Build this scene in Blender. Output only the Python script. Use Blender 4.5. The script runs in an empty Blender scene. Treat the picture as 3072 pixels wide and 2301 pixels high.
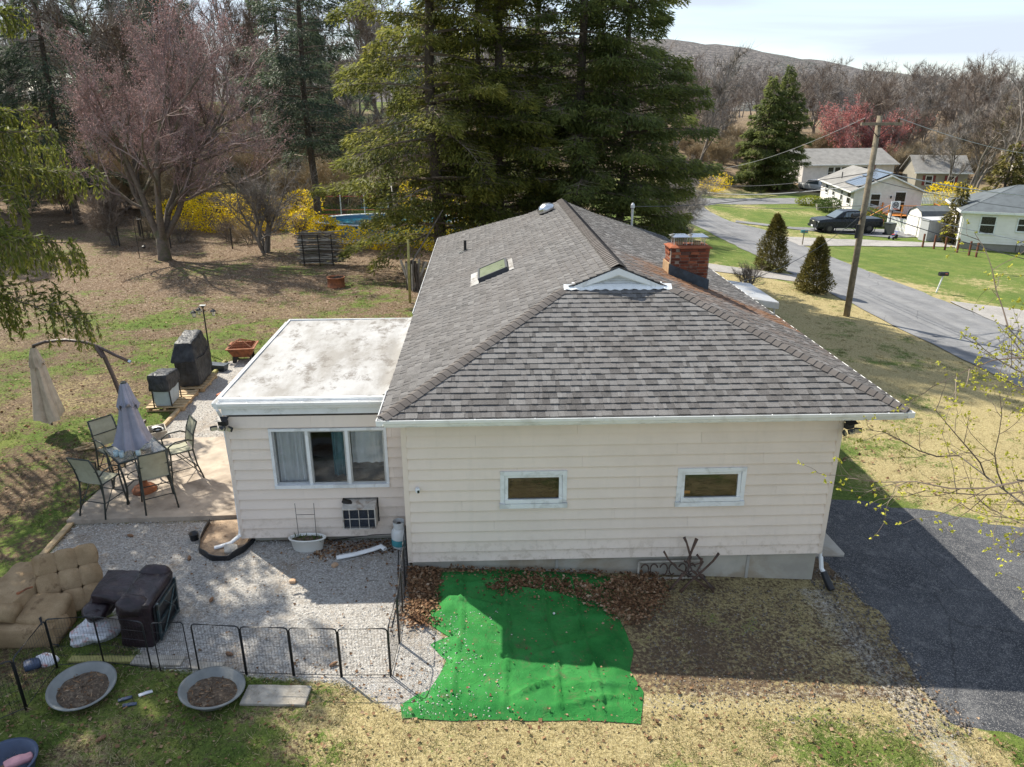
import bpy, math, random
import numpy as np
from mathutils import Matrix
from math import radians as RAD, sin, cos, pi

S = bpy.context.scene
# ------------------------------------------------------------------ camera
cam = bpy.data.cameras.new('camera'); camo = bpy.data.objects.new('camera', cam)
S.collection.objects.link(camo); S.camera = camo
camo.location = (1.38, -11.11, 7.99)
camo.rotation_euler = (RAD(90 - 20.64), 0, RAD(-2.23))
cam.sensor_width = 36; cam.lens = 25.8; cam.clip_start = .1; cam.clip_end = 6000
# ------------------------------------------------------------------ sky and sun
SUN = np.array([-.63, .60, 1.0]); SUN /= np.linalg.norm(SUN)      # towards the sun
EL = math.asin(SUN[2]); AZ = math.atan2(SUN[0], SUN[1])
W = bpy.data.worlds.new('World'); S.world = W; W.use_nodes = True
nt = W.node_tree; nt.nodes.clear()
wo = nt.nodes.new('ShaderNodeOutputWorld'); bg = nt.nodes.new('ShaderNodeBackground')
sk = nt.nodes.new('ShaderNodeTexSky'); sk.sky_type = 'NISHITA'; sk.sun_disc = False
sk.sun_elevation = EL; sk.sun_rotation = AZ
sk.air_density = 1.0; sk.dust_density = .8; sk.ozone_density = 1.2
# thin high cloud: a stretched noise over the whole dome
tc = nt.nodes.new('ShaderNodeTexCoord'); mp = nt.nodes.new('ShaderNodeMapping')
mp.inputs['Scale'].default_value = (1.2, 1.6, 9.0); mp.inputs['Rotation'].default_value = (.12, .1, .5)
cn = nt.nodes.new('ShaderNodeTexNoise'); cn.inputs['Scale'].default_value = 2.2; cn.inputs['Detail'].default_value = 6
cn.inputs['Roughness'].default_value = .5; cn.inputs['Distortion'].default_value = .5
cr = nt.nodes.new('ShaderNodeMapRange'); cr.inputs[1].default_value = .42; cr.inputs[2].default_value = .64
cr.inputs[3].default_value = .42; cr.inputs[4].default_value = .97
mx = nt.nodes.new('ShaderNodeMix'); mx.data_type = 'RGBA'; mx.inputs[7].default_value = (3.1, 3.5, 4.1, 1)
L = nt.links.new
L(tc.outputs['Generated'], mp.inputs[0]); L(mp.outputs[0], cn.inputs[0]); L(cn.outputs[0], cr.inputs[0])
L(cr.outputs[0], mx.inputs[0]); L(sk.outputs[0], mx.inputs[6]); L(mx.outputs[2], bg.inputs[0]); L(bg.outputs[0], wo.inputs[0])
bg.inputs[1].default_value = .135
sl = bpy.data.lights.new('sun', 'SUN'); sl.energy = 4.9; sl.angle = RAD(.6); sl.color = (1, .93, .80)
so = bpy.data.objects.new('sun', sl); S.collection.objects.link(so); so.location = (-20, 20, 40)
so.rotation_euler = (math.acos(SUN[2]), 0, math.atan2(SUN[0], -SUN[1]))
S.view_settings.view_transform = 'Standard'; S.view_settings.look = 'None'
S.view_settings.exposure = .86; S.view_settings.gamma = 1
S.cycles.use_denoising = True; S.cycles.max_bounces = 6; S.cycles.transparent_max_bounces = 8
S.cycles.caustics_reflective = False; S.cycles.caustics_refractive = False
try: S.cycles.denoiser = 'OPENIMAGEDENOISE'
except Exception: pass

# ------------------------------------------------------------------ helpers
rng = np.random.default_rng(7); random.seed(7)
COL = S.collection
A = np.array
def rx(a): c, s = cos(a), sin(a); return A([[1,0,0],[0,c,-s],[0,s,c]], float)
def ry(a): c, s = cos(a), sin(a); return A([[c,0,s],[0,1,0],[-s,0,c]], float)
def rz(a): c, s = cos(a), sin(a); return A([[c,-s,0],[s,c,0],[0,0,1]], float)
def smooth(a, b, x):
    t = np.clip((np.asarray(x, float) - a) / (b - a), 0, 1); return t * t * (3 - 2 * t)
_lat = rng.random((256, 256))
def vn(x, y):                                   # cheap value noise 0..1
    x = np.asarray(x, float); y = np.asarray(y, float)
    i = np.floor(x).astype(int); j = np.floor(y).astype(int); u = x - i; v = y - j
    u = u*u*(3-2*u); v = v*v*(3-2*v); q = lambda a, b: _lat[a & 255, b & 255]
    return (q(i,j)*(1-u)+q(i+1,j)*u)*(1-v) + (q(i,j+1)*(1-u)+q(i+1,j+1)*u)*v
def fbm(x, y, o=3):
    s = 0; a = .5
    for k in range(o): s = s + a * vn(x * 2**k + 17*k, y * 2**k + 31*k); a /= 2
    return s / (1 - .5**o)
def g(x, y):                                    # height of the ground
    x = np.asarray(x, float); y = np.asarray(y, float)
    z = .32 - .065*np.clip(x, 0, 32) - .03*np.clip(x-32, 0, 40) - .015*np.clip(y-5, 0, 75)*smooth(2, 24, x)
    return z + .11*np.clip(y - (58 + 40*smooth(0, 50, x)), 0, 78)
def gf(x, y): return float(g(x, y))

class MB:
    """collects geometry, builds ONE mesh object"""
    def __init__(s): s.V = []; s.F = []; s.n = 0; s.R = []
    def add(s, v, f, r=0.):
        v = np.asarray(v, float).reshape(-1, 3)
        if len(f) and not hasattr(f, 'shape'):
            by = {}
            for q in f: by.setdefault(len(q), []).append(q)
            fs = [A(q, int) for q in by.values()]
        else: fs = [f]
        for q in fs: s.F.append(q + s.n); s.R.append(np.full(len(q), r) if np.isscalar(r) else np.asarray(r))
        s.V.append(v); s.n += len(v); return s
    def hexa(s, p, r=0.):                       # 8 corners: 0-3 bottom ring, 4-7 top ring
        return s.add(p, A([[3,2,1,0],[4,5,6,7],[0,1,5,4],[1,2,6,5],[2,3,7,6],[3,0,4,7]]), r)
    def box(s, c, d, R=None, r=0., o=(0,0,0)):
        d = A(d)/2; p = A([[-1,-1,-1],[1,-1,-1],[1,1,-1],[-1,1,-1],[-1,-1,1],[1,-1,1],[1,1,1],[-1,1,1]])*d + A(o)
        if R is not None: p = p @ R.T
        return s.hexa(p + A(c), r)
    def b2(s, x0, x1, y0, y1, z0, z1, r=0.): return s.box(((x0+x1)/2,(y0+y1)/2,(z0+z1)/2), (x1-x0,y1-y0,z1-z0), None, r)
    def tube(s, pts, rad, n=6, cap=True, r=0., flat=1.):
        P = A(pts, float); m = len(P); rad = np.broadcast_to(A(rad, float), (m,))
        T = np.gradient(P, axis=0); T /= np.linalg.norm(T, axis=1)[:, None] + 1e-9
        ref = A([0,0,1.]) if abs(T[0][2]) < .9 else A([1.,0,0])
        U = np.cross(T, ref); U /= np.linalg.norm(U, axis=1)[:, None] + 1e-9; Vv = np.cross(U, T)
        a = np.arange(n)/n*2*pi
        v = P[:,None,:] + rad[:,None,None]*(np.cos(a)[None,:,None]*U[:,None,:] + flat*np.sin(a)[None,:,None]*Vv[:,None,:])
        i = np.arange(m-1)[:,None]*n; j = np.arange(n)[None,:]; k = (j+1) % n
        f = np.stack([i+j, i+k, i+n+k, i+n+j], -1).reshape(-1,4)
        s.add(v, f, r)
        if cap:
            s.F.append(A([list(range(n))[::-1]]) + s.n - m*n); s.R.append(A([r])); s.F.append(A([list(range(n))]) + s.n - n); s.R.append(A([r]))
        return s
    def rod(s, a, b, rad, n=6, r=0.): return s.tube([a, b], rad, n, True, r)
    def lathe(s, prof, n=20, c=(0,0,0), R=None, sq=1., r=0.):
        P = A(prof, float); a = np.arange(n)/n*2*pi; m = len(P)
        v = np.stack([P[:,0:1]*np.cos(a), P[:,0:1]*np.sin(a)*sq, np.repeat(P[:,1:2], n, 1)], -1).reshape(-1,3)
        if R is not None: v = v @ R.T
        i = np.arange(m-1)[:,None]*n; j = np.arange(n)[None,:]; k = (j+1) % n
        return s.add(v + A(c), np.stack([i+j, i+k, i+n+k, i+n+j], -1).reshape(-1,4), r)
    def grid(s, P, r=0., flip=False):           # P: (a,b,3)
        a, b = P.shape[:2]; i = np.arange(a-1)[:,None]*b; j = np.arange(b-1)[None,:]
        f = np.stack([i+j, i+b+j, i+b+j+1, i+j+1], -1).reshape(-1,4)
        return s.add(P, f[:, ::-1] if flip else f, r)
    def prism(s, poly, h, M=None, c=(0,0,0), r=0.):   # polygon in xy extruded along z by h, then rotated
        p = A(poly, float); n = len(p)
        v = np.concatenate([np.c_[p, np.zeros(n)], np.c_[p, np.full(n, h)]])
        if M is not None: v = v @ M.T
        f = [tuple(range(n))[::-1], tuple(range(n, 2*n))] + [(i, (i+1) % n, n+(i+1) % n, n+i) for i in range(n)]
        return s.add(v + A(c), f, r)
    def rbox(s, c, d, rad=.05, R=None, k=5, puff=0., r=0., wob=0.):   # rounded, optionally puffed box
        t = np.linspace(-1, 1, k); n0 = s.n
        for ax in range(3):
            for sg in (-1, 1):
                u, v = np.meshgrid(t, t, indexing='ij'); q = np.empty((k, k, 3))
                q[..., ax] = sg; q[..., (ax+1) % 3] = u*sg; q[..., (ax+2) % 3] = v
                h = A(d)/2; inn = np.maximum(h - rad, 1e-4); p = q*h; core = np.clip(p, -inn, inn); off = p - core
                off = off/(np.linalg.norm(off, axis=-1, keepdims=True)+1e-9)*rad
                pf = puff*((1-u*u)*(1-v*v))[..., None]*A([sg if i == ax else 0 for i in range(3)])
                P = core + off + pf
                if wob: P = P + wob*(np.stack([vn(P[...,1]*9+3, P[...,2]*9+5), vn(P[...,0]*9+1, P[...,2]*9), vn(P[...,0]*9, P[...,1]*9+7)], -1)-.5)
                if R is not None: P = P @ R.T
                s.grid(P + A(c), r)
        return s
    def obj(s, name, mat=None, parent=None, loc=None, rot=None, smooth=False, link=True):
        V = np.concatenate(s.V) if s.V else np.zeros((0,3)); me = bpy.data.meshes.new(name)
        me.vertices.add(len(V)); me.vertices.foreach_set('co', V.astype(np.float32).ravel())
        li = np.concatenate([f.ravel() for f in s.F]); lt = np.concatenate([np.full(len(f), f.shape[1]) for f in s.F])
        me.loops.add(len(li)); me.loops.foreach_set('vertex_index', li.astype(np.int32))
        me.polygons.add(len(lt)); me.polygons.foreach_set('loop_start', np.r_[0, np.cumsum(lt)[:-1]].astype(np.int32))
        me.update(calc_edges=True)
        R = np.concatenate(s.R)
        if np.any(R): a = me.attributes.new('rnd', 'FLOAT', 'FACE'); a.data.foreach_set('value', R.astype(np.float32))
        me.polygons.foreach_set('use_smooth', np.full(len(lt), bool(smooth)))
        if mat is not None: me.materials.append(MAT[mat] if isinstance(mat, str) else mat)
        return place(me, name, parent, loc, rot)
def place(me, name, parent=None, loc=None, rot=None):
    o = bpy.data.objects.new(name, me); COL.objects.link(o)
    if parent is not None: o.parent = parent
    if loc is not None: o.location = loc
    if rot is not None: o.rotation_euler = rot
    return o
def tag(o, label, cat, group=None, kind=None):
    o['label'] = label; o['category'] = cat
    if group: o['group'] = group
    if kind: o['kind'] = kind
    return o
def struct(o, kind='structure', label=None):
    o['kind'] = kind
    if label: o['label'] = label
    return o
def thing(name, label, cat, loc=(0,0,0), rotz=0, group=None, rot=None):
    o = bpy.data.objects.new(name, None); COL.objects.link(o); o.location = loc
    o.rotation_euler = rot if rot is not None else (0, 0, rotz); o.empty_display_size = .1
    return tag(o, label, cat, group)
KIDS = {}
def copy_tree(o, loc=None, rotz=None, label=None, scale=None, parent=None):
    c = o.copy(); COL.objects.link(c)
    if parent is not None: c.parent = parent
    if loc is not None: c.location = loc
    if rotz is not None: c.rotation_euler = (o.rotation_euler[0], o.rotation_euler[1], rotz)
    if scale is not None: c.scale = scale if hasattr(scale, '__len__') else (scale,)*3
    if label: c['label'] = label
    if o.name not in KIDS: KIDS[o.name] = [h for h in bpy.data.objects if h.parent == o]
    for ch in KIDS[o.name]: copy_tree(ch, parent=c)
    return c

# ------------------------------------------------------------------ materials
MAT = {}
class N:
    def __init__(s, name):
        s.m = bpy.data.materials.new(name); s.m.use_nodes = True; s.t = s.m.node_tree; s.t.nodes.clear()
        s.o = s.new('OutputMaterial'); s.b = s.new('BsdfPrincipled'); s.l(s.b.outputs[0], s.o.inputs[0]); MAT[name] = s.m
    def new(s, k): return s.t.nodes.new('ShaderNode' + k)
    def l(s, a, b): s.t.links.new(a, b)
    def put(s, sock, v):
        if hasattr(v, 'is_output'): s.l(v, sock)
        elif hasattr(v, '__len__') and len(v) == 3 and sock.type == 'RGBA': sock.default_value = (*v, 1)
        else: sock.default_value = v
    def co(s, k='Object'):
        if not hasattr(s, '_tc'): s._tc = s.new('TexCoord')
        return s._tc.outputs[k]
    def pos(s):
        if not hasattr(s, '_g'): s._g = s.new('NewGeometry')
        return s._g.outputs['Position']
    def map(s, v, sc=(1,1,1), rot=(0,0,0), loc=(0,0,0)):
        m = s.new('Mapping'); s.l(v, m.inputs[0]); m.inputs['Scale'].default_value = sc; m.inputs['Rotation'].default_value = rot; m.inputs['Location'].default_value = loc; return m.outputs[0]
    def noise(s, sc, det=3, ro=.55, v=None, dist=0, out=0):
        n = s.new('TexNoise'); s.l(v if v is not None else s.pos(), n.inputs['Vector']); n.inputs['Scale'].default_value = sc
        n.inputs['Detail'].default_value = det; n.inputs['Roughness'].default_value = ro; n.inputs['Distortion'].default_value = dist; return n.outputs[out]
    def vor(s, sc, v=None, out='Distance', feat='F1'):
        n = s.new('TexVoronoi'); n.feature = feat; s.l(v if v is not None else s.pos(), n.inputs['Vector']); n.inputs['Scale'].default_value = sc; return n.outputs[out]
    def mr(s, v, a, b, c=0., d=1., sm=False):
        n = s.new('MapRange'); n.interpolation_type = 'SMOOTHSTEP' if sm else 'LINEAR'; s.put(n.inputs[0], v)
        for i, q in enumerate((a, b, c, d)): n.inputs[1+i].default_value = q
        return n.outputs[0]
    def mix(s, f, a, b, mode='MIX'):
        n = s.new('Mix'); n.data_type = 'RGBA'; n.blend_type = mode; s.put(n.inputs[0], f); s.put(n.inputs[6], a); s.put(n.inputs[7], b); return n.outputs[2]
    def math(s, op, a, b=0., clamp=False):
        n = s.new('Math'); n.operation = op; n.use_clamp = clamp; s.put(n.inputs[0], a); s.put(n.inputs[1], b); return n.outputs[0]
    def ramp(s, f, stops, mode='LINEAR'):
        n = s.new('ValToRGB'); s.put(n.inputs[0], f); e = n.color_ramp.elements; n.color_ramp.interpolation = mode
        while len(e) < len(stops): e.new(.5)
        for q, (p, c) in zip(e, stops): q.position = p; q.color = (*c, 1) if len(c) == 3 else c
        return n.outputs[0]
    def attr(s, name, k='Fac'): n = s.new('Attribute'); n.attribute_name = name; return n.outputs[k]
    def orand(s):
        n = s.new('ObjectInfo'); return n.outputs['Random']
    def rnd(s):                                # random per object plus per face
        return s.math('FRACT', s.math('ADD', s.orand(), s.attr('rnd')))
    def bump(s, h, st=.3, d=.02, n0=None):
        n = s.new('Bump'); n.inputs['Strength'].default_value = st; n.inputs['Distance'].default_value = d; s.l(h, n.inputs['Height'])
        if n0 is not None: s.l(n0, n.inputs['Normal'])
        s.l(n.outputs[0], s.b.inputs['Normal']); return n.outputs[0]
    def set(s, col=None, rough=None, metal=None, spec=None, **kw):
        for k, v in (('Base Color', col), ('Roughness', rough), ('Metallic', metal), ('Specular IOR Level', spec)):
            if v is not None: s.put(s.b.inputs[k], v)
        for k, v in kw.items(): s.put(s.b.inputs[k], v)
        return s
def P(name, c, rough=.7, var=.18, sc=6, dirt=None, dsc=2.5, damt=.5, metal=0, bump=.15, bsc=60, bd=.004, obj=False, rv=0., spec=None):
    """plain worn surface: colour drift, optional stains of a second colour, fine relief"""
    n = N(name); v = n.co() if obj else n.pos()
    lo = tuple(q*(1-var) for q in c); hi = tuple(min(1, q*(1+var)) for q in c)
    col = n.mix(n.mr(n.noise(sc, 4, .6, v), .3, .7), lo, hi)
    if rv: col = n.mix(n.mr(n.rnd(), 0, 1, 0, rv), col, tuple(q*.35 for q in c))
    if dirt: col = n.mix(n.math('MULTIPLY', n.mr(n.noise(dsc, 6, .65, v, .6), .48, .68, 0, 1, True), damt), col, dirt)
    n.set(col, n.mr(n.noise(sc*2.3, 3, .5, v), .3, .7, max(0, rough-.1), min(1, rough+.1)), metal, spec)
    if bump: n.bump(n.noise(bsc, 3, .6, v), bump, bd)
    return n
# ------------------------------------------------------------------ ground materials
def ground_mat():
    n = N('ground_cover'); p = n.pos()
    flat = n.map(p, (1, 1, .15))
    n1 = n.noise(.35, 3, .5, flat); n2 = n.noise(2.2, 5, .62, flat); n3 = n.noise(16, 4, .7, flat); n4 = n.noise(70, 3, .7, flat)
    ns = n.noise(45, 3, .75, n.map(p, (1, .45, .2), (0, 0, .6)))       # blade-like streaks
    ns2 = n.noise(38, 3, .75, n.map(p, (.4, 1, .2), (0, 0, -.3)))
    st = n.math('MAXIMUM', ns, ns2)
    soil = n.ramp(n.math('ADD', n.math('MULTIPLY', n3, .6), n.math('MULTIPLY', n4, .4)), [(.3, (.055, .036, .022)), (.5, (.125, .088, .058)), (.62, (.20, .15, .105)), (.72, (.32, .26, .20))])
    leafr = n.vor(17, flat, 'Color'); leafd = n.vor(17, flat, 'Distance')
    sep = n.new('SeparateColor'); n.l(leafr, sep.inputs[0])
    lit = n.ramp(sep.outputs[0], [(.0, (.05, .032, .02)), (.3, (.12, .078, .048)), (.6, (.21, .145, .095)), (.82, (.31, .235, .165)), (1., (.46, .37, .29))])
    lit = n.mix(n.mr(leafd, .25, .55, 0, .7), lit, soil)
    straw = n.ramp(st, [(.35, (.14, .108, .048)), (.5, (.30, .245, .118)), (.62, (.45, .38, .20)), (.75, (.60, .53, .32))])
    green = n.ramp(n.math('ADD', n.math('MULTIPLY', st, .6), n.math('MULTIPLY', n3, .4)), [(.32, (.020, .036, .008)), (.48, (.060, .105, .018)), (.6, (.125, .185, .034)), (.75, (.25, .30, .075))])
    green = n.mix(n.mr(n.noise(.8, 5, .65, flat), .42, .68, 0, .55), green, (.20, .215, .06)); green = n.mix(n.mr(n.noise(5, 4, .65, flat), .5, .72, 0, .5), green, (.05, .08, .018))
    gd = n.vor(34, flat, 'Color'); sg = n.new('SeparateColor'); n.l(gd, sg.inputs[0])
    gdist = n.vor(34, flat, 'Distance')
    grav = n.ramp(n.math('ADD', n.math('MULTIPLY', sg.outputs[0], .62), n.math('MULTIPLY', n2, .38)), [(.12, (.22, .205, .19)), (.32, (.36, .345, .325)), (.55, (.46, .445, .42)), (.85, (.57, .555, .53))])
    grav = n.mix(n.mr(gdist, .35, .7, 0, .4), grav, (.2, .18, .155))
    grav = n.mix(n.mr(n.noise(1.1, 5, .7, flat), .47, .70, 0, .65, True), grav, (.27, .215, .16))
    def w(a, nz, k=.9, lo=.38, hi=.62): return n.mr(n.math('ADD', n.attr(a), n.math('MULTIPLY', n.math('SUBTRACT', nz, .5), k)), lo, hi, 0, 1, True)
    mixn = n.math('ADD', n.math('MULTIPLY', n2, .5), n.math('MULTIPLY', n3, .5))
    col = n.mix(w('litter', n3, 1.4), soil, lit)
    col = n.mix(w('dry', n.math('ADD', n.math('MULTIPLY', n2, .35), n.math('MULTIPLY', n3, .65)), 1.6), col, straw)
    col = n.mix(w('green', mixn, 2.6, .36, .66), col, green)
    col = n.mix(w('gravel', n.math('ADD', n.math('MULTIPLY', n3, .5), n.math('MULTIPLY', n4, .5)), 1.5), col, grav)
    col = n.mix(n.mr(n1, .3, .7, .0, .22), col, n.mix(.5, col, (.16, .12, .07)))
    n.set(col, .95, spec=.15)
    n.bump(n.math('ADD', n.math('ADD', n.math('MULTIPLY', n3, .7), n.math('MULTIPLY', st, .6)), n.math('MULTIPLY', n4, .4)), .9, .045)
ground_mat()
def asphalt(name, c0, c1, wear, crack=.6, speck=.5, tyre=False):
    n = N(name); p = n.pos()
    col = n.mix(n.mr(n.noise(.7, 5, .6, p), .35, .68), c0, c1)
    v = n.vor(90, p, 'Color'); s = n.new('SeparateColor'); n.l(v, s.inputs[0])
    col = n.mix(n.mr(s.outputs[0], .72, .95, 0, speck), col, wear)
    col = n.mix(n.math('MULTIPLY', n.mr(n.noise(3.5, 6, .7, p), .5, .72, 0, 1, True), .35), col, wear)
    cr = n.vor(.42, n.mix(.25, p, n.noise(1.3, 4, .6, p, 0, 1)), 'Distance', 'DISTANCE_TO_EDGE')
    col = n.mix(n.mr(cr, .0, .008, crack, 0), col, (.012, .012, .013))
    if tyre:
        sx = n.new('SeparateXYZ'); n.l(p, sx.inputs[0]); tr_ = n.math('SINE', n.math('MULTIPLY', n.math('SUBTRACT', sx.outputs[0], 19.7), 4.12)); col = n.mix(n.math('MULTIPLY', n.mr(tr_, -.2, 1, 0, .28), n.mr(n.noise(.6, 4, .6, n.map(p, (1, .15, 1))), .3, .7)), col, wear); col = n.mix(n.mr(n.noise(.5, 4, .65, n.map(p, (1.4, .3, 1))), .55, .68, 0, .35), col, (.08, .08, .085))
    n.set(col, .9, spec=.25); n.bump(n.math('ADD', n.noise(120, 2, .6, p), s.outputs[0]), .5, .006)
asphalt('drive_asphalt', (.030, .033, .040), (.066, .069, .076), (.24, .235, .23), .45, .75)
asphalt('road_asphalt', (.135, .138, .145), (.185, .188, .195), (.30, .295, .285), .6, .35, True)
asphalt('road_gravel', (.20, .19, .18), (.30, .285, .27), (.46, .44, .41), .0, .7)
P('concrete', (.36, .305, .245), .9, .25, 2.2, (.16, .125, .095), 1.1, .7, bump=.3, bsc=70, bd=.005)
P('concrete_grey', (.36, .345, .31), .92, .16, 2.0, (.22, .17, .11), 1.6, .5, bump=.3, bsc=50, bd=.004)

def inpoly(x, y, poly):
    x = np.asarray(x, float); y = np.asarray(y, float); ins = np.zeros(x.shape, bool); n = len(poly)
    for i in range(n):
        x0, y0 = poly[i]; x1, y1 = poly[(i+1) % n]
        c = ((y0 > y) != (y1 > y)) & (x < (x1-x0)*(y-y0)/((y1-y0) if y1 != y0 else 1e-9) + x0); ins ^= c
    return ins
def pdist(x, y, poly):                          # signed distance to a polygon edge, + inside
    x = np.asarray(x, float); y = np.asarray(y, float); d = np.full(x.shape, 1e9); n = len(poly)
    for i in range(n):
        a = A(poly[i], float); b = A(poly[(i+1) % n], float); e = b-a
        t = np.clip(((x-a[0])*e[0] + (y-a[1])*e[1])/(e@e+1e-12), 0, 1)
        d = np.minimum(d, np.hypot(x-a[0]-t*e[0], y-a[1]-t*e[1]))
    return np.where(inpoly(x, y, poly), d, -d)
GRAV = [(-6.7,1.75),(-3.1,1.75),(-3.1,1.0),(-.05,1.0),(.02,-.4),(.15,-1.2),(.75,-1.85),(.72,-3.35),(.05,-3.3),(-.7,-2.78),(-2.8,-2.5),(-3.7,-2.3),(-4.2,-1.5),(-4.9,-.9),(-5.6,.1),(-6.65,.6)]
GRAV2 = [(-6.85,5.5),(-3.1,5.5),(-3.1,12.2),(-5,12.4),(-6.95,11.6)]
DRIVE = [(7.55,3.2),(7.42,.75),(7.72,.55),(7.87,-.1),(7.92,-1.33),(7.78,-2.46),(7.7,-3.36),(8.8,-3.75),(12,-4.3),(26,-6),(26,2.4),(17,2.3),(12.96,2.3),(11.3,2.9),(9.6,3.3)]
ROAD_W = (19.7, 25.8)
def paint(x, y):
    """share of green grass, dry grass, leaf litter and gravel at a point of the place"""
    x = np.asarray(x, float); y = np.asarray(y, float)
    big = fbm(x*.22+5, y*.22+9); mid = fbm(x*.8+3, y*.8+1); lo = fbm(x*.09+40, y*.09+3)
    G = np.zeros(x.shape); D = np.zeros(x.shape); Lt = np.zeros(x.shape)
    # yard behind and left of the house
    back = (x < 7) & (y > -2.3)
    Gb = .47 + 1.25*(mid-.5) + .8*(big-.5); Db = .36 + .6*(.5-big)
    fade = smooth(12, 26, y + 4*(big-.5) - .25*(x+8))
    Lb = .42 + .5*fade
    Gb = Gb*(1-.42*fade) + .10*smooth(3, 9, y)*(1-smooth(12, 17, y)); Db = Db*(1-.75*fade)
    G = np.where(back, Gb, G); D = np.where(back, Db, D); Lt = np.where(back, Lb, Lt)
    # lawn in front of the house (towards the camera)
    fr = y <= -2.3
    Gf = .27 + 1.2*(mid-.5) + .36*smooth(.2, -1.0, x + .5*(y+3.4)) + .25*smooth(6.0, 4.6, np.hypot(x-5.2, (y+5.6)*1.2)+2.6)
    G = np.where(fr, Gf, G); D = np.where(fr, .78 - .22*smooth(0, -1.5, x), D); Lt = np.where(fr, .22, Lt)
    sh = (x > -.2) & (x < 8.2) & (y > -2.9) & (y < .2)
    G = np.where(sh, .12 + .9*(mid-.5), G); D = np.where(sh, .52 + .6*(big-.5), D); Lt = np.where(sh, .10, Lt)
    # right hand lawn between drive and road
    rl = (x > 8.3) & (y > -8); nd = smooth(12.5, 8.5, x + .15*(y-5))*smooth(9, 5, y)
    Gr = .27 + 1.0*(mid-.5) + .66*nd + .5*smooth(26, 36, y)
    G = np.where(rl, Gr, G); D = np.where(rl, 1.0 - .15*nd, D); Lt = np.where(rl, .1, Lt)
    # across the road
    ac = x > 25.2
    G = np.where(ac, .76 + 1.1*(big-.5) + .6*(mid-.5) - .3*smooth(28.5, 26, x), G); D = np.where(ac, .95, D)
    wood = smooth(74, 90, y - .25*np.clip(x-10, 0, 60) + 20*(lo-.5))
    wood = np.where(x < 12, smooth(38, 46, y), wood)
    hillL = (x < 12) & (y > 58)
    G = G*(1-.8*wood) + np.where(hillL, .62*smooth(0, 1, big*1.5), 0); D = D*(1-.6*wood) + np.where(hillL, .40, 0); Lt = Lt*(1-wood) + wood*.75
    lawn2 = (x < 4) & (x > -12) & (y > 37.5) & (y < 52)
    G = np.where(lawn2, .8, G)
    V = np.maximum(smooth(-.25, .3, pdist(x, y, GRAV)), smooth(-.2, .25, pdist(x, y, GRAV2)))
    V = np.maximum(V, .50*smooth(1.1, .0, np.abs(x-7.3 + .1*(y+1)))*(y < 0)*(y > -5))
    V = np.maximum(V, .42*smooth(.7, .0, np.abs(y+3.0-.25*(x-4)*.3))*smooth(2.6, 3.6, x)*(x < 8))
    return G, D, Lt, V
def paint_attr(o):
    me = o.data; n = len(me.vertices); co = np.empty(n*3, np.float32); me.vertices.foreach_get('co', co); co = co.reshape(-1, 3)
    for k, w in zip(('green', 'dry', 'litter', 'gravel'), paint(co[:,0], co[:,1])):
        a = me.attributes.new(k, 'FLOAT', 'POINT'); a.data.foreach_set('value', w.astype(np.float32))
def lines(lo, hi, near0, near1, st, gr=1.12):
    r = list(np.arange(near0, near1+1e-6, st)); d = st
    while r[-1] < hi: d *= gr; r.append(r[-1]+d)
    d = st
    while r[0] > lo: d *= gr; r.insert(0, r[0]-d)
    return A(r)
X, Y = np.meshgrid(lines(-900, 1000, -12, 13, .28, 1.07), lines(-70, 1250, -7, 14, .28, 1.06), indexing='ij')
go = MB().grid(np.stack([X, Y, g(X, Y)], -1)).obj('ground', 'ground_cover', smooth=True); struct(go); paint_attr(go)

def patch(name, poly, mat, dz=.008, st=.25, rag=0., edge=0., smoothit=True, kind=True):
    """a sheet lying on the ground inside a polygon, triangulated so its outline is kept"""
    import bmesh
    from mathutils import Vector, geometry
    pts = []
    for i in range(len(poly)):                  # resample the outline
        a = A(poly[i], float); b = A(poly[(i+1) % len(poly)], float); m = max(1, int(np.hypot(*(b-a))/st))
        for k in range(m):
            q = a + (b-a)*k/m
            if rag: q = q + rag*(A([vn(q[0]*3.1+9, q[1]*3.1), vn(q[0]*3.1, q[1]*3.1+50)])-.5)*2
            pts.append(q)
    pa = A(pts); nb = len(pa)
    gx, gy = np.meshgrid(np.arange(pa[:,0].min(), pa[:,0].max(), st), np.arange(pa[:,1].min(), pa[:,1].max(), st)); gx = gx.ravel(); gy = gy.ravel()
    gx = gx + (rng.random(gx.shape)-.5)*st*.2; gy = gy + (rng.random(gy.shape)-.5)*st*.2
    d = pdist(gx, gy, pa); k = d > st*.45
    allp = np.concatenate([pa, np.c_[gx[k], gy[k]]])
    r = geometry.delaunay_2d_cdt([Vector((float(a), float(b))) for a, b in allp], [], [list(range(nb))], 1, 1e-5)
    v2 = A([(q.x, q.y) for q in r[0]]); z = g(v2[:,0], v2[:,1]) + dz
    if edge: z = z - (dz+.03)*np.clip(1-np.maximum(pdist(v2[:,0], v2[:,1], pa), 0)/edge, 0, 1)**2
    m = MB(); m.add(np.c_[v2, z], A([list(t) for t in r[2] if len(t) == 3]))
    o = m.obj(name, mat, smooth=smoothit)
    if kind: struct(o)
    return o
gy_ = patch('gravel_yard', [(x*1.0, y) for x, y in GRAV], 'ground_cover', .006, .16, .12); paint_attr(gy_)
gy2 = patch('gravel_path', GRAV2, 'ground_cover', .006, .2, .06); paint_attr(gy2)
patch('driveway', DRIVE, 'drive_asphalt', .02, .3, .07, .25)
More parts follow.
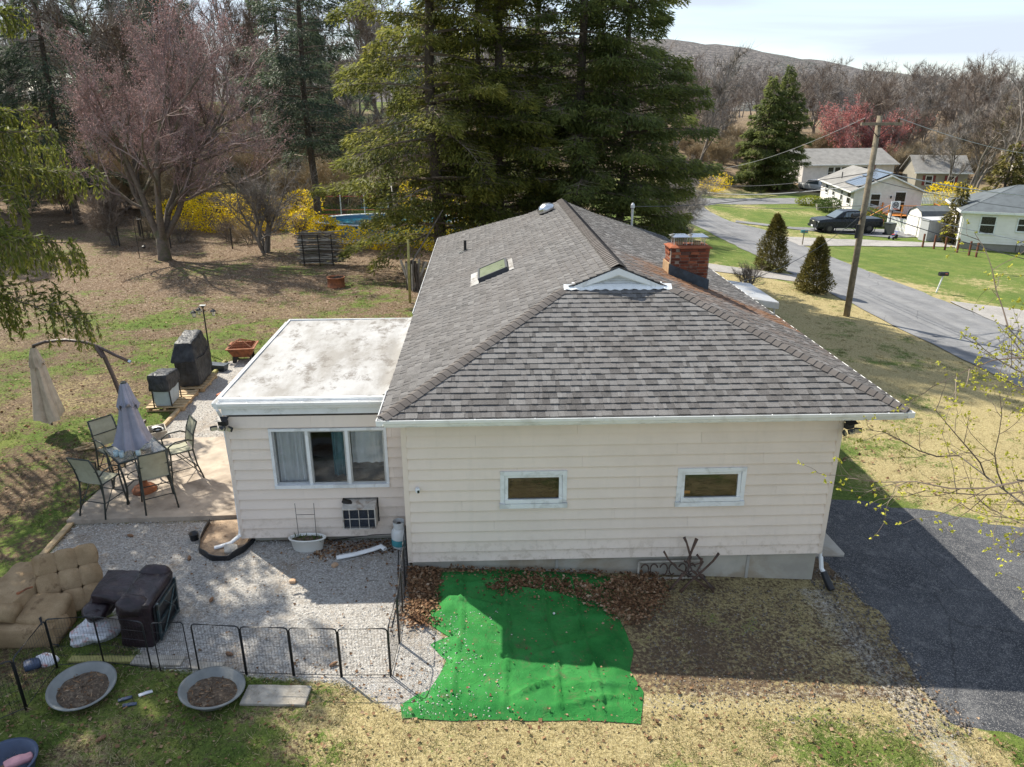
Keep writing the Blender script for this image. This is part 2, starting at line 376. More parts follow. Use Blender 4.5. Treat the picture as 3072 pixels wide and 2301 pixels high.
# street: straight run past the house, bending off and a cross road further out
patch('road', [(19.7,-40),(19.7,80),(30,82.5),(42,86),(80,95),(80,89),(42,80),(29,75.5),(26,72),(25,66),(24.5,58),(26,53),(25.8,48),(25.8,-40)], 'road_asphalt', .03, 1.0, .12)
patch('driveway_opposite', [(25.4,43.9),(31,45.9),(36.5,46.6),(42,46.8),(42,49.2),(37.8,48.9),(33,49.7),(27.6,49.1),(25.6,48.6)], 'road_gravel', .045, .6, .15)
patch('driveway_neighbour', [(24.8,57.2),(29.8,54.3),(33,53.3),(36.3,51.3),(40.6,52.3),(39.5,56.8),(32,56.6),(29.9,56.2),(25.5,59)], 'road_asphalt', .05, .6, .1)
patch('driveway_entry', [(25.5,20),(33,16),(34,23),(26,26)], 'road_gravel', .05, .6, .1)
patch('front_walk', [(9.6,31.5),(19.9,28.7),(19.9,31),(9.6,34.5)], 'road_gravel', .03, .5, .1)
# concrete patio slab beside the sun room, with a real front edge
m = MB(); poly = [(-6.85,1.72),(-6.2,1.74),(-3.22,1.80),(-3.22,5.56),(-6.72,5.52)]
m.prism(poly, .14, c=(0,0,.28)); pat = m.obj('patio_slab', 'concrete'); struct(pat)
MB().prism([(7.40,.78),(8.30,.80),(8.34,.86),(8.3,1.6),(7.40,4.2)], .10, c=(0,0,-.26)).obj('concrete_apron', 'concrete_grey')
struct(bpy.data.objects['concrete_apron'])
# far blue ridge behind the valley woods
P('hill_wood', (.10, .09, .085), .95, .6, .16, (.04, .05, .035), .012, .7, bump=1., bsc=.2, bd=6)
hx = np.linspace(-780, 780, 120); hy = np.linspace(0, 1, 14)
HP = np.empty((120, 14, 3))
for i, x in enumerate(hx):
    top = 80*np.exp(-((x-100)/420.)**2) + 12*vn(x*.012, 2.) + 5*vn(x*.05, 7.) + 1.2*vn(x*.3, 1.)
    for j, t in enumerate(hy): HP[i, j] = (x*1.15, 620 + 520*t, -10 + (10+top)*sin(min(1, t*1.25)*pi/2)**1.2)
struct(MB().grid(HP, flip=True).obj('hills', 'hill_wood', smooth=True))
# ------------------------------------------------------------------ the house
sd_ = P('siding', (.76, .655, .565), .55, .04, 1.2, (.62, .53, .44), .8, .22, bump=.12, bsc=140, bd=.002, rv=.07)
sx_ = sd_.new('SeparateXYZ'); sd_.l(sd_.pos(), sx_.inputs[0]); old_ = sd_.b.inputs['Base Color'].links[0].from_socket
spl = sd_.math('MULTIPLY', sd_.mr(sx_.outputs[2], .45, 1.1, 1, 0, True), sd_.mr(sd_.noise(7, 5, .7), .48, .66, 0, .45, True))    # mud splashed up from the ground
strk = sd_.math('MULTIPLY', sd_.mr(sd_.noise(3, 4, .6, sd_.map(sd_.pos(), (2.5, 2.5, .25))), .52, .7, 0, .12, True), 1.)
sd_.l(sd_.mix(strk, sd_.mix(spl, old_, (.36, .28, .20)), (.50, .45, .39)), sd_.b.inputs['Base Color'])
P('trim_white', (.74, .76, .77), .5, .06, 3, (.36, .36, .34), 3.5, .45, bump=.08, bsc=60)
P('gutter_white', (.78, .79, .79), .38, .05, 3, (.42, .40, .36), 2.6, .35, bump=.05)
P('foundation', (.40, .375, .32), .95, .18, 1.5, (.26, .19, .11), .9, .6, bump=.35, bsc=40, bd=.006)
P('wall_inside', (.06, .052, .045), .9)
P('dark_metal', (.025, .024, .024), .4, .3, 20, (.07, .04, .025), 6, .4, metal=.3)
P('black_plastic', (.012, .013, .016), .45, .3, 10)
P('chrome', (.55, .57, .6), .25, .1, 5, metal=1)
def shingle_mat(name, d=0.):
    n = N(name); p = n.pos(); r = n.rnd()
    c = n.ramp(r, [(0, (.046, .044, .044)), (.25, (.078, .075, .075)), (.5, (.108, .104, .104)), (.75, (.138, .134, .134)), (1, (.18, .177, .176))])
    c = n.mix(n.mr(n.noise(.55, 5, .6, p), .42, .70, 0, .42), c, (.12, .106, .10))
    v = n.vor(230, p, 'Color'); s = n.new('SeparateColor'); n.l(v, s.inputs[0])
    c = n.mix(.28, c, n.ramp(s.outputs[0], [(0, (.03, .03, .03)), (.5, (.15, .145, .14)), (1, (.44, .43, .42))])); c = n.mix(n.mr(n.noise(1.6, 4, .6, n.map(p, (2.2, .5, 1))), .5, .72, 0, .35), c, (.075, .068, .064))
    rust = n.math('MULTIPLY', n.mr(n.noise(2.2, 5, .65, n.map(p, (.6, 2.4, 1))), .40, .66, 0, 1, True), n.attr('rust'))
    c = n.mix(rust, c, (.17, .09, .05))
    c = n.mix(n.mr(n.attr('rust'), .9, 1.6, 0, .5), c, (.17, .09, .05))
    n.set(c, .93, spec=.2); n.bump(n.math('ADD', s.outputs[0], n.noise(40, 3, .6, p)), .55, .006)
shingle_mat('shingle')
def cap_mat():
    n = N('cap_shingle'); p = n.pos()
    c = n.mix(n.rnd(), (.085, .077, .073), (.13, .119, .113)); c = n.mix(n.mr(n.noise(60, 3, .7, p), .3, .7, 0, .5), c, (.12, .105, .095))
    n.set(c, .93, spec=.2); n.bump(n.noise(190, 2, .6, p), .5, .005)
cap_mat()
def glass_mat(name, tint=(.86, .93, .92), rough=.01):
    n = N(name); n.t.nodes.remove(n.b)
    t = n.new('BsdfTransparent'); t.inputs[0].default_value = (*tint, 1); gl = n.new('BsdfGlossy'); gl.inputs[1].default_value = rough
    f = n.new('Fresnel'); f.inputs[0].default_value = 1.45; m = n.new('MixShader')
    n.l(n.mr(f.outputs[0], 0, 1, .025, 1), m.inputs[0]); n.l(t.outputs[0], m.inputs[1]); n.l(gl.outputs[0], m.inputs[2]); n.l(m.outputs[0], n.o.inputs[0])
glass_mat('window_glass', (.95, .97, .97))
n = N('membrane'); p = n.pos()
c = n.mix(n.mr(n.noise(1.3, 6, .68, n.map(p, (1, .4, 1))), .42, .62), (.36, .36, .36), (.235, .225, .21))
c = n.mix(n.mr(n.noise(2.2, 8, .78, n.map(p, (1, .6, 1)), .15), .50, .64, 0, .85, True), c, (.125, .11, .095))
c = n.mix(n.mr(n.noise(45, 4, .7, p), .62, .72, 0, .8), c, (.10, .085, .07))
n.set(c, .8, spec=.3); n.bump(n.noise(9, 4, .6, p), .4, .012)

H = thing('house', 'long low cream sided house with grey shingled hip roof and flat roofed sun room', 'house')
CR = .203; ZB = .47
def cuts(x0, x1, z0, z1, holes):
    """rectangles of x0..x1, z0..z1 with the holes taken out"""
    rects = [(x0, x1, z0, z1)]
    for hx0, hx1, hz0, hz1 in holes:
        nr = []
        for a, b, c, d in rects:
            if hx1 <= a or hx0 >= b or hz1 <= c or hz0 >= d: nr.append((a, b, c, d)); continue
            if hx0 > a: nr.append((a, hx0, c, d))
            if hx1 < b: nr.append((hx1, b, c, d))
            a2, b2 = max(a, hx0), min(b, hx1)
            if hz0 > c: nr.append((a2, b2, c, hz0))
            if hz1 < d: nr.append((a2, b2, hz1, d))
        rects = nr
    return [q for q in rects if q[1]-q[0] > .004 and q[3]-q[2] > .004]
def board(a, b, c, d, z0, y):                   # lap board: foot 20 mm proud, head 4 mm
    t = lambda z: .042 - .044*(z-z0)/CR
    return MB().hexa([(a, y-t(c), c),(b, y-t(c), c),(b, y+.006, c),(a, y+.006, c),(a, y-t(d), d),(b, y-t(d), d),(b, y+.006, d),(a, y+.006, d)])
def side_wall(x0, x1, y, n, holes, joints):
    for k in range(n):
        z0 = ZB + k*CR; z0 += rng.normal()*.0012; xs = sorted([x0, x1] + [q for q in joints[k % len(joints)] if x0 < q < x1])
        for a, b in zip(xs[:-1], xs[1:]):
            for q in cuts(a + (.0012 if a > x0 else 0), b - (.0012 if b < x1 else 0), z0+.0008, z0+CR+.002, holes):
                board(*q, z0, y - .003*rng.random()).obj('siding_board', 'siding', H)
W1 = (1.61, 2.75, 1.53, 2.225); W2 = (4.65, 5.84, 1.50, 2.225)
JO = [(4.3,), (2.25, 6.0), (3.1, 6.7), (1.5, 4.9), (3.6,), (.95, 5.3), (2.6, 6.4), (4.0,), (1.9, 5.6), (3.0, 6.1), (4.6,), (1.2, 5.0), (2.9, 6.55)]
side_wall(.06, 7.32, 0, 14, [W1, W2], JO)
WA = (-2.46, -.39, 1.50, 2.68); AC = (-1.27, -.62, .76, 1.26)
side_wall(-3.15, .0, .9, 12, [WA, AC], [(-1.0,), (-2.2,), (-.3,), (-1.7,)])
# wall cores behind the boards (hollow rooms), other sides
def core(x0, x1, y0, y1, z0, z1, holes=()):
    mb = MB()
    for a, b, c, d in cuts(x0, x1, z0, z1, holes): mb.b2(a, b, y0, y1, c, d)
    return mb.obj('wall', 'wall_inside', H)
core(.03, 7.35, .008, .12, .45, 3.26, [W1, W2]); core(-3.12, .02, .908, 1.02, .45, 3.1, [WA, AC])
def siding_run(a, b, n, nx, ny):                # plain lapped side walls, one mesh per wall
    mb = MB(); a = A(a); b = A(b); nn = A([nx, ny])
    for k in range(n):
        z0 = ZB + k*CR; q = []
        for z, t in ((z0, .020), (z0+CR, .004)):
            for e, off in ((a, t), (b, t), (b, -.05), (a, -.05)): q.append((*(e + nn*off), z))
        mb.hexa(q)
    return mb.obj('wall', 'siding', H)
siding_run((0, 16.25), (0, .06), 14, -1, 0); siding_run((7.38, .06), (7.38, 16.25), 14, 1, 0); siding_run((7.38, 16.3), (0, 16.3), 14, 0, 1)
siding_run((-3.18, 5.9), (-3.18, .96), 13, -1, 0); siding_run((0, 5.95), (-3.15, 5.95), 13, 0, 1)
MB().b2(.04, 7.34, .05, 16.2, -.9, .50).obj('foundation', 'foundation', H)
MB().b2(-3.08, .0, 1.0, 5.9, -.1, .49).obj('foundation', 'foundation', H)
for x in (2.62, 6.1): MB().box((x, .044, .1), (.05, .02, .62)).obj('foundation_seam', 'concrete_grey', H)
for x0, x1, y0, y1, z1 in ((-.025, .062, -.028, .05, 3.25), (7.318, 7.405, -.028, .05, 3.25), (-3.21, -3.145, .872, .96, 3.05)):
    MB().b2(x0, x1, y0, y1, .455, z1).obj('corner_post', 'siding', H)
MB().b2(.1, 7.3, .2, 16.1, 3.2, 3.24).obj('ceiling', 'wall_inside', H)
MB().b2(.1, 7.3, .2, 16.1, .5, .54).obj('floor', 'wall_inside', H)
# --- awning windows in the end wall
def small_window(x0, x1, z0, z1, pz):
    w = MB(); f = .075
    w.b2(x0, x1, -.045, .06, z1-f, z1).b2(x0, x0+f, -.045, .06, z0+.09, z1-f).b2(x1-f, x1, -.045, .06, z0+.09, z1-f)
    wo_ = w.obj('window', 'trim_white', H)
    MB().b2(x0-.012, x1+.012, -.075, .06, z0, z0+.085).obj('sill', 'trim_white', wo_)
    s_ = MB(); a, b, c, d = x0+f+.004, x1-f-.004, z0+.09, z1-f-.004; e = .055
    s_.b2(a, b, -.012, .03, d-e, d).b2(a, a+e, -.012, .03, c+.075, d-e).b2(b-e, b, -.012, .03, c+.075, d-e).b2(a, b, -.03, .03, c, c+.075)
    sh_ = s_.obj('sash', 'trim_white', wo_); pn_ = MB().b2(a+e, b-e, .006, .012, c+.075, d-e).obj('pane', 'window_glass', wo_)
    for o_ in (sh_, pn_):
        M4 = (Matrix.Translation((0, 0, d)) @ Matrix.Rotation(-.075, 4, 'X') @ Matrix.Translation((0, 0, -d))); o_.data.transform(M4)
    return wo_
P('dark_window', (.02, .018, .016), .3)
small_window(*W1, 0); w2o = small_window(*W2, 0)
P('orange_card', (.65, .22, .03), .6); MB().box((4.86, .09, 1.70), (.13, .02, .05), ry(.05)).obj('card', 'orange_card', w2o)
MB().b2(.12, 7.28, .9, .93, .55, 3.2).obj('inner_partition', 'wall_inside', H)
# --- three light window of the sun room
w = MB(); x0, x1, z0, z1 = WA; f = .05
w.b2(x0, x1, .855, .97, z1-f, z1).b2(x0, x1, .835, .97, z0, z0+f+.015).b2(x0, x0+f, .855, .97, z0+f, z1-f).b2(x1-f, x1, .855, .97, z0+f, z1-f)
for xm in (-1.80, -1.10): w.b2(xm-.028, xm+.028, .865, .965, z0+f, z1-f)
WS = w.obj('window', 'trim_white', H)
P('aluminium', (.50, .52, .54), .4, .08, 8, metal=.6)
lights = [(x0+f, -1.828), (-1.772, -1.128), (-1.072, x1-f)]
for i, (a, b) in enumerate(lights):
    yy = .925 if i == 0 else .895; s_ = MB(); e = .03
    s_.b2(a, b, yy-.012, yy+.012, z1-f-e, z1-f).b2(a, b, yy-.012, yy+.012, z0+f+.015, z0+f+.05).b2(a, a+e, yy-.012, yy+.012, z0+f+.05, z1-f-e).b2(b-e, b, yy-.012, yy+.012, z0+f+.05, z1-f-e)
    s_.obj('sash', 'aluminium', WS)
    MB().b2(a+e, b-e, yy-.003, yy+.003, z0+f+.05, z1-f-e).obj('pane', 'window_glass', WS)
P('curtain_grey', (.80, .80, .84), .9, .1, 3); P('curtain_blue', (.16, .28, .31), .9, .15, 3)
def curtain(xa, xb, y, za, zb, mat, amp=.03, fr=38):
    u = np.linspace(0, 1, 60); t = np.linspace(0, 1, 8); U, T = np.meshgrid(u, t, indexing='ij')
    yy = y + amp*np.sin(U*fr + 1.2*np.sin(U*9)) * (.5+.5*T) + .01*np.sin(T*5+U*20)
    fr_ = np.stack([xa+(xb-xa)*U, yy, zb+(za-zb)*T], -1); bk = fr_ + A([0, .006, 0])
    mb = MB(); mb.grid(fr_); mb.grid(bk, flip=True); return mb.obj('curtain', mat, WS, smooth=True)
curtain(-2.42, -1.76, .99, 1.52, 2.66, 'curtain_grey'); curtain(-1.45, -1.12, 1.25, 1.55, 2.66, 'curtain_blue', .04, 20); curtain(-1.06, -.42, 1.06, 1.90, 2.66, 'curtain_grey', .02, 22)
P('cushion_cloth', (.42, .37, .31), .95, .3, 5); MB().rbox((-1.1, 1.9, 1.35), (2.2, .8, .5), .15, puff=.1, wob=.12, k=9).obj('daybed', 'cushion_cloth', WS, smooth=True)
# --- air conditioner through the wall
ac = thing('air_conditioner', 'boxy metal air conditioner sticking out of the sun room wall', 'air conditioner', (-.945, .86, .77))
P('ac_metal', (.55, .53, .49), .45, .15, 12, (.22, .13, .07), 7, .7, metal=.35)
MB().b2(-.30, .30, -.26, .14, .0, .02).b2(-.30, -.28, -.26, .14, .02, .40).b2(.28, .30, -.26, .14, .02, .40).hexa([(-.30,-.26,.40),(.30,-.26,.40),(.30,.14,.47),(-.30,.14,.47),(-.30,-.26,.42),(.30,-.26,.42),(.30,.14,.49),(-.30,.14,.49)]).obj('casing', 'ac_metal', ac)
P('ac_coil', (.035, .05, .075), .5, .4, 30)
MB().b2(-.28, .28, -.20, -.16, .02, .40).obj('coil', 'ac_coil', ac)
gm = MB()
for i in range(23): gm.b2(-.27+i*.0245, -.2665+i*.0245, -.245, -.238, .02, .40)
gm.obj('grille', 'dark_metal', ac)
gm = MB()
for x in (-.17, .0, .17): gm.b2(x-.006, x+.006, -.258, -.246, .02, .40)
gm.b2(-.28, .28, -.2585, -.2465, .205, .217); gm.obj('grille_bar', 'ac_metal', ac)
MB().rbox((-.2, -.05, .455), (.26, .12, .03), .012, ry(.25), wob=.02).obj('bark_scrap', 'dark_metal', ac)
# --- soffits, fascias
EA = dict(x0=-.26, x1=8.20, y0=-.42, y1=16.75, z=3.40); K = .407
MB().b2(-.22, 8.16, -.38, .0, 3.235, 3.25).b2(-.22, .0, 0, 16.7, 3.235, 3.25).b2(7.38, 8.16, 0, 16.7, 3.235, 3.25).obj('soffit', 'trim_white', H)
MB().b2(-.235, 8.175, -.395, -.375, 3.23, 3.392).obj('fascia', 'trim_white', H)
MB().b2(-.235, -.215, -.375, 16.72, 3.23, 3.392).b2(8.155, 8.175, -.375, 16.72, 3.23, 3.392).b2(-.2, 8.15, 16.70, 16.72, 3.23, 3.392).obj('fascia', 'trim_white', H)
def gutter(a, b, out, zt, par=H, name='gutter'):
    """K-style trough from a to b (xy), `out` = unit vector away from the wall"""
    pr = [(0, .0), (0, -.115), (.062, -.115), (.075, -.075), (.095, -.06), (.105, -.004), (.098, .0), (.088, -.008), (.089, -.015), (.097, -.015), (.090, -.052), (.068, -.068), (.056, -.108), (.005, -.108), (.005, .0)]
    a = A(a, float); b = A(b, float); o = A(out, float); v = []
    for e in (a, b):
        for d, z in pr: v.append((*(e + o*d), zt+z))
    n_ = len(pr); f = [(i, (i+1) % n_, n_+(i+1) % n_, n_+i) for i in range(n_)]
    mb = MB(); mb.add(v, f)
    for e in (a, b):                            # end caps
        q = [(*(e+o*d), zt+z) for d, z in ((0, 0), (0, -.115), (.062, -.115), (.105, -.004))]
        c = (b-a)/np.linalg.norm(b-a)*.003*(1 if e is a else -1); q2 = [(x+c[0], y+c[1], z) for x, y, z in q]
        mb.hexa(q + q2)
    go_ = mb.obj(name, 'gutter_white', par); Ln = np.linalg.norm(b-a); u = (b-a)/Ln
    st = MB()
    for d in np.arange(.5, Ln, .95):
        e = a+u*d; p0 = A([*(e), zt-.006]); p1 = A([*(e+o*.097), zt-.004]); st.rod(p0, p1, .006, 5)
    st.obj('gutter_strap', 'gutter_white', go_)
    db = MB(); t = np.linspace(0, 1, int(Ln*8)); w_ = np.linspace(.008, .062, 4); T, Wd = np.meshgrid(t, w_, indexing='ij')
    xy = a + (b-a)*(T[..., None]*.998+.001) + o*Wd[..., None]
    zz = zt - .095 + .03*fbm(T*Ln*3, Wd*30) + .0
    db.grid(np.concatenate([xy, zz[..., None]], -1)); db.obj('gutter_debris', 'gutter_dirt', go_)
    return go_
P('gutter_dirt', (.10, .065, .04), .95, .5, 30, (.26, .18, .11), 12, .6, bump=.6, bsc=60, bd=.01)
gutter((-.24, -.397), (8.18, -.397), (0, -1), 3.392); gutter((-.237, .84), (-.237, -.397), (-1, 0), 3.39); gutter((-.237, 16.7), (-.237, 5.98), (-1, 0), 3.39); gutter((8.177, -.397), (8.177, 16.7), (1, 0), 3.39)
# corner pieces where two gutters meet
for sx, xc in ((-1, -.237), (1, 8.177)):
    MB().hexa([(xc,-.397,3.275),(xc+sx*.062,-.397,3.275),(xc+sx*.062,-.459,3.275),(xc,-.459,3.275),(xc,-.397,3.30),(xc+sx*.09,-.397,3.30),(xc+sx*.09,-.487,3.30),(xc,-.487,3.30)]).obj('gutter_corner', 'gutter_white', H)
    MB().hexa([(xc+sx*.098,-.397,3.30),(xc+sx*.104,-.397,3.30),(xc+sx*.104,-.501,3.30),(xc+sx*.098,-.495,3.30),(xc+sx*.098,-.397,3.392),(xc+sx*.106,-.397,3.392),(xc+sx*.106,-.503,3.392),(xc+sx*.098,-.495,3.392)]).hexa([(xc,-.495,3.30),(xc+sx*.098,-.495,3.30),(xc+sx*.104,-.501,3.30),(xc,-.501,3.30),(xc,-.495,3.392),(xc+sx*.098,-.495,3.392),(xc+sx*.106,-.503,3.392),(xc,-.503,3.392)]).obj('gutter_corner', 'gutter_white', H)
# downspouts
def downspout(pts, r=.035, mat='gutter_white', par=H): return MB().tube(pts, r, 8, True, flat=.75).obj('downspout', mat, par)
downspout([(-.29, .25, 3.28), (-.27, .3, 3.15), (-.075, .52, 2.95), (-.06, .55, 2.6), (-.06, .55, .75), (-.06, .50, .55)])
downspout([(7.44, .10, 3.1), (7.44, .10, .45), (7.45, .06, .25)]); downspout([(7.45, .07, .32), (7.46, .0, .12), (7.49, -.06, .06)], .05)
MB().tube([(7.485, -.05, .08), (7.52, -.16, -.04), (7.56, -.3, -.14)], [.06, .065, .062], 10).obj('downspout_boot', 'black_plastic', H)
# --- roof
zr = lambda d: EA['z'] + d*K
RX = (EA['x0']+EA['x1'])/2; RZ = zr(RX-EA['x0']); GY = 2.75; GB = 16.75-3.17
dk = MB(); h0 = GY-EA['y0']
HL = (EA['x0']+h0, GY, zr(h0)); HR = (EA['x1']-h0, GY, zr(h0))
def quadz(mb, pts): mb.add([(x, y, z-.012) for x, y, z in pts], [tuple(range(len(pts)))])
e0 = EA['z']
quadz(dk, [(EA['x0'],EA['y0'],e0),(EA['x1'],EA['y0'],e0),(EA['x1']-3.32,EA['y0']+3.32,zr(3.32)),(EA['x0']+3.32,EA['y0']+3.32,zr(3.32))])
hb = 16.75-GB
quadz(dk, [(EA['x0'],EA['y1'],e0),(EA['x0'],EA['y0'],e0),HL,(RX,GY,RZ),(RX,GB,RZ),(EA['x0']+hb,GB,zr(hb))])
quadz(dk, [(EA['x1'],EA['y0'],e0),(EA['x1'],EA['y1'],e0),(EA['x1']-hb,GB,zr(hb)),(RX,GB,RZ),(RX,GY,RZ),HR])
quadz(dk, [(EA['x1'],EA['y1'],e0),(EA['x0'],EA['y1'],e0),(EA['x0']+hb,GB,zr(hb)),(EA['x1']-hb,GB,zr(hb))]); quadz(dk, [(EA['x0']+hb,GB+.01,zr(hb)),(RX,GB+.01,RZ),(EA['x1']-hb,GB+.01,zr(hb))][::-1])
ROOF = dk.obj('roof', 'shingle', H)
TH = math.atan(K); EX = .143
def shingle_plane(orig, e, s, nrm, width_fn, ncourse, ind=0, rust=None):
    """courses of laminated shingles: wedge shaped, butts proud of the course below; the first `ind` as single parts"""
    mb = MB(); singles = []; rl = []
    for k in range(ncourse):
        d0 = k*EX; d1 = d0 + EX + .02
        a0, b0 = width_fn(d0); a1, b1 = width_fn(d1)
        x = a0 - rng.random()*.2; hi = False
        while x < b0:
            wd = rng.choice([.06, .08, .10, .13, .16, .20])*(.9+.2*rng.random()); x1 = min(x+wd, b0)
            hi = (not hi) if rng.random() < .78 else hi; r_ = np.clip((.36 if hi else .62) + rng.normal()*.16, .01, .99)
            lift = .020 + (.009 if hi else 0)
            bl, br = max(x, a0), x1; tl, tr = max(bl, min(a1, b1)), min(br, max(a1, b1))
            if br-bl > .015:
                if tr < tl: tl = tr = (np.clip((bl+br)/2, a1, b1))
                q = []
                for (l, r), d, (lo, up) in (((bl+.001, br-.001), d0, (-.004, lift)), ((tl+.001, tr-.001), d1, (-.004, .005))):
                    for ee in (l, r): q.append((orig + e*ee + s*d + nrm*lo, orig + e*ee + s*d + nrm*up))
                P8 = [q[0][0], q[1][0], q[3][0], q[2][0], q[0][1], q[1][1], q[3][1], q[2][1]]
                if len(singles) < ind: singles.append((P8, r_))
                else:
                    mb.hexa(P8, r_); rl.append(0 if rust is None else rust((bl+br)/2, d0))
            x += wd
    return mb, singles, rl
cT, sT = cos(TH), sin(TH)
fw = lambda d: (d*cT, EA['x1']-EA['x0']-d*cT)
mbf, sing, _ = shingle_plane(A([EA['x0'], EA['y0']-.03, e0-.012]), A([1,0,0.]), A([0,cT,sT]), A([0,-sT,cT]), fw, 25, 300)
o = mbf.obj('shingle_field', 'shingle', ROOF); o['kind'] = 'stuff'
for P8, r_ in sing:
    c0 = A(P8[0]); MB().hexa(A(P8)-c0, 0.).obj('shingle', 'shingle', ROOF, loc=c0)
lw = lambda d: ((d*cT if d*cT < h0 else h0), EA['y1']-EA['y0']-max(0, min(d*cT, hb)))
NC = int((RX-EA['x0'])/cT/EX)
mbl, _, _ = shingle_plane(A([EA['x0']-.03, EA['y0'], e0-.012]), A([0,1.,0]), A([cT,0,sT]), A([-sT,0,cT]), lw, NC+1)
o = mbl.obj('shingle_field', 'shingle', ROOF); o['kind'] = 'stuff'
def rustf(yy, d):                               # stain running down the slope beside the chimney
    y = yy + EA['y0']; x = EA['x1'] - d*cT
    return float(1.35*smooth(1.0, .25, abs(y-4.75+.06*(x-5)))*smooth(4.6, 5.4, x) + .8*smooth(1.9, .3, abs(y-4.3))*smooth(4.2, 5, x)*smooth(6.6, 5.2, x) + .25*smooth(3.5, 1, abs(y-3.6)))
mbr, _, rl = shingle_plane(A([EA['x1']+.03, EA['y0'], e0-.012]), A([0,1.,0]), A([-cT,0,sT]), A([sT,0,cT]), lw, NC+1, 0, rustf)
for i in range(len(mbr.F)): mbr.F[i] = mbr.F[i][:, ::-1]
o = mbr.obj('shingle_field', 'shingle', ROOF); o['kind'] = 'stuff'
at = o.data.attributes.new('rust', 'FLOAT', 'FACE'); at.data.foreach_set('value', np.repeat(A(rl, np.float32), 6))
# cap shingles over hips and ridge
def caps(p0, p1, n1, n2, wd=.135, st=.135, lift=.012):
    p0 = A(p0, float); p1 = A(p1, float); Ln = np.linalg.norm(p1-p0); u = (p1-p0)/Ln; me = None; up = (A(n1)+A(n2)); up /= np.linalg.norm(up)
    d1 = np.cross(u, A(n1)); d1 *= np.sign(d1 @ -A(n2)) or 1; d1 /= np.linalg.norm(d1)
    d2 = np.cross(u, A(n2)); d2 *= np.sign(d2 @ -A(n1)) or 1; d2 /= np.linalg.norm(d2)
    def sec(t, hgt): 
        o_ = u*t + up*hgt; m_ = up*.014
        return [o_ + d1*wd, o_ + d1*wd*.45 + m_*.8, o_ + m_, o_ + d2*wd*.45 + m_*.8, o_ + d2*wd]
    a_, b_ = sec(0, .024), sec(st+.07, .006); lo_ = [q-up*.012 for q in a_]
    v = a_ + b_ + lo_; f = [(i, i+1, 6+i, 5+i) for i in range(4)] + [(10+i, 11+i, 1+i, i) for i in range(4)]
    for k in range(int(Ln/st)):
        if me is None: ob = MB().add(v, f).obj('ridge_cap', 'cap_shingle', ROOF, loc=p0 + up*lift); me = ob.data
        else: place(me, 'ridge_cap', ROOF, p0 + u*st*k + up*lift)
nF, nL, nR = A([0,-sT,cT]), A([-sT,0,cT]), A([sT,0,cT])
caps((EA['x0'],EA['y0'],e0), (EA['x0']+3.2,EA['y0']+3.2,zr(3.2)), nF, nL); caps((EA['x1'],EA['y0'],e0), (EA['x1']-3.2,EA['y0']+3.2,zr(3.2)), nR, nF)
caps((RX,GY-.02,RZ), (RX,GB,RZ), nL, nR, .17, .145, .035)
# louvred gablet
gz0 = zr(2.88-EA['y0']) - .0; gw = (2.88-EA['y0'])
xl, xr = EA['x0']+gw, EA['x1']-gw
G_ = MB().add([(xl-.1,2.90,gz0-.06),(xr+.1,2.90,gz0-.06),(RX,2.90,RZ-.02)], [(0,1,2)]).obj('gablet_wall', 'trim_white', H)
for i in range(6):
    z = gz0 + .07 + i*.045; t = (z-gz0)/(RZ-gz0); hwid = (1-t)*(RX-xl)-.19
    if hwid > .05: MB().box((RX, 2.865, z), (2*hwid, .055, .010), rx(.75)).obj('louvre_slat', 'trim_white', G_)
for sg in (-1, 1):
    xe = xl-.13 if sg < 0 else xr+.13; ze = zr(abs(xe-(EA['x0'] if sg < 0 else EA['x1'])))
    n_ = A([sg*sT, 0, cT])
    for (y0, y1, th) in ((2.74, 2.80, .13), (2.80, 2.89, .17)):
        q = []
        for y in (y0, y1): q += [(xe, y, ze-.02), (RX, y, RZ-.02), tuple(A([RX, y, RZ-.02])-A([0,0,th])), tuple(A([xe+sg*-.18, y, ze-.02+.0]))]
        MB().add(q, [(0,1,2,3), (7,6,5,4), (0,4,5,1), (1,5,6,2), (2,6,7,3), (3,7,4,0)]).obj('rake_trim', 'trim_white', G_)
fl = np.linspace(0, 1, 46); q = np.empty((46, 3, 3))
for i, t in enumerate(fl):
    x = xl-.12+(xr-xl+.24)*t; wv = .012*sin(t*70)+.006*sin(t*23)
    q[i] = [(x, 2.80, gz0+.04), (x, 2.76, gz0+.0+abs(wv)), (x, 2.69, gz0-.045+wv)]
mb = MB().grid(q); mb.grid(q-A([0,0,.006]), flip=True); mb.obj('flashing_strip', 'trim_white', G_)
MB().b2(xl+.05, xr-.05, 2.84, 2.91, gz0-.02, gz0+.05).obj('gablet_sill', 'trim_white', G_)
# skylight, vents, service mast
def on_left(x, y): return A([x, y, zr(x-EA['x0'])])
RL = np.stack([A([0,1.,0]), A([-cT,0,-sT]), A([-sT,0,cT])], 1)     # local x along y, local y down slope, z normal
RL[:,1] *= -1; RL = np.stack([A([cT,0,sT]), A([0,1.,0]), A([-sT,0,cT])], 1)
sky = MB()
c0 = on_left(1.63, 6.85)
for cc, dd in (((-.36,0,.06),(.05,1.16,.12)), ((.36,0,.06),(.05,1.16,.12)), ((0,-.56,.06),(.68,.05,.12)), ((0,.56,.06),(.68,.05,.12))): sky.box(c0 + RL @ A(cc), dd, RL)
P('skylight_frame', (.035, .04, .05), .45, .3, 15); SKY = sky.obj('skylight', 'skylight_frame', H)
P('skylight_glass', (.13, .155, .095), .35, .12, 3)
MB().box(c0 + RL @ A([0,0,.10]), (.66, 1.06, .012), RL).obj('pane', 'skylight_glass', SKY)
P('skylight_well', (.42, .47, .33), .7, .1, 6); MB().box(c0 + RL @ A([0,0,.03]), (.66, 1.06, .012), RL).obj('well', 'skylight_well', SKY)
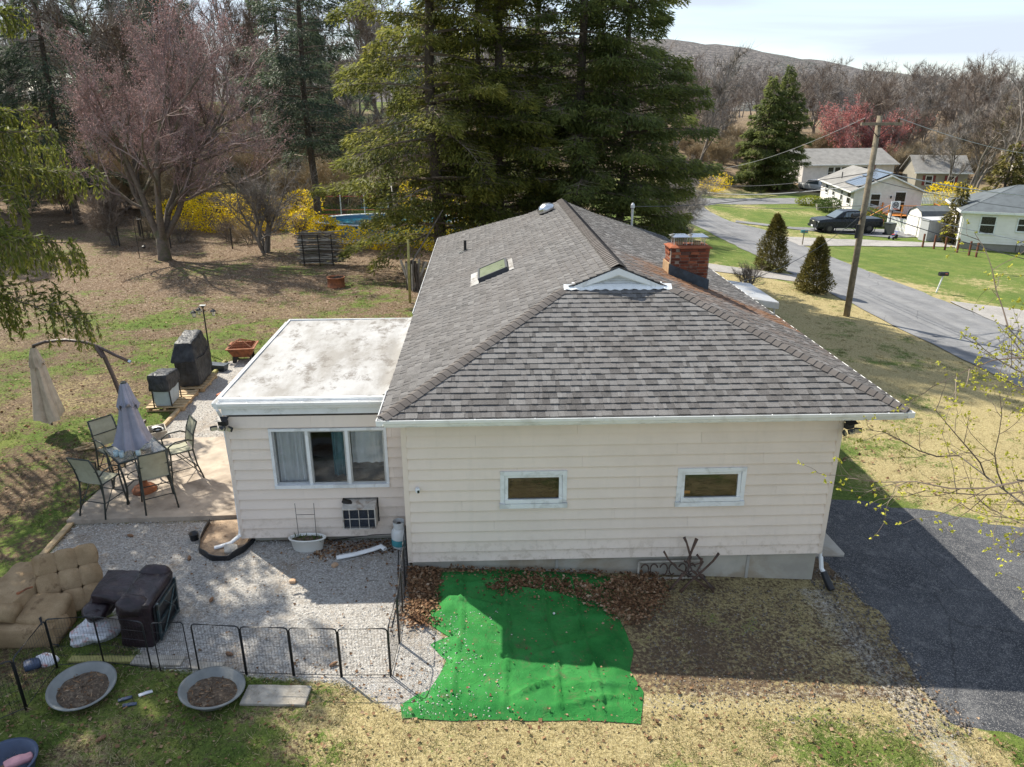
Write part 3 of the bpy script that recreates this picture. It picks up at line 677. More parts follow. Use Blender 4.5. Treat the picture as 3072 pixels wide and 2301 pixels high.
for dx, sx, sy in ((-.5, .22, 1.4), (.46, .12, 1.3)): MB().box(c0 + RL @ A([dx,0,.026]), (sx, sy, .008), RL).obj('flashing', 'membrane', SKY)
v0 = on_left(.82, 11.45); MB().rod(v0, v0+A([0,0,.34]), .045, 10).obj('vent_pipe', 'black_plastic', H); MB().box(v0+RL@A([-.05,0,.03]), (.3,.26,.012), RL).obj('vent_flashing', 'chrome', H)
v0 = on_left(3.38, 12.35); MB().lathe([(.26,.0),(.27,.10),(.25,.14),(.18,.20),(.08,.235),(.005,.24)], 18, v0+A([0,0,.06]), RL).obj('dome_vent', 'chrome', H, smooth=True)
zR = lambda x: zr(EA['x1']-x)
MB().tube([(6.68,15.2,zR(6.68)-.1),(6.68,15.2,zR(6.68)+.62)], .04, 10).lathe([(.045,0),(.075,.04),(.07,.14),(.03,.2),(.004,.21)], 10, (6.68,15.2,zR(6.68)+.6)).obj('service_mast', 'aluminium', H)
# --- brick chimney
CH = thing('chimney', 'red brick chimney with metal flue caps rising through the right hand roof slope', 'chimney', (5.93, 5.10, 4.0))
CH.parent = H; del CH['category']; del CH['label']
n = N('brick'); p = n.pos(); r = n.rnd()
c = n.ramp(r, [(0, (.075, .022, .014)), (.3, (.16, .045, .025)), (.6, (.25, .075, .038)), (.85, (.32, .11, .055)), (1, (.10, .05, .04))])
c = n.mix(n.mr(n.noise(14, 5, .7, p), .4, .75, 0, .6), c, (.06, .025, .018)); c = n.mix(n.mr(n.noise(5, 4, .6, p), .62, .74, 0, .5), c, (.34, .26, .2))
n.set(c, .9, spec=.2); n.bump(n.noise(70, 4, .65, p), .6, .006)
P('mortar', (.26, .21, .17), .95, .25, 20, (.12, .08, .06), 6, .6, bump=.5, bsc=80, bd=.006)
MB().b2(-.43, .43, -.245, .245, -.2, 1.075).obj('mortar_core', 'mortar', CH)
bl_, bh_, bd_ = .203, .058, .095; brick_me = None
def brick(x, y, z, rot, hd=False):
    global brick_me
    if brick_me is None: ob = MB().rbox((0,0,0), (.196, .09, .058), .006, k=3).obj('brick', 'brick', CH); brick_me = ob.data
    else: ob = place(brick_me, 'brick', CH)
    ob.location = (x + rng.normal()*.001, y + rng.normal()*.001, z); ob.rotation_euler = (0, 0, rot)
    if hd: ob.scale = (.47, 1, 1)
for k in range(17):
    z = -.02 + k*.0665; ex = .018 if k >= 15 else 0; off = 0 if k % 2 else .102
    if z < .1 and k < 1: continue
    for i in range(5):
        x = -.43 + .1 + off*0 + i*.2075 - (off if i else 0) + (0 if k % 2 else 0)
        if k % 2: xs = -.345 + i*.2075 if i < 4 else None
        else: xs = -.345-.052+.0 + i*.2075*.97 if 0 < i < 4 else None
        if xs is not None and xs < .4: brick(xs + (.03 if k % 2 else .06), -.215-ex, z, 0)
    if k % 2 == 0:
        brick(-.375, -.215-ex, z, 0, True); brick(.375, -.215-ex, z, 0, True)
    for sx in (-1, 1):
        for j in range(2): brick(sx*(.39+ex), -.06 + j*.2075 + (.0 if k % 2 else .045) - .03, z, pi/2)
    for i in range(4): brick(-.315+i*.21, .215+ex, z, 0)
MB().b2(-.475, .475, -.285, .285, 1.085, 1.105).hexa([(-.46,-.27,1.105),(.46,-.27,1.105),(.46,.27,1.105),(-.46,.27,1.105),(-.40,-.21,1.135),(.40,-.21,1.135),(.40,.21,1.135),(-.40,.21,1.135)]).obj('crown', 'brick', CH)
P('lead_flashing', (.05, .065, .085), .5, .35, 9, (.02, .022, .026), 4, .7, metal=.4, bump=.4, bsc=14, bd=.012)
zc = lambda x: zR(5.93+x)-4.0
MB().hexa([(-.46,-.295,zc(-.46)-.03),(.46,-.295,zc(.46)-.05),(.46,-.27,zc(.46)-.05),(-.46,-.27,zc(-.46)-.03),(-.46,-.295,zc(-.46)+.24),(.46,-.295,zc(.46)+.26),(.46,-.27,zc(.46)+.26),(-.46,-.27,zc(-.46)+.24)]).obj('flashing', 'lead_flashing', CH)
P('rust_flash', (.40, .27, .15), .7, .25, 6, (.25, .10, .04), 3, .7, bump=.2)
MB().b2(-.468, -.448, -.28, .27, zc(-.45)-.06, zc(-.45)+.26).obj('flashing', 'rust_flash', CH)
for k, x in enumerate((-.2, .2)):
    cp = MB()
    for dx in (-.14, .14):
        for dy in (-.12, .12): cp.rod((x+dx, dy, 1.13), (x+dx, dy, 1.32), .008, 5)
    for i in range(7): cp.rod((x-.14+i*.0467, -.12, 1.13), (x-.14+i*.0467, -.12, 1.32), .003, 4); cp.rod((x-.14+i*.0467, .12, 1.13), (x-.14+i*.0467, .12, 1.32), .003, 4)
    for j in range(6):
        for dx in (-.14, .14): cp.rod((x+dx, -.12+j*.048, 1.13), (x+dx, -.12+j*.048, 1.32), .003, 4)
    cg = cp.obj('flue_cage', 'ac_metal', CH)
    MB().hexa([(x-.2,-.2,1.32),(x+.2,-.2,1.32),(x+.2,.2,1.32),(x-.2,.2,1.32),(x-.13,-.08,1.36),(x+.13,-.08,1.36),(x+.13,.08,1.36),(x-.13,.08,1.36)]).obj('flue_lid', 'chrome', cg)
    MB().lathe([(.085,1.08),(.085,1.2),(.07,1.2),(.07,1.08)], 12, (x,0,0)).obj('flue', 'rust_flash', CH)
# --- flat roof of the sun room
nx, ny = 30, 44; u = np.linspace(0, 1, nx); t = np.linspace(0, 1, ny); U, T = np.meshgrid(u, t, indexing='ij')
XX = -3.23 + (-.235+3.23)*U; YY = .93 + (5.93-.93)*T
ZZ = 3.235 + .03*U + .02*(fbm(XX*1.5, YY*1.5)-.5) + .02*np.exp(-((XX+1.55)/.03)**2) + .10*smooth(.93, 1., U) + .012*np.exp(-((U-.86)/.008)**2)
mb = MB().grid(np.stack([XX, YY, ZZ], -1)); FR = mb.obj('flat_roof', 'membrane', H, smooth=True)
MB().b2(-3.245, -.34, .875, .93, 3.14, 3.262).b2(-3.262, -3.23, .93, 5.95, 3.14, 3.262).b2(-3.262, -.3, 5.93, 5.96, 3.1, 3.27).obj('roof_edge', 'gutter_white', FR)
MB().b2(-3.22, -.02, .862, .90, 2.96, 3.15).b2(-3.22, -3.18, .90, 5.95, 2.96, 3.15).obj('fascia', 'trim_white', H)
MB().b2(-3.2, 0, 1.0, 5.9, 3.04, 3.06).obj('ceiling', 'wall_inside', H)
gutter((-3.25, .862), (-.345, .862), (0, -1), 3.215); gutter((-3.245, 5.95), (-3.245, .80), (-1, 0), 3.21)
downspout([(-3.26, .80, 3.08), (-3.24, .86, 2.95), (-3.235, .93, 2.85), (-3.235, .95, .62), (-3.24, .9, .5)], .03); downspout([(-3.22, .90, .52), (-3.38, .78, .42), (-3.66, .72, .36)], .045)
# flat white awning over the street door
aw = thing('door_awning', 'corrugated white metal awning over the street side door', 'awning', (9.0, 12.0, 0))
P('awning_metal', (.42, .43, .44), .45, .1, 4, (.40, .36, .30), 3, .5, metal=.1)
pr = np.empty((41, 2, 3))
for i in range(41): pr[i] = [(-1.5, -1.3+i*.065, 2.78+.025*(i % 2)), (1.5, -1.3+i*.065, 2.32+.025*(i % 2))]
mb = MB().grid(pr); mb.grid(pr-A([0,0,.012]), flip=True); mb.obj('roof_sheet', 'awning_metal', aw)
fr_ = MB().b2(1.47, 1.51, -1.32, 1.32, 2.13, 2.31)
for sy in (-1.33, 1.31): fr_.hexa([(-1.5,sy,2.60),(1.47,sy,2.13),(1.47,sy+.02,2.13),(-1.5,sy+.02,2.60),(-1.5,sy,2.78),(1.47,sy,2.31),(1.47,sy+.02,2.31),(-1.5,sy+.02,2.78)])
fr_.obj('valance', 'awning_metal', aw)
for sy in (-1.2, 1.2): MB().rod((1.42, sy, -1.1+.02*0), (1.42, sy, 2.2), .035, 6).obj('post', 'awning_metal', aw)
# things fixed to the walls
def floodlight(loc, rz_, label, heads=3):
    fl_ = thing('flood_light', label, 'flood light', loc, rz_, 'solar flood lights under the eaves')
    MB().rbox((0,-.06,.0), (.16,.09,.10), .012, k=3).obj('body', 'black_plastic', fl_); MB().box((0,-.09,.075), (.20,.13,.012), rx(.35)).obj('solar_panel', 'cell_black', fl_)
    for i, x in enumerate((-.15, 0, .15)[:heads]):
        hd = MB().rbox((x,-.12,-.085), (.125,.035,.085), .01, rz(-x*4) @ rx(-.5), k=3).obj('lamp_head', 'black_plastic', fl_)
        MB().box((x-x*.12,-.139,-.094), (.10,.006,.06), rz(-x*4) @ rx(-.5)).obj('lens', 'lens_amber', hd)
P('lens_amber', (.42, .36, .20), .3, .1, 40); P('cell_black', (.012, .013, .018), .55)
floodlight((-3.19, .87, 2.84), -.15, 'black solar flood light on the corner of the sun room')
floodlight((7.44, -.03, 3.0), .35, 'black solar flood light on the corner post above the driveway')
sc_ = thing('security_camera', 'small white security camera on the cream siding', 'camera', (.21, -.03, 1.93))
MB().rbox((0,-.05,0), (.075,.08,.09), .02, rz(.35), k=5).obj('body', 'trim_white', sc_, smooth=True); MB().rbox((.018,-.092,-.012), (.04,.012,.05), .005, rz(.35), k=3).obj('lens', 'black_plastic', sc_); MB().rod((0,0,0), (0,.03,0), .03, 8).obj('mount', 'trim_white', sc_)
# ------------------------------------------------------------------ vegetation
def leaf_mat(name, stops, tl=.3, rough=.6, noise_sc=.6, nz=.35):
    n = N(name); r = n.math('ADD', n.math('MULTIPLY', n.attr('rnd'), 1-nz), n.math('MULTIPLY', n.mr(n.noise(noise_sc, 3, .6), .3, .7), nz))
    c = n.ramp(r, stops); n.set(c, rough, spec=.25)
    if tl:
        t = n.new('BsdfTranslucent'); n.l(c, t.inputs[0]); m = n.new('MixShader'); m.inputs[0].default_value = tl
        n.l(n.b.outputs[0], m.inputs[1]); n.l(t.outputs[0], m.inputs[2]); n.l(m.outputs[0], n.o.inputs[0])
leaf_mat('hemlock_needles', [(0, (.04, .052, .017)), (.3, (.10, .12, .030)), (.6, (.20, .21, .046)), (.85, (.33, .31, .065)), (1, (.46, .41, .11))], .58)
leaf_mat('dark_needles', [(0, (.05, .068, .028)), (.45, (.135, .17, .055)), (.8, (.22, .245, .065)), (1, (.34, .33, .09))], .55)
leaf_mat('blue_needles', [(0, (.03, .045, .032)), (.5, (.075, .105, .066)), (.85, (.135, .17, .10)), (1, (.21, .24, .13))], .38)
leaf_mat('spruce_needles', [(0, (.04, .055, .014)), (.4, (.12, .145, .028)), (.7, (.23, .24, .042)), (.92, (.36, .34, .06)), (1, (.48, .43, .10))], .45, noise_sc=1.5)
leaf_mat('juniper_needles', [(0, (.045, .042, .014)), (.4, (.11, .098, .026)), (.75, (.18, .155, .036)), (1, (.28, .20, .08))])
leaf_mat('forsythia_bloom', [(0, (.50, .34, .01)), (.5, (.78, .58, .012)), (1, (.90, .74, .04))], .4)
leaf_mat('yellow_green', [(0, (.25, .25, .03)), (.5, (.45, .42, .06)), (1, (.62, .58, .12))], .4)
leaf_mat('maple_flower', [(0, (.36, .12, .11)), (.5, (.50, .17, .15)), (1, (.62, .28, .25))], .3)
leaf_mat('purple_bud', [(0, (.30, .165, .16)), (.45, (.47, .275, .265)), (.8, (.60, .385, .365)), (1, (.66, .20, .16))], .2)
leaf_mat('bud_green', [(0, (.28, .30, .03)), (.5, (.46, .46, .05)), (.85, (.62, .58, .09)), (1, (.40, .17, .06))], .3)
leaf_mat('box_green', [(0, (.02, .04, .010)), (.5, (.06, .10, .02)), (1, (.13, .17, .035))], .2)
leaf_mat('hedge_lime', [(0, (.16, .20, .02)), (.5, (.30, .33, .04)), (1, (.45, .46, .08))], .2)
leaf_mat('twig_grey', [(0, (.13, .112, .098)), (.5, (.235, .21, .188)), (1, (.37, .34, .31))], 0, .9)
leaf_mat('twig_brown', [(0, (.095, .07, .055)), (.5, (.18, .142, .115)), (1, (.31, .26, .21))], 0, .9)
leaf_mat('twig_plum', [(0, (.13, .095, .09)), (.5, (.25, .19, .18)), (1, (.38, .31, .29))], 0, .9)
leaf_mat('twig_tan', [(0, (.20, .15, .09)), (.5, (.34, .27, .17)), (1, (.46, .39, .28))], 0, .9)
P('bark_dark', (.075, .058, .045), .95, .4, 9, (.16, .14, .11), 6, .5, bump=.9, bsc=22, bd=.03)
P('bark_grey', (.16, .14, .12), .95, .35, 7, (.28, .26, .23), 3, .5, bump=.8, bsc=22, bd=.02)
P('bark_moss', (.13, .105, .085), .95, .35, 7, (.10, .11, .045), 1.6, .7, bump=.9, bsc=26, bd=.02)

def unit(v): return v/(np.linalg.norm(v, axis=-1, keepdims=True)+1e-9)
def cards(mb, base, d, ln, wd, tilt=None, r=None, rg=rng):
    """many small pointed blades: base point, direction, length, width"""
    n_ = len(base); up = unit(rg.normal(size=(n_, 3))*.55 + A([0,0,1.]) if tilt is None else tilt)
    sd = unit(np.cross(d, up)); ln = np.broadcast_to(ln, (n_,))[:,None]; wd = np.broadcast_to(wd, (n_,))[:,None]
    mid = base + d*ln*.45
    v = np.stack([base, mid - sd*wd*.5, base + d*ln, mid + sd*wd*.5], 1).reshape(-1, 3)
    f = np.arange(n_*4).reshape(-1, 4)
    mb.add(v, f, rg.random(n_) if r is None else r); return mb
def ribbons(mb, base, d, ln, wd, r=None, rg=rng):
    """thin twigs as long narrow triangles"""
    n_ = len(base); sd = unit(np.cross(d, rg.normal(size=(n_, 3)))); ln = np.broadcast_to(ln, (n_,))[:,None]; wd = np.broadcast_to(wd, (n_,))[:,None]
    v = np.stack([base - sd*wd*.5, base + sd*wd*.5, base + d*ln], 1).reshape(-1, 3)
    mb.add(v, np.arange(n_*3).reshape(-1, 3), rg.random(n_) if r is None else r); return mb

def conifer(H_, R, z0, nb, seed, dens=60, droop=.25, rise=.15, sl=.25, sw=.064, trunk_r=.26, prof=None, frond=.42, lean=0.):
    """trunk, limbs and needle crown of one evergreen as three meshes around the origin"""
    rg = np.random.default_rng(seed); tr = MB(); tz = np.linspace(0, H_*.97, 9)
    sway = np.c_[.12*np.sin(tz*.5+seed)+lean*tz, .12*np.cos(tz*.4+seed), tz]
    tr.tube(np.r_[[[sway[0,0], sway[0,1], -.5]], sway], np.r_[trunk_r*1.25, trunk_r*(1-tz/H_)**.8+.015], 9)
    lb = MB(); cr = MB(); prof = prof or (lambda u: (1-u)**.72*(.8+.2*min(1, u*5)))
    for i in range(nb):
        u = ((i+rg.random())/nb)**1.0; h = z0 + (H_-z0)*u; ln = max(.35, R*prof(u)*rg.uniform(.62, 1.12)); az = i*2.39996 + rg.normal()*.5
        o_ = A([np.interp(h, tz, sway[:,0]), np.interp(h, tz, sway[:,1]), h]); out = A([cos(az), sin(az), 0]); lat = A([-sin(az), cos(az), 0])
        ris = rise*(1-.3*u) + rg.normal()*.08; dr = droop*(1.1-.6*u)*(1+.3*rg.normal())
        path = lambda t: o_ + out*(ln*t)[...,None] + A([0,0,1.])*(ln*(ris*t - dr*t*t))[...,None] + lat*(ln*.06*np.sin(3*t+i))[...,None]
        t = np.linspace(0, .95, 5); lb.tube(path(t), np.linspace(max(.012, .014*ln), .006, 5), 4, False, rg.random())
        k = int(dens*ln*(.5+.5*ln/R)) + 6; t = rg.random(k)**.58*.85 + .15; s = rg.choice([-1, 1], k)*rg.random(k)**.8
        wdt = frond*ln*np.clip((1.08-t), 0, 1)**.7*np.clip(t*3, .25, 1)
        b = path(t) + lat*(s*wdt)[:,None] + A([0,0,1.])*(-.26*np.abs(s)*wdt + rg.normal(size=k)*.13)[:,None]
        d = unit(out*(.75+.2*rg.random(k))[:,None] + lat*(np.sign(s)*.8*np.abs(s)**.5)[:,None] + A([0,0,1.])*(-.30-.35*rg.random(k))[:,None] + rg.normal(size=(k,3))*.34)
        tipc = np.clip(rg.normal(.42, .2, k) + .28*(t-.5) + .12*rg.normal(), 0.01, .99)
        cards(cr, b, d, sl*(.55+.8*rg.random(k)), sw*(.7+.7*rg.random(k)), r=tipc, rg=rg)
        m_ = max(2, int(k*.12)); ribbons(lb, path(rg.random(m_)*.9), unit(out + lat*rg.choice([-1,1],m_)[:,None]*.9 + rg.normal(size=(m_,3))*.15 - A([0,0,.15])), frond*ln*.8*rg.random(m_)+.1, .018, rg=rg)
    return tr, lb, cr
def conifer_tree(name, label, loc, mat, bark='bark_dark', group=None, twig='twig_brown', **k):
    t = thing(name, label, 'tree', (loc[0], loc[1], gf(*loc)-.05), random.random()*6, group); tr, lb, cr = conifer(**k)
    tr.obj('trunk', bark, t, smooth=True); lb.obj('limbs', twig, t); cr.obj('crown', mat, t); return t

def skeleton(H_, seed, trunk_r, spread=.5, levels=4, nchild=(4, 4, 4), stems=1, fork=.25, up=.35, ratio=.62, tmin=.3, zst=-.1, leanf=1.):
    """bare crown: list of branches (points, radii, level) and the twig sites"""
    rg = np.random.default_rng(seed); br = []; sites = []
    def grow(p, d, ln, r, lv):
        m = 5; pts = [p]; dd = d
        for i in range(m-1):
            dd = unit(dd + rg.normal(size=3)*.13 + A([0,0,up*.10])); pts.append(pts[-1] + dd*ln/(m-1))
        pts = A(pts); br.append((pts, np.linspace(r, r*.5, m), lv))
        if lv >= levels-1: sites.append((pts, ln)); return
        nc = nchild[min(lv, len(nchild)-1)]
        for c in range(nc):
            t = tmin + (1-tmin)*(c+rg.random())/nc; q = p + 0; k = t*(m-1); i = min(int(k), m-2); q = pts[i] + (pts[i+1]-pts[i])*(k-i)
            ax = unit(pts[i+1]-pts[i]); pr = unit(np.cross(ax, rg.normal(size=3))); nd = unit(ax*(1-spread*.5) + pr*spread*rg.uniform(.7, 1.3) + A([0,0,up*.4]))
            grow(q, nd, ln*ratio*rg.uniform(.75, 1.15)*(1.1-.35*t), r*.55*(1.1-.4*t), lv+1)
        grow(pts[-1], unit(dd + rg.normal(size=3)*.2), ln*ratio*.9, r*.5, lv+1)
    for s in range(stems):
        a = s*2.4 + .5*rg.random(); lean = (.0 if stems == 1 else .35*leanf*rg.uniform(.3, 1.2))
        grow(A([.12*cos(a)*(stems > 1), .12*sin(a)*(stems > 1), zst]), unit(A([lean*cos(a), lean*sin(a), 1.])), H_*.5 if stems == 1 else H_*.45*rg.uniform(.8, 1.1), trunk_r, 0)
    return br, sites, rg
def bare_tree(name, label, loc, H_, seed, trunk_r, twn=10, twl=.5, tww=.014, bark='bark_grey', twig='twig_grey', bud=None, budn=0, buds=(.05, .03), group=None, budfn=None, cat='tree', sx=1., **k):
    t = thing(name, label, cat, (loc[0], loc[1], gf(*loc)-.03), random.random()*6, group); br, sites, rg = skeleton(H_, seed, trunk_r, **k)
    tk = MB(); cr = MB()
    for pts, rad, lv in br:
        pts = pts*A([sx, sx, 1])
        if lv <= 1: tk.tube(pts, rad, 8 if lv == 0 else 5, False)
        else: cr.tube(pts, np.maximum(rad, .004), 3, False, rg.random())
    B = []; D = []
    for pts, ln in sites:
        pts = pts*A([sx, sx, 1])
        u = rg.random(twn)*(len(pts)-1.01); i = u.astype(int); q = pts[i] + (pts[i+1]-pts[i])*(u-i)[:,None]; ax = unit(pts[i+1]-pts[i])
        B.append(q); D.append(unit(ax*.8 + rg.normal(size=(twn,3))*.55 + A([0,0,.25])))
    B = np.concatenate(B); D = np.concatenate(D); Ls = twl*(.4+.9*rg.random(len(B))); ribbons(cr, B, D, Ls, tww, rg=rg)
    tk.obj('trunk', bark, t, smooth=True); cr.obj('crown', twig, t)
    if bud:
        bd = MB(); k_ = np.repeat(np.arange(len(B)), budn); q = B[k_] + D[k_]*(Ls[k_]*(.15+.9*rg.random(len(k_))))[:,None] + rg.normal(size=(len(k_),3))*.02
        cards(bd, q, unit(rg.normal(size=q.shape)+A([0,0,.4])), buds[0]*(.6+.8*rg.random(len(q))), buds[1], r=None if budfn is None else budfn(q, rg), rg=rg); bd.obj('buds', bud, t)
    return t
def bush(name, label, loc, w, h, mat, n_=2500, sl=.10, sw=.05, seed=1, cone=0., group=None, cat='shrub', stem='twig_brown', depth=None, hollow=.35):
    """clipped or loose bush: leaf blades through an uneven volume over a bunch of stems"""
    rg = np.random.default_rng(seed); t = thing(name, label, cat, (loc[0], loc[1], gf(*loc)-.02), 0, group); depth = depth or w
    u = rg.random(n_); az = rg.random(n_)*2*pi; rr = (hollow + (1-hollow)*rg.random(n_)**.5)
    prof = (1-u**1.3*cone)*np.sqrt(np.clip(1-(np.abs(2*u-1 if cone < .5 else u*.9))**3, .05, 1)) if cone < .5 else np.clip((1-u)**.62*(.55+.9*np.minimum(u*4, .5)), .03, 1)
    lump = (.8 if cone < .5 else .62) + (.4 if cone < .5 else .76)*vn(az*1.6+seed, u*4+3)
    b = np.c_[np.cos(az)*rr*prof*lump*w/2, np.sin(az)*rr*prof*lump*depth/2, u*h*(.96+.08*lump)]
    d = unit(np.c_[np.cos(az)*.6, np.sin(az)*.6, np.full(n_, .55)] + rg.normal(size=(n_,3))*.5)
    mb = MB(); cards(mb, b, d, sl*(.6+.8*rg.random(n_)), sw*(.7+.6*rg.random(n_)), rg=rg)
    st = MB(); m_ = 16; a2 = rg.random(m_)*2*pi; ribbons(st, np.c_[np.cos(a2)*.05, np.sin(a2)*.05, np.zeros(m_)], unit(np.c_[np.cos(a2)*w/h*.5, np.sin(a2)*w/h*.5, np.ones(m_)]), h*.8, .03, rg=rg)
    st.obj('stems', stem, t); mb.obj('foliage', mat, t); return t

hg = 'tall hemlocks behind the house'
hem = conifer_tree('hemlock_tree', 'tall hemlock with a thick trunk beside the gravel end of the roof', (-.8, 24.6), 'hemlock_needles', group=hg, H_=25, R=6.4, z0=1.8, nb=140, seed=3, dens=190, trunk_r=.30)
conifer_tree('hemlock_tree', 'slender hemlock squeezed between two thicker hemlock trunks', (1.3, 25.8), 'hemlock_needles', group=hg, H_=22, R=4.4, z0=3, nb=90, seed=8, dens=150, trunk_r=.15)
conifer_tree('hemlock_tree', 'tall hemlock rising above the dome vent with a straight trunk', (2.2, 25.2), 'hemlock_needles', group=hg, H_=26, R=5.4, z0=2.4, nb=125, seed=12, dens=185, trunk_r=.24)
conifer_tree('hemlock_tree', 'dark hemlock standing behind the roof ridge', (6.0, 25.4), 'dark_needles', group=hg, H_=25, R=5.6, z0=1.6, nb=145, seed=21, dens=195, trunk_r=.26)
conifer_tree('hemlock_tree', 'broad dark hemlock at the street end of the row', (8.3, 26.2), 'dark_needles', group=hg, H_=19, R=5.6, z0=1.0, nb=165, seed=33, dens=205, trunk_r=.22, droop=.2, rise=.25)
conifer_tree('hemlock_tree', 'full skirted hemlock filling the gap behind the other hemlocks', (4.2, 29), 'dark_needles', group=hg, H_=24, R=6, z0=1.5, nb=70, seed=41, dens=100, trunk_r=.22)
conifer_tree('pine_tree', 'blue green pine with a bare dark lower trunk near the pool', (-9.5, 38.2), 'blue_needles', H_=23, R=4.6, z0=4.6, nb=150, seed=51, dens=110, trunk_r=.24, droop=.12)
cd = 'dark conifers at the back of the yard'
c1 = conifer_tree('hemlock_tree', 'dark drooping conifer standing behind the purple maple', (-27, 42), 'blue_needles', group=cd, H_=21, R=5, z0=3, nb=140, seed=61, dens=85, trunk_r=.25, droop=.4, sl=.42)
copy_tree(c1, (-33, 37, gf(-33, 37)), 2.1, 'dark drooping conifer behind the near spruce branches', 1.05); copy_tree(c1, (-22.5, 50, gf(-22.5, 50)), 4.0, 'dark drooping conifer beyond the back hedge')
copy_tree(c1, (-38, 50, gf(-38, 50)), 5.2, 'tall dark conifer at the shaded left corner of the slope', 1.2); copy_tree(c1, (-31, 62, gf(-31, 62)), .4, 'tall dark conifer high on the back slope', 1.25); copy_tree(c1, (-18, 66, gf(-18, 66)), 2.9, 'conifer among bare trees on the back slope', 1.1)
copy_tree(c1, (-2.5, 52, gf(-2.5, 52)), 1.0, 'conifer on the far side of the neighbours lawn', .95); copy_tree(c1, (-13, 56, gf(-13,56)), 1.7, 'conifer on the slope behind the yellow bushes', .8)
# --- hanging spruce boughs beside the patio
def spruce(loc, H_, R, seed):
    rg = np.random.default_rng(seed); t = thing('spruce_tree', 'near spruce with weeping yellow green boughs hanging over the lawn', 'tree', (*loc, gf(*loc)-.05))
    tr = MB(); z = np.linspace(-.4, H_, 9); tr.tube(np.c_[.05*np.sin(z), .05*np.cos(z), z], np.linspace(.26, .03, 9), 10); tr.obj('trunk', 'bark_dark', t, smooth=True)
    lb = MB(); cr = MB(); hang = MB(); nb = 84
    for i in range(nb):
        u = (i+rg.random())/nb; h = 4.6 + (H_-4.9)*u; ln = R*np.interp(h, [4.6, 5.5, 7, 9, 12, 16], [.88, 1.0, .96, .82, .5, .06])*rg.uniform(.78, 1.08); az = i*2.39996 + rg.normal()*.3
        out = A([cos(az), sin(az), 0]); lat = A([-sin(az), cos(az), 0]); o_ = A([0,0,h]); s0 = .10+.25*u; d0 = .62-.3*u
        path = lambda q: o_ + out*(ln*q)[...,None] + A([0,0,1.])*(ln*(s0*q - d0*q*q + .33*q**3.2))[...,None] + lat*(ln*.05*np.sin(4*q+i))[...,None]
        q = np.linspace(0, 1, 7); lb.tube(path(q), np.linspace(.03, .006, 7), 5, False, rg.random())
        ns = int(17*ln)
        for s in range(ns):                       # pendulous branchlets
            a = .12 + .88*rg.random()**.8; b0 = path(A([a]))[0]; sd = rg.choice([-1, 1]); off = rg.random()*.42*ln*(1.1-a); sl_ = rg.uniform(.25, .75)*(.6+.5*(1-a))
            d0_ = unit(lat*sd*.8 + out*.7 + A([0,0,.05])); p1 = b0 + d0_*off; pts = [b0, b0+d0_*off*.6+A([0,0,.02]), p1, p1 + d0_*.10 - A([0,0,.16]), p1 + d0_*.13 - A([0,0,.16+sl_*.5]), p1 + d0_*.12 - A([0,0,.16+sl_])]
            pts = A(pts); lb.tube(pts[[0, 2, 3, 5]], np.linspace(.007, .003, 4), 3, False, rg.random())
            k = int(36*(off+sl_)) + 6; w_ = rg.random(k)**.85*5*.999; j = w_.astype(int); p = pts[j] + (pts[j+1]-pts[j])*(w_-j)[:,None]; ax = unit(pts[j+1]-pts[j]+1e-6)
            dd = unit(ax*1.15 + rg.normal(size=(k,3))*.5); cards(cr, p, dd, .115*(.6+.8*rg.random(k)), .036, r=np.clip(.42+.22*rg.normal(size=k)+.35*(w_/5-.5), .01, .99), rg=rg)
            if rg.random() < .5: ribbons(hang, p[:4], unit(A([0,0,-1.])+rg.normal(size=(4,3))*.15), .35*rg.random(4)+.1, .007, rg=rg)
    lb.obj('limbs', 'twig_brown', t); hang.obj('hanging_twigs', 'twig_tan', t); cr.obj('crown', 'spruce_needles', t)
    cn = MB()
    cone = [(.004,0),(.02,-.02),(.028,-.06),(.026,-.10),(.012,-.14),(.003,-.15)]
    for x, y, z_ in ((3.9, .4, 7.0), (3.6, -.9, 3.9), (3.1, -1.6, 4.4), (4.2, .6, 4.8)): MB().lathe(cone, 8, (x, y, z_)).obj('cone', 'bark_moss', t, smooth=True)
    return t
spruce((-11.35, 3.7), 16, 5.5, 5)
# --- purple budded maple and bare scrub at the back of the yard
def pb(q, rg):
    base = np.clip(.45 + .2*rg.normal(size=len(q)), .01, .8); red = (q[:,2] > 11.2) & (rg.random(len(q)) < .55) & (np.sin(np.arctan2(q[:,1], q[:,0])-1) > -.4); return np.where(red, .99, base)
mp_ = bare_tree('maple_tree', 'wide multi stemmed maple hazed with purple red buds', (-15.7, 28.8), 14.6, 14, .17, twn=9, twl=.6, tww=.012, bark='bark_moss', twig='twig_plum', bud='purple_bud', budn=2, buds=(.06, .026), budfn=pb, levels=5, nchild=(4, 4, 3, 3), stems=7, spread=.6, up=.34, ratio=.60, tmin=.22, zst=1.1, leanf=1.5)
mp_.rotation_euler.z = 4.1
MB().tube([(0,0,-.4),(0,0,.3),(.02,0,.9),(.0,.0,1.6)], [.42,.34,.30,.26], 10).obj('trunk', 'bark_moss', mp_, smooth=True)
bare_tree('scrub_tree', 'leaning clump of bare grey stems beside the stick rack', (-10.9, 30.8), 6.5, 15, .10, twn=10, twl=.5, twig='twig_grey', levels=4, nchild=(4, 4, 4), stems=6, spread=.6, up=.2)
bare_tree('scrub_tree', 'thin bare brush at the foot of the purple maple hedge', (-20.5, 33.5), 4.5, 17, .06, twn=10, twl=.5, twig='twig_brown', levels=4, nchild=(4, 4, 3), stems=6, spread=.7, up=.1)
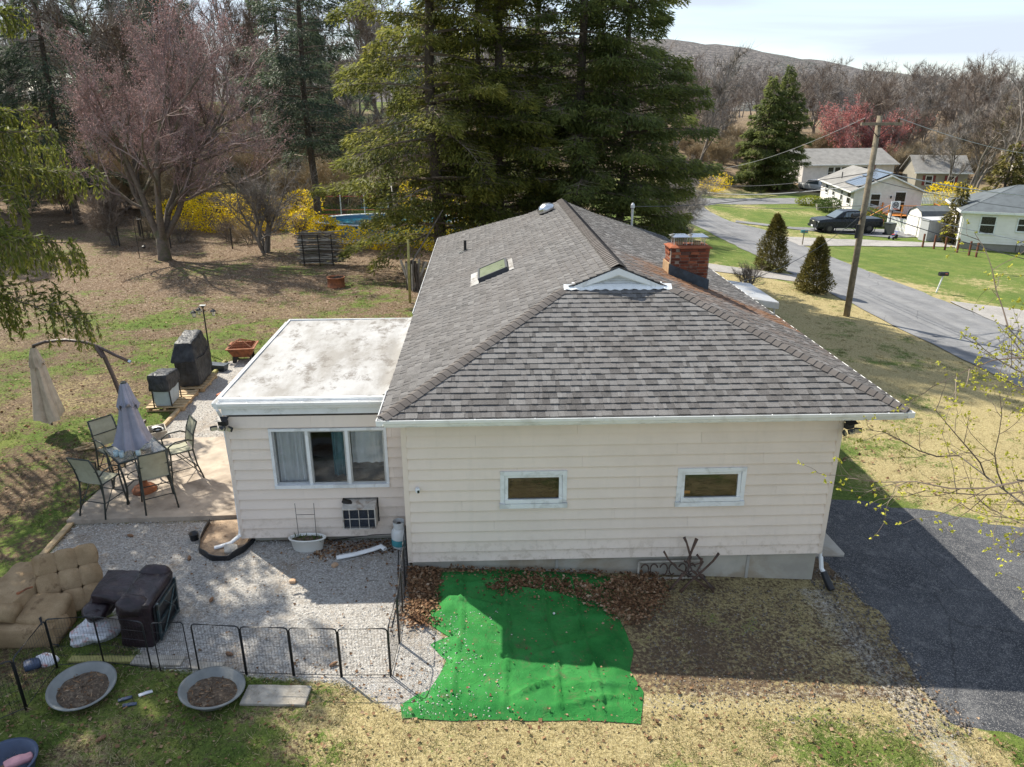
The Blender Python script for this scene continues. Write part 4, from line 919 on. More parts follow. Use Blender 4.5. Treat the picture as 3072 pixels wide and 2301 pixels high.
FL_ = ['yellow forsythia at the shaded end of the back hedge', 'yellow forsythia seen through the maple stems', 'yellow forsythia right of the maple trunk', 'tall yellow forsythia behind the bare stem clump', 'yellow forsythia beside the pool end', 'yellow forsythia under the blue green pine', 'low yellow forsythia in front of the pool wall', 'yellow forsythia in front of the pool corner nearest the hemlocks', 'low yellow forsythia behind the stick rack', 'tall yellow forsythia beside the thick hemlock trunk', 'yellow forsythia across the pool fence', 'low yellow forsythia at the foot of the thick hemlock', 'yellow forsythia between the maple and the bare stem clump', 'yellow forsythia just behind the maple fork', 'yellow forsythia behind the left maple stems']
i_ = 0
for x, y, w, h in ((-18.6,38.6,3.0,2.0),(-16.0,38.2,3.6,2.4),(-13.4,38.6,3.0,1.9),(-10.8,40,2.6,2.4),(-8.2,33.9,2.0,1.5),(-9.9,36.5,2.2,1.6),(-4.6,31.4,2.4,1.5),(-2.4,31.8,2.2,1.7),(-6.6,31.8,2.0,1.2),(-.2,33.4,2.6,2.8),(-3.4,42.5,2.6,2.8),(-1.0,30.6,2.2,1.3),(-12.1,38.8,2.8,2.0),(-14.7,38.9,2.8,2.2),(-17.4,38.9,2.8,2.1)):
    i_ += 1; bush('forsythia_bush', FL_[i_-1], (x, y), w, h, 'forsythia_bloom', 1500 if i_ < 6 else 900, .12, .09, 70+i_, group='forsythia along the back boundary', hollow=.2)
bush('forsythia_bush', 'yellow forsythia in bloom under the big roadside spruces', (32.3, 89), 4.5, 2.4, 'forsythia_bloom', 1200, .2, .13, 90, hollow=.2)
bush('forsythia_bush', 'yellow forsythia in bloom beyond the white picket fence', (61, 83), 6, 2.6, 'forsythia_bloom', 1300, .24, .16, 91, hollow=.2)
rg2 = np.random.default_rng(5)
for i in range(9):
    x = -19 + i*2.2 + rg2.normal()*.4; bare_tree('brush_clump', 'low tangle of bare brush along the back boundary', (x, 33.6 + rg2.random()*2.5), 2.0, 100+i, .025, twn=8, twl=.4, tww=.012, twig='twig_tan' if i % 3 == 0 else 'twig_brown', levels=3, nchild=(5, 4), stems=7, spread=.8, up=.05, cat='brush', group='bare brush along the back boundary')
# --- street side plants
bush('juniper_shrub', 'bronze green conical shrub standing nearer the utility pole', (18.7, 26.2), 1.9, 2.75, 'juniper_needles', 9000, .16, .05, 31, cone=1, group='conical shrubs by the road')
bush('juniper_shrub', 'bronze green conical shrub standing past the front walk', (18.7, 32.1), 2.1, 3.2, 'juniper_needles', 9000, .16, .05, 32, cone=1, group='conical shrubs by the road')
bare_tree('bare_shrub', 'leafless spreading shrub beside the white awning', (14.9, 25.4), 1.9, 33, .03, twn=7, twl=.35, tww=.012, twig='twig_brown', levels=3, nchild=(4, 4), stems=9, spread=.6, up=.15, cat='shrub')
for i, (x, y, h) in enumerate(((14.8, 42, 5.5), (16.4, 48, 6.5), (13.8, 37, 3.2))): bare_tree('bare_shrub', ('grey leafless bush at the bend of the road', 'large grey leafless bush past the bend of the road', 'low leafless bush by the front walk')[i], (x, y), h, 34+i, .06, twn=14, twl=.6, tww=.016, twig='twig_grey', levels=4, nchild=(4, 4, 4), stems=6, spread=.7, up=.12, cat='shrub')
# --- budding tree whose twigs reach in beside the driveway
def budding(loc, seed):
    rg = np.random.default_rng(seed); t = thing('budding_tree', 'small tree by the driveway with opening yellow green buds on bare twigs', 'tree', (*loc, gf(*loc)-.03))
    tk = MB(); tw = MB(); bd = MB()
    tk.tube([(0,0,-.2),(.02,0,1.2),(0,.04,2.4),(-.05,.02,4.2),(-.02,.1,6.4),(.0,.1,8)], [.11,.10,.09,.075,.05,.02], 8)
    tops = []
    def shoot(p, d, ln, r, lv):
        m = 6; pts = [p]; dd = d
        for i in range(m-1): dd = unit(dd + rg.normal(size=3)*.16 + A([0,0,.05])); pts.append(pts[-1] + dd*ln/(m-1))
        pts = A(pts); (tk if lv == 0 else tw).tube(pts, np.linspace(r, r*.35, m), (5, 4, 3, 3)[lv], False, rg.random())
        if lv < 3:
            for c in range((7, 5, 3)[lv]):
                q = .15 + .85*(c+rg.random())/(7, 5, 3)[lv]; k = q*(m-1); i = min(int(k), m-2); pp = pts[i] + (pts[i+1]-pts[i])*(k-i)
                ax = unit(pts[i+1]-pts[i]); pr = unit(np.cross(ax, rg.normal(size=3))); shoot(pp, unit(ax*.75+pr*.75), ln*.46*rg.uniform(.6, 1.2), r*.5, lv+1)
        if lv >= 1:
            for c in range(2): tops.append((pts[-1-c] + rg.normal(size=3)*.01, dd))
    for i in range(19):
        z = 1.5 + i*.29; az = pi + ((i*.618) % 1 - .5)*3.4; ln = (3.7 if i < 14 else 2.8)*rg.uniform(.8, 1.1)
        shoot(A([0,0,z]), unit(A([cos(az), sin(az), .22])), ln, .026, 0)
    p_ = A([q[0] for q in tops]); d_ = A([q[1] for q in tops])
    for j in range(8): cards(bd, p_, unit(d_ + rg.normal(size=p_.shape)*.7), .034*(.6+.8*rg.random(len(p_))), .021, rg=rg)
    tk.obj('trunk', 'bark_grey', t, smooth=True); tw.obj('twigs', 'twig_brown', t); bd.obj('buds', 'bud_green', t); return t
budding((11.15, -3.4), 4)
# --- woods across the valley
rgw = np.random.default_rng(11); wg = 'bare trees on the wooded hillside'
protos = []
wl = [k_ + ' in the hillside woods across the valley' for k_ in ('short brown twigged bare tree', 'grey bare tree of middle height', 'brown twigged bare tree of middle height', 'tall grey bare tree', 'tallest brown twigged bare tree')]
for i in range(5):
    protos.append(bare_tree('bare_tree', wl[i], (70+i*14, 128+i*6), 15+i*1.3, 200+i, .20, twn=16, twl=1.3, tww=.05, twig='twig_grey' if i % 2 else 'twig_brown', bark='bark_grey', levels=4, nchild=(5, 4, 4), spread=.55, up=.35, ratio=.58, tmin=.25, group=wg))
n_ = 0
while n_ < 230:
    y = rgw.uniform(100, 215); x = rgw.uniform(-.12*y, .98*y + 12)
    if x < 14 or (abs(x-55) < 12 and y < 112): continue
    if y < 118 and 30 < x < 66: continue
    n_ += 1; copy_tree(protos[n_ % 5], (x, y, gf(x, y)-.05), rgw.random()*6.3, scale=rgw.uniform(.55, .9))
n_ = 0
while n_ < 70:
    y = rgw.uniform(58, 150); x = rgw.uniform(-.75*y-5, 14)
    n_ += 1; copy_tree(protos[n_ % 5], (x, y, gf(x, y)-.05), rgw.random()*6.3, wl[n_ % 5].replace('in the hillside woods across the valley', 'on the slope behind the back yard'), rgw.uniform(.75, 1.25))['group'] = 'bare trees on the slope behind the yard'
fill = bare_tree('brush_clump', 'tangle of bare saplings on the slope behind the yard', (-26, 52), 5.5, 220, .05, twn=14, twl=.7, tww=.022, twig='twig_tan', bark='bark_grey', levels=4, nchild=(4, 4, 3), stems=7, spread=.6, up=.2, cat='brush', group='bare saplings on the slope')
for i in range(80):
    y = rgw.uniform(44, 95); x = rgw.uniform(-.68*y-8, 8); copy_tree(fill, (x, y, gf(x, y)-.05), rgw.random()*6.3, scale=rgw.uniform(.7, 1.5))
for i in range(60):
    y = rgw.uniform(106, 128); x = rgw.uniform(16, 115); 
    if 45 < x < 68 and y < 114: continue
    c = copy_tree(fill, (x, y, gf(x, y)-.05), rgw.random()*6.3, 'tangle of bare saplings at the foot of the hillside woods', rgw.uniform(.7, 1.3)); c['group'] = 'bare saplings below the woods'
big = [(-24, 46, 1.25), (-29, 54, 1.3), (-19, 60, 1.2)]
for i, (x, y, s) in enumerate(big): copy_tree(protos[i], (x, y, gf(x, y)-.05), i, ('large bare tree rising behind the purple maple', 'large bare tree behind the dark drooping conifers', 'large bare tree at the foot of the back slope')[i], s)['group'] = 'bare trees on the slope behind the yard'
for i, (x, y, s, l) in enumerate(((29, 99, 1.15, 'tall bare tree left of the roadside spruces'), (34, 104, 1.25, 'crooked bare tree just behind the roadside spruces'), (62, 74, 1.1, 'bare pale trunked tree behind the white neighbour house'), (57, 70, 1.0, 'bare tree rising over the dark hip roof'), (70, 78, 1.2, 'bare tree at the far end of the white neighbour house'), (66, 86, 1.0, 'bare tree past the yellow forsythia'), (63.5, 89, .85, 'bare tree in front of the cream far house'), (68, 90, .9, 'forked bare tree shading the cream far house'), (71, 93, .95, 'bare tree at the gable of the cream far house'), (24, 92, .9, 'bare tree at the corner of the cross road'))):
    c = copy_tree(protos[i % 5], (x, y, gf(x, y)-.05), i*1.3, l, s); c['group'] = 'bare trees along the cross road'
fs = MB(); B = []; 
for i in range(460):                              # the wood beyond, one mass
    y = rgw.uniform(200, 330); x = rgw.uniform(-.75*y, 1.0*y); h = rgw.uniform(11, 17); z0 = gf(x, y); tp = A([x + rgw.normal(), y, z0+h*.7])
    fs.tube([(x, y, z0-.3), tp], [.22, .08], 4, False, rgw.random()); k = 46; hh = rgw.random(k)**.7; az = rgw.random(k)*6.3
    b = A([x, y, z0]) + np.c_[np.zeros(k), np.zeros(k), h*(.25+.5*hh)]; d = unit(np.c_[np.cos(az), np.sin(az), .9+.8*rgw.random(k)]); ribbons(fs, b, d, h*.42*(1.1-.5*hh)*rgw.uniform(.6, 1.1, k), .22, rg=rgw)
    e = b + d*(h*.25); e2 = np.repeat(e, 3, 0); ribbons(fs, e2, unit(rgw.normal(size=e2.shape)*.6+A([0,0,.7])), h*.14, .12, rg=rgw)
o = fs.obj('far_wood', 'twig_grey'); tag(o, 'hazy grey mass of bare woods along the hill crest', 'woods', kind='stuff')
for i, (x, y, h, R) in enumerate(((41.2, 95.5, 15.0, 5.4), (43.9, 96.5, 16.6, 5.2))): conifer_tree('spruce_tree', ('broad dark spruce of the pair by the cross road', 'taller pointed spruce of the pair by the cross road')[i], (x, y), 'dark_needles', H_=h, R=R, z0=.8, nb=150, seed=300+i, dens=70, sl=.5, sw=.13, trunk_r=.25)
for i, (x, y, h) in enumerate(((62.5, 116, 13), (72, 120, 11.5), (67, 113, 10))): bare_tree('red_maple', ('red flowering maple, tallest crown behind the shingled house', 'red flowering maple with a rounded crown beyond the utility pole', 'small red flowering maple between the two larger ones')[i], (x, y), h, 310+i, .25, twn=9, twl=1.0, tww=.035, twig='twig_plum', bud='maple_flower', budn=2, buds=(.22, .12), levels=4, nchild=(5, 5, 4), stems=3, spread=.6, up=.3, tmin=.2, budfn=None, group='red flowering maples')
bare_tree('willow_tree', 'pale yellow green tree leafing out behind the white house', (86, 108), 11, 320, .2, twn=16, twl=1.0, tww=.04, bud='yellow_green', budn=2, buds=(.3, .16), levels=4, nchild=(4, 4, 4), spread=.35, up=.6)
for i, (x, y, h, R) in enumerate(((56, 66, 8, 3.0), (62, 68, 9.5, 3.4), (72, 72, 10, 3.6))): conifer_tree('cedar_tree', ('brownish cedar behind the dark hip roof', 'tall brownish cedar beyond the dark hip roof', 'brownish cedar at the far end of the hip roof')[i], (x, y), 'juniper_needles', H_=h, R=R, z0=.4, nb=70, seed=330+i, dens=40, sl=.5, sw=.15, trunk_r=.2, rise=.5)
conifer_tree('cedar_tree', 'narrow green cedar against the corner of the white neighbour house', (40.4, 48.6), 'juniper_needles', H_=5.0, R=1.35, z0=.2, nb=60, seed=340, dens=60, sl=.35, sw=.1, trunk_r=.1, rise=.6)
# ------------------------------------------------------------------ yard furniture and clutter
GZ = .32; PZ = .42
P('patio_frame', (.035, .045, .042), .45, .25, 15, (.08, .06, .045), 9, .4, metal=.2)
P('sling_fabric', (.33, .325, .24), .85, .12, 8, (.26, .27, .18), 5, .4, bump=.3, bsc=260, bd=.002)
P('wood_pale', (.42, .31, .18), .85, .25, 6, (.20, .14, .08), 4, .6, bump=.4, bsc=40)
P('wood_grey', (.36, .33, .28), .9, .22, 5, (.19, .165, .13), 4, .6, bump=.4, bsc=40)
P('wood_green', (.30, .28, .10), .9, .25, 5, (.16, .13, .06), 4, .6, bump=.4, bsc=40)
P('rust', (.24, .085, .035), .8, .4, 8, (.07, .035, .022), 5, .7, bump=.5, bsc=30, bd=.008)
P('grey_resin', (.17, .18, .175), .6, .15, 5, (.27, .27, .25), 4, .35, bump=.1)
P('white_resin', (.70, .70, .66), .5, .08, 5, (.40, .38, .33), 5, .5, bump=.1)
P('soil', (.085, .06, .04), .97, .5, 25, (.25, .19, .13), 18, .7, bump=.9, bsc=45, bd=.02)
P('bed_soil', (.30, .22, .15), .97, .3, 8, (.15, .10, .065), 5, .7, bump=.7, bsc=40, bd=.015)
P('stone', (.42, .39, .34), .9, .2, 8, (.25, .22, .18), 5, .5, bump=.5, bsc=30, bd=.01)
P('cream_cloth', (.54, .455, .36), .92, .14, 5, (.34, .27, .20), 3, .5, bump=.25, bsc=90)
P('grey_cloth', (.27, .275, .34), .92, .1, 5, (.19, .19, .24), 3, .4, bump=.25, bsc=90)
n = N('black_cover'); p = n.pos(); n.set(n.mix(n.mr(n.noise(5, 4, .6, p), .35, .7), (.012, .014, .018), (.045, .05, .058)), n.mr(n.noise(9, 3, .5, p), .3, .7, .4, .6), spec=.35); n.bump(n.noise(4, 4, .5, n.map(p, (1.6, 1.6, .5)), 1.0), .7, .06)
n = N('brown_leather'); p = n.pos(); n.set(n.mix(n.mr(n.noise(6, 4, .6, p), .35, .7), (.011, .007, .010), (.032, .018, .023)), .38, spec=.45); n.bump(n.noise(11, 5, .6, p, .8), .5, .03)
n = N('tan_upholstery'); p = n.pos(); c = n.mix(n.mr(n.noise(2.5, 5, .65, p), .35, .68), (.25, .175, .10), (.40, .295, .18)); c = n.mix(n.mr(n.noise(160, 2, .6, p), .4, .65, 0, .4), c, (.14, .085, .045)); c = n.mix(n.mr(n.noise(4, 5, .7, p), .60, .70, 0, .7), c, (.10, .06, .035)); n.set(c, .95, spec=.1); n.bump(n.noise(220, 2, .6, p), .5, .004)
def tubes(pairs, rad, name, mat, par, nn=6):
    mb = MB()
    for q in pairs: mb.tube(q, rad, nn)
    return mb.obj(name, mat, par, smooth=True)
# --- bar height patio set
T = thing('patio_table', 'square bar height patio table under the folded grey umbrella', 'table', (-5.88, 2.94, PZ), .72)
n = N('table_glass'); n.set(n.mix(n.mr(n.noise(6, 4, .6), .35, .7), (.20, .21, .19), (.36, .36, .32)), .12, spec=.6, Alpha=.62)
MB().b2(-.45, .45, -.45, .45, .925, .937).obj('top', 'table_glass', T)
for sx, sy in ((-1,-1),(1,-1),(1,1),(-1,1)): MB().tube([(sx*.47,sy*.47,.92),(sx*.42,sy*.42,.55),(sx*.40,sy*.40,.3),(sx*.46,sy*.46,0)], .022, 7).obj('leg', 'patio_frame', T, smooth=True)
tubes([[(-.47,-.47,.93),(.47,-.47,.93)],[(.47,-.47,.93),(.47,.47,.93)],[(.47,.47,.93),(-.47,.47,.93)],[(-.47,.47,.93),(-.47,-.47,.93)]], .022, 'rim', 'patio_frame', T)
a = np.linspace(0, 2*pi, 25); tubes([np.c_[.25*np.cos(a), .25*np.sin(a), np.full(25, .35)], [(-.41,-.41,.35),(-.18,-.18,.35)], [(.41,.41,.35),(.18,.18,.35)], [(-.41,.41,.35),(-.18,.18,.35)], [(.41,-.41,.35),(.18,-.18,.35)]], .011, 'stretcher', 'patio_frame', T)
def make_chair():
    c = thing('patio_chair', 'x', 'chair', (0,0,0), 0, 'bar height sling chairs round the patio table')
    for s in (-1, 1):
        MB().tube([(s*.30,.29,0),(s*.275,.25,.3),(s*.265,.22,.70),(s*.27,.24,.88),(s*.28,.10,.965),(s*.29,-.16,.96),(s*.285,-.27,.90)], .017, 7).obj('front_leg', 'patio_frame', c, smooth=True)
        MB().tube([(s*.30,-.36,0),(s*.275,-.27,.35),(s*.262,-.235,.70),(s*.258,-.30,1.05),(s*.25,-.40,1.30)], .017, 7).obj('rear_leg', 'patio_frame', c, smooth=True)
        MB().tube([(s*.275,.25,.30),(s*.275,-.27,.30)], .010, 5).tube([(s*.262,.235,.70),(s*.258,-.235,.69)], .014, 6).tube([(s*.29,-.32,.12),(s*.27,.12,.70)], .010, 5).obj('side_rail', 'patio_frame', c, smooth=True)
    MB().tube([(-.27,-.26,.30),(.27,-.26,.30)], .010, 5).obj('rear_stretcher', 'patio_frame', c, smooth=True); MB().tube([(-.275,.25,.32),(.275,.25,.32)], .012, 5).obj('footrest', 'patio_frame', c, smooth=True)
    MB().tube([(-.25,-.40,1.30),(.25,-.40,1.30)], .015, 6).tube([(-.258,-.29,1.0),(.258,-.29,1.0)], .010, 6).obj('back_rail', 'patio_frame', c, smooth=True)
    def sling(pts):
        pts = A(pts); u = np.linspace(-.245, .245, 7); G0 = np.stack([np.stack([np.full(len(pts), q), pts[:,0], pts[:,1] - .018*(1-(q/.245)**2)], -1) for q in u]); m_ = MB().grid(G0); m_.grid(G0-A([0,0,.006]), flip=True); return m_
    sling([(.24,.715),(.1,.70),(-.08,.69),(-.22,.70)]).obj('seat', 'sling_fabric', c, smooth=True)
    b0 = A([(-.236,.73),(-.25,.85),(-.29,1.02),(-.34,1.16),(-.395,1.29)]); u = np.linspace(-.245, .245, 7)
    G0 = np.stack([np.stack([np.full(5, q), b0[:,0]-.02*(1-(q/.245)**2), b0[:,1]], -1) for q in u]); m_ = MB().grid(G0); m_.grid(G0-A([0,.006,0]), flip=True); m_.obj('backrest', 'sling_fabric', c, smooth=True)
    return c
ch0 = make_chair(); ch0.location = (-6.28, 2.14, PZ); ch0.rotation_euler.z = -.28; ch0['label'] = 'bar height sling chair at the grassy corner of the patio slab'
copy_tree(ch0, (-5.28, 2.30, PZ), .52, 'bar height sling chair with its back to the pet fence'); copy_tree(ch0, (-5.25, 3.45, PZ), 2.2, 'bar height sling chair nearest the sun room'); copy_tree(ch0, (-6.62, 3.50, PZ), -2.25, 'bar height sling chair half hidden behind the grey umbrella')
P('mug_blue', (.45, .58, .62), .3, .1, 10)
for i, (x, y) in enumerate(((-6.12, 2.62), (-5.99, 2.58), (-5.70, 2.66))):
    mg = thing('mug', ('pale blue mug at the table edge', 'pale blue mug beside the edge mug on the table', 'pale blue mug under the folded umbrella')[i], 'mug', (x, y, PZ+.938), i*1.3, 'mugs on the patio table'); MB().lathe([(.002,.004),(.045,.0),(.05,.01),(.05,.12),(.044,.12),(.044,.015),(.002,.012)], 14).obj('cup', 'mug_blue', mg, smooth=True)
    MB().tube([(.048,0,.10),(.08,0,.09),(.082,0,.05),(.05,0,.03)], .007, 5).obj('handle', 'mug_blue', mg, smooth=True); MB().lathe([(.002,.09),(.043,.09),(.043,.085)], 12).obj('contents', 'soil', mg)
def folded_canopy(prof, folds, seed, amp=.22):   # draped closed canopy
    rg = np.random.default_rng(seed); na = folds*10; a = np.arange(na+1)/na*2*pi; P_ = np.empty((len(prof), na+1, 3))
    for i, (r, z) in enumerate(prof):
        k = i/(len(prof)-1); rr = r*(1 + amp*(np.cos(folds*a + .5*np.sin(2*a))**3) + .10*np.sin(3*a+2*k+seed)); zz = z + (.05*np.cos(folds*a)+.06*np.sin(2*a+seed))*(k > .95)
        P_[i] = np.c_[rr*np.cos(a+.5*k), rr*np.sin(a+.5*k), zz]
    m_ = MB().grid(P_, flip=True); m_.grid(P_*A([.97,.97,1]), flip=False); return m_
U1 = thing('patio_umbrella', 'grey closed umbrella standing in the patio table', 'umbrella', (-5.83, 2.88, PZ))
MB().tube([(0,0,.05),(0,0,2.42)], .022, 8).obj('pole', 'patio_frame', U1)
folded_canopy([(.05,2.32),(.08,2.20),(.12,2.0),(.16,1.75),(.22,1.45),(.30,1.18),(.33,1.10)], 6, 3).obj('canopy', 'grey_cloth', U1, smooth=True)
folded_canopy([(.055,2.42),(.085,2.34),(.12,2.18),(.185,1.98),(.20,1.95)], 8, 5, .12).obj('vent_cap', 'grey_cloth', U1, smooth=True)
MB().lathe([(.002,2.46),(.05,2.45),(.055,2.41)], 10).obj('finial', 'patio_frame', U1); MB().lathe([(.24,0),(.25,.04),(.20,.10),(.09,.14),(.07,.30),(.09,.34),(.04,.38),(.024,.4)], 16).obj('base', 'rust', U1, smooth=True)
U2 = thing('cantilever_umbrella', 'cream closed umbrella hanging from a bent brown cantilever arm', 'umbrella', (-7.5, 6.2, GZ))
P('arm_brown', (.085, .06, .055), .45, .2, 8)
MB().tube([(0,0,0),(-.08,0,.55),(-.17,0,1.0),(-.26,0,1.5),(-.36,0,1.95),(-.46,0,2.22)], [.05,.048,.045,.043,.042,.045], 8, flat=1.3).obj('post', 'arm_brown', U2, smooth=True)
MB().tube([(.18,0,1.87),(-.1,.0,2.02),(-.46,0,2.24),(-.75,0,2.36),(-1.2,0,2.42),(-1.7,0,2.38),(-2.0,0,2.28)], .038, 8).obj('arm', 'arm_brown', U2, smooth=True)
MB().tube([(.18,0,1.87),(.23,0,1.84)], .045, 8).obj('handle', 'chrome', U2); MB().tube([(-.38,-.04,1.98),(-.52,-.04,2.28)], .05, 6).obj('hinge', 'arm_brown', U2)
MB().rod((-2.0,0,2.28),(-2.0,0,.2), .025, 7).obj('mast', 'arm_brown', U2)
folded_canopy([(.04,2.22),(.07,2.12),(.11,1.9),(.14,1.6),(.18,1.2),(.23,.8),(.27,.52),(.28,.40)], 5, 8, .34).obj('canopy', 'cream_cloth', U2, smooth=True).location = (-2.0,0,0)
folded_canopy([(.05,2.24),(.09,2.14),(.14,1.92),(.17,1.78)], 7, 9, .12).obj('vent_cap', 'cream_cloth', U2, smooth=True).location = (-2.0,0,0)
for sx, sy in ((1,0),(-1,0),(0,1),(0,-1)): MB().box((sx*.3, sy*.3, .03), (.62 if sx else .08, .62 if sy else .08, .05)).obj('foot', 'arm_brown', U2)
# --- covered grills on a pallet
pl = thing('wood_pallet', 'weathered wooden pallet under the covered grill stand', 'pallet', (-7.25, 8.05, GZ), .04)
for i in range(7): MB().b2(-.5, .5, -.62+i*.19, -.49+i*.19, .115, .135).obj('slat', 'wood_pale', pl)
for x in (-.44, 0, .44): MB().b2(x-.03, x+.03, -.63, .66, .03, .115).obj('stringer', 'wood_pale', pl)
for i in range(3): MB().b2(-.5, .5, -.6+i*.55, -.47+i*.55, .005, .03).obj('bottom_slat', 'wood_pale', pl)
pl2 = copy_tree(pl, (-7.2, 9.45, GZ), .02, 'weathered wooden pallet under the tall covered grill')
g2 = thing('covered_grill', 'small grill stand with a slack black cover over a pale blue bin', 'grill', (-7.30, 7.85, GZ+.135), .05)
for x in (-.22, .24):
    for y in (-.38, .36): MB().rod((x, y, 0), (x*.95, y, .55), .018, 6).obj('leg', 'black_plastic', g2)
def drape(d, wob, seed, taper=.0, slope=0.):
    m_ = MB(); m_.rbox((0,0,0), d, .07, k=11, wob=wob); V = m_.V
    for i in range(len(V)): q = V[i]; t = q[:,2]/d[2]+.5; V[i] = q*np.c_[1-taper*t, 1-taper*t, np.ones(len(q))] + np.c_[np.zeros((len(q),2)), slope*q[:,1]*t]
    return m_
o = drape((.58, .98, .44), .035, 1, .1, -.10).obj('cover', 'black_cover', g2, smooth=True); o.location = (0, 0, .66)
P('bin_blue', (.36, .44, .50), .5, .1, 5); MB().hexa([(-.2,-.33,.01),(.2,-.33,.01),(.2,.33,.01),(-.2,.33,.01),(-.24,-.38,.52),(.24,-.38,.52),(.24,.38,.52),(-.24,.38,.52)]).obj('bin', 'bin_blue', g2)
g1 = thing('covered_grill', 'tall barbecue grill wrapped in a glossy black cover', 'grill', (-7.15, 9.5, GZ+.135), .03)
o = drape((.66, 1.15, .95), .035, 2, .04).obj('lower_cover', 'black_cover', g1, smooth=True); o.location = (0, 0, .48)
o = drape((.74, 1.42, .62), .04, 3, .34, .1).obj('hood_cover', 'black_cover', g1, smooth=True); o.location = (-.02, .02, 1.05)
o = drape((.40, .30, .85), .02, 4, .1).obj('side_shelf', 'black_cover', g1, smooth=True); o.location = (.05, .78, .55)
MB().tube([(.34,-.5,.85),(.37,-.1,.80),(.36,.3,.86),(.34,.5,.9)], .012, 5).obj('tie_cord', 'black_plastic', g1)
tr_ = thing('planter_trough', 'dark slate coloured trough lying behind the grills', 'planter', (-6.95, 10.75, GZ), -.25); MB().hexa([(-.3,-.1,0),(.3,-.1,0),(.3,.1,0),(-.3,.1,0),(-.34,-.14,.2),(.34,-.14,.2),(.34,.14,.2),(-.34,.14,.2)]).obj('body', 'lead_flashing', tr_); MB().b2(-.35,.35,-.15,.15,.2,.22).obj('rim', 'lead_flashing', tr_)
te = 'edging timbers along the gravel path'
for i, (y0, y1, l) in enumerate(((6.05, 8.3, 'pale landscape timber beside the smaller grill'), (8.32, 9.9, 'pale landscape timber beside the tall grill'), (9.92, 11.5, 'mossy landscape timber reaching the fire pit'))):
    m_ = MB().rbox((0,0,.05), (.10, y1-y0, .11), .02, k=4, wob=.015); o = m_.obj('landscape_timber', 'wood_pale' if i < 2 else 'wood_green', loc=(-6.86-.03*i, (y0+y1)/2, GZ), rot=(0,0,.02)); tag(o, l, 'timber', te)
o = MB().rbox((0,0,.03), (.12, 1.3, .05), .01, k=3, wob=.01).obj('plank', 'wood_pale', loc=(-6.75, 1.12, GZ), rot=(0,0,.05)); tag(o, 'worn plank edging the gravel at the patio corner', 'plank')
# fire pit, window box, lamp post
fp = thing('fire_pit', 'square rusty steel fire pit with a mesh spark screen', 'fire pit', (-6.42, 11.75, GZ), .1)
bw = MB()
for i in range(4):
    c_, s_ = cos(i*pi/2), sin(i*pi/2); R_ = rz(i*pi/2)
    bw.hexa(A([(-.27,-.27,.20),(.27,-.27,.20),(.25,-.24,.20),(-.25,-.24,.20),(-.40,-.40,.48),(.40,-.40,.48),(.38,-.37,.48),(-.38,-.37,.48)]) @ R_.T)
bw.b2(-.27,.27,-.27,.27,.18,.20); bw.obj('bowl', 'rust', fp)
for i in range(4):
    R_ = rz(i*pi/2); MB().hexa(A([(-.44,-.44,.47),(.44,-.44,.47),(.38,-.38,.47),(-.38,-.38,.47),(-.44,-.44,.50),(.44,-.44,.50),(.38,-.38,.50),(-.38,-.38,.50)]) @ R_.T).obj('rim', 'rust', fp); MB().hexa(A([(-.30,-.30,0),(-.18,-.30,0),(-.18,-.26,0),(-.30,-.26,0),(-.28,-.28,.2),(-.10,-.28,.2),(-.10,-.24,.2),(-.28,-.24,.2)]) @ R_.T).obj('leg', 'dark_metal', fp)
scn = MB(); ap = A([-.05,.0,.72])
for i in range(4):
    p0 = A([-.36,-.36,.5]) @ rz(i*pi/2).T; p1 = A([.36,-.36,.5]) @ rz(i*pi/2).T; scn.rod(p0, ap, .012, 5); scn.rod(p0, p1, .010, 5)
    for q in np.linspace(.1, .9, 8): scn.rod(p0+(p1-p0)*q, ap+(p0+(p1-p0)*q-ap)*.08, .0028, 3)
    for q in (.25, .5, .75): scn.rod(p0+(ap-p0)*q, p1+(ap-p1)*q, .0028, 3)
scn.obj('spark_screen', 'rust', fp)
P('terracotta', (.42, .16, .09), .8, .15, 6, (.25, .10, .06), 4, .5)
wb = thing('window_box', 'terracotta coloured trough planter by the gutter of the sun room', 'planter', (-5.62, 8.15, GZ), 1.15)
MB().hexa([(-.36,-.10,0),(.36,-.10,0),(.36,.10,0),(-.36,.10,0),(-.42,-.14,.30),(.42,-.14,.30),(.42,.14,.30),(-.42,.14,.30)]).obj('trough', 'terracotta', wb)
for x0, x1, y0, y1 in ((-.45,.45,-.17,-.13),(-.45,.45,.13,.17),(-.45,-.41,-.13,.13),(.41,.45,-.13,.13)): MB().b2(x0,x1,y0,y1,.27,.34).obj('rim', 'terracotta', wb)
P('orange_soil', (.40, .19, .09), .9, .2, 10); MB().b2(-.41,.41,-.13,.13,.29,.305).obj('soil', 'orange_soil', wb)
lp = thing('lamp_post', 'black garden lamp post with lanterns on scrolled arms', 'lamp post', (-7.68, 12.25, GZ))
MB().lathe([(.035,0),(.035,.1),(.025,.14),(.022,1.62),(.05,1.64),(.06,1.68),(.002,1.70)], 10).obj('pole', 'black_plastic', lp); MB().b2(-.09,.09,-.06,.06,1.685,1.705).obj('solar_cap', 'aluminium', lp)
P('lantern_glass', (.72, .70, .60), .25, .05, 5)
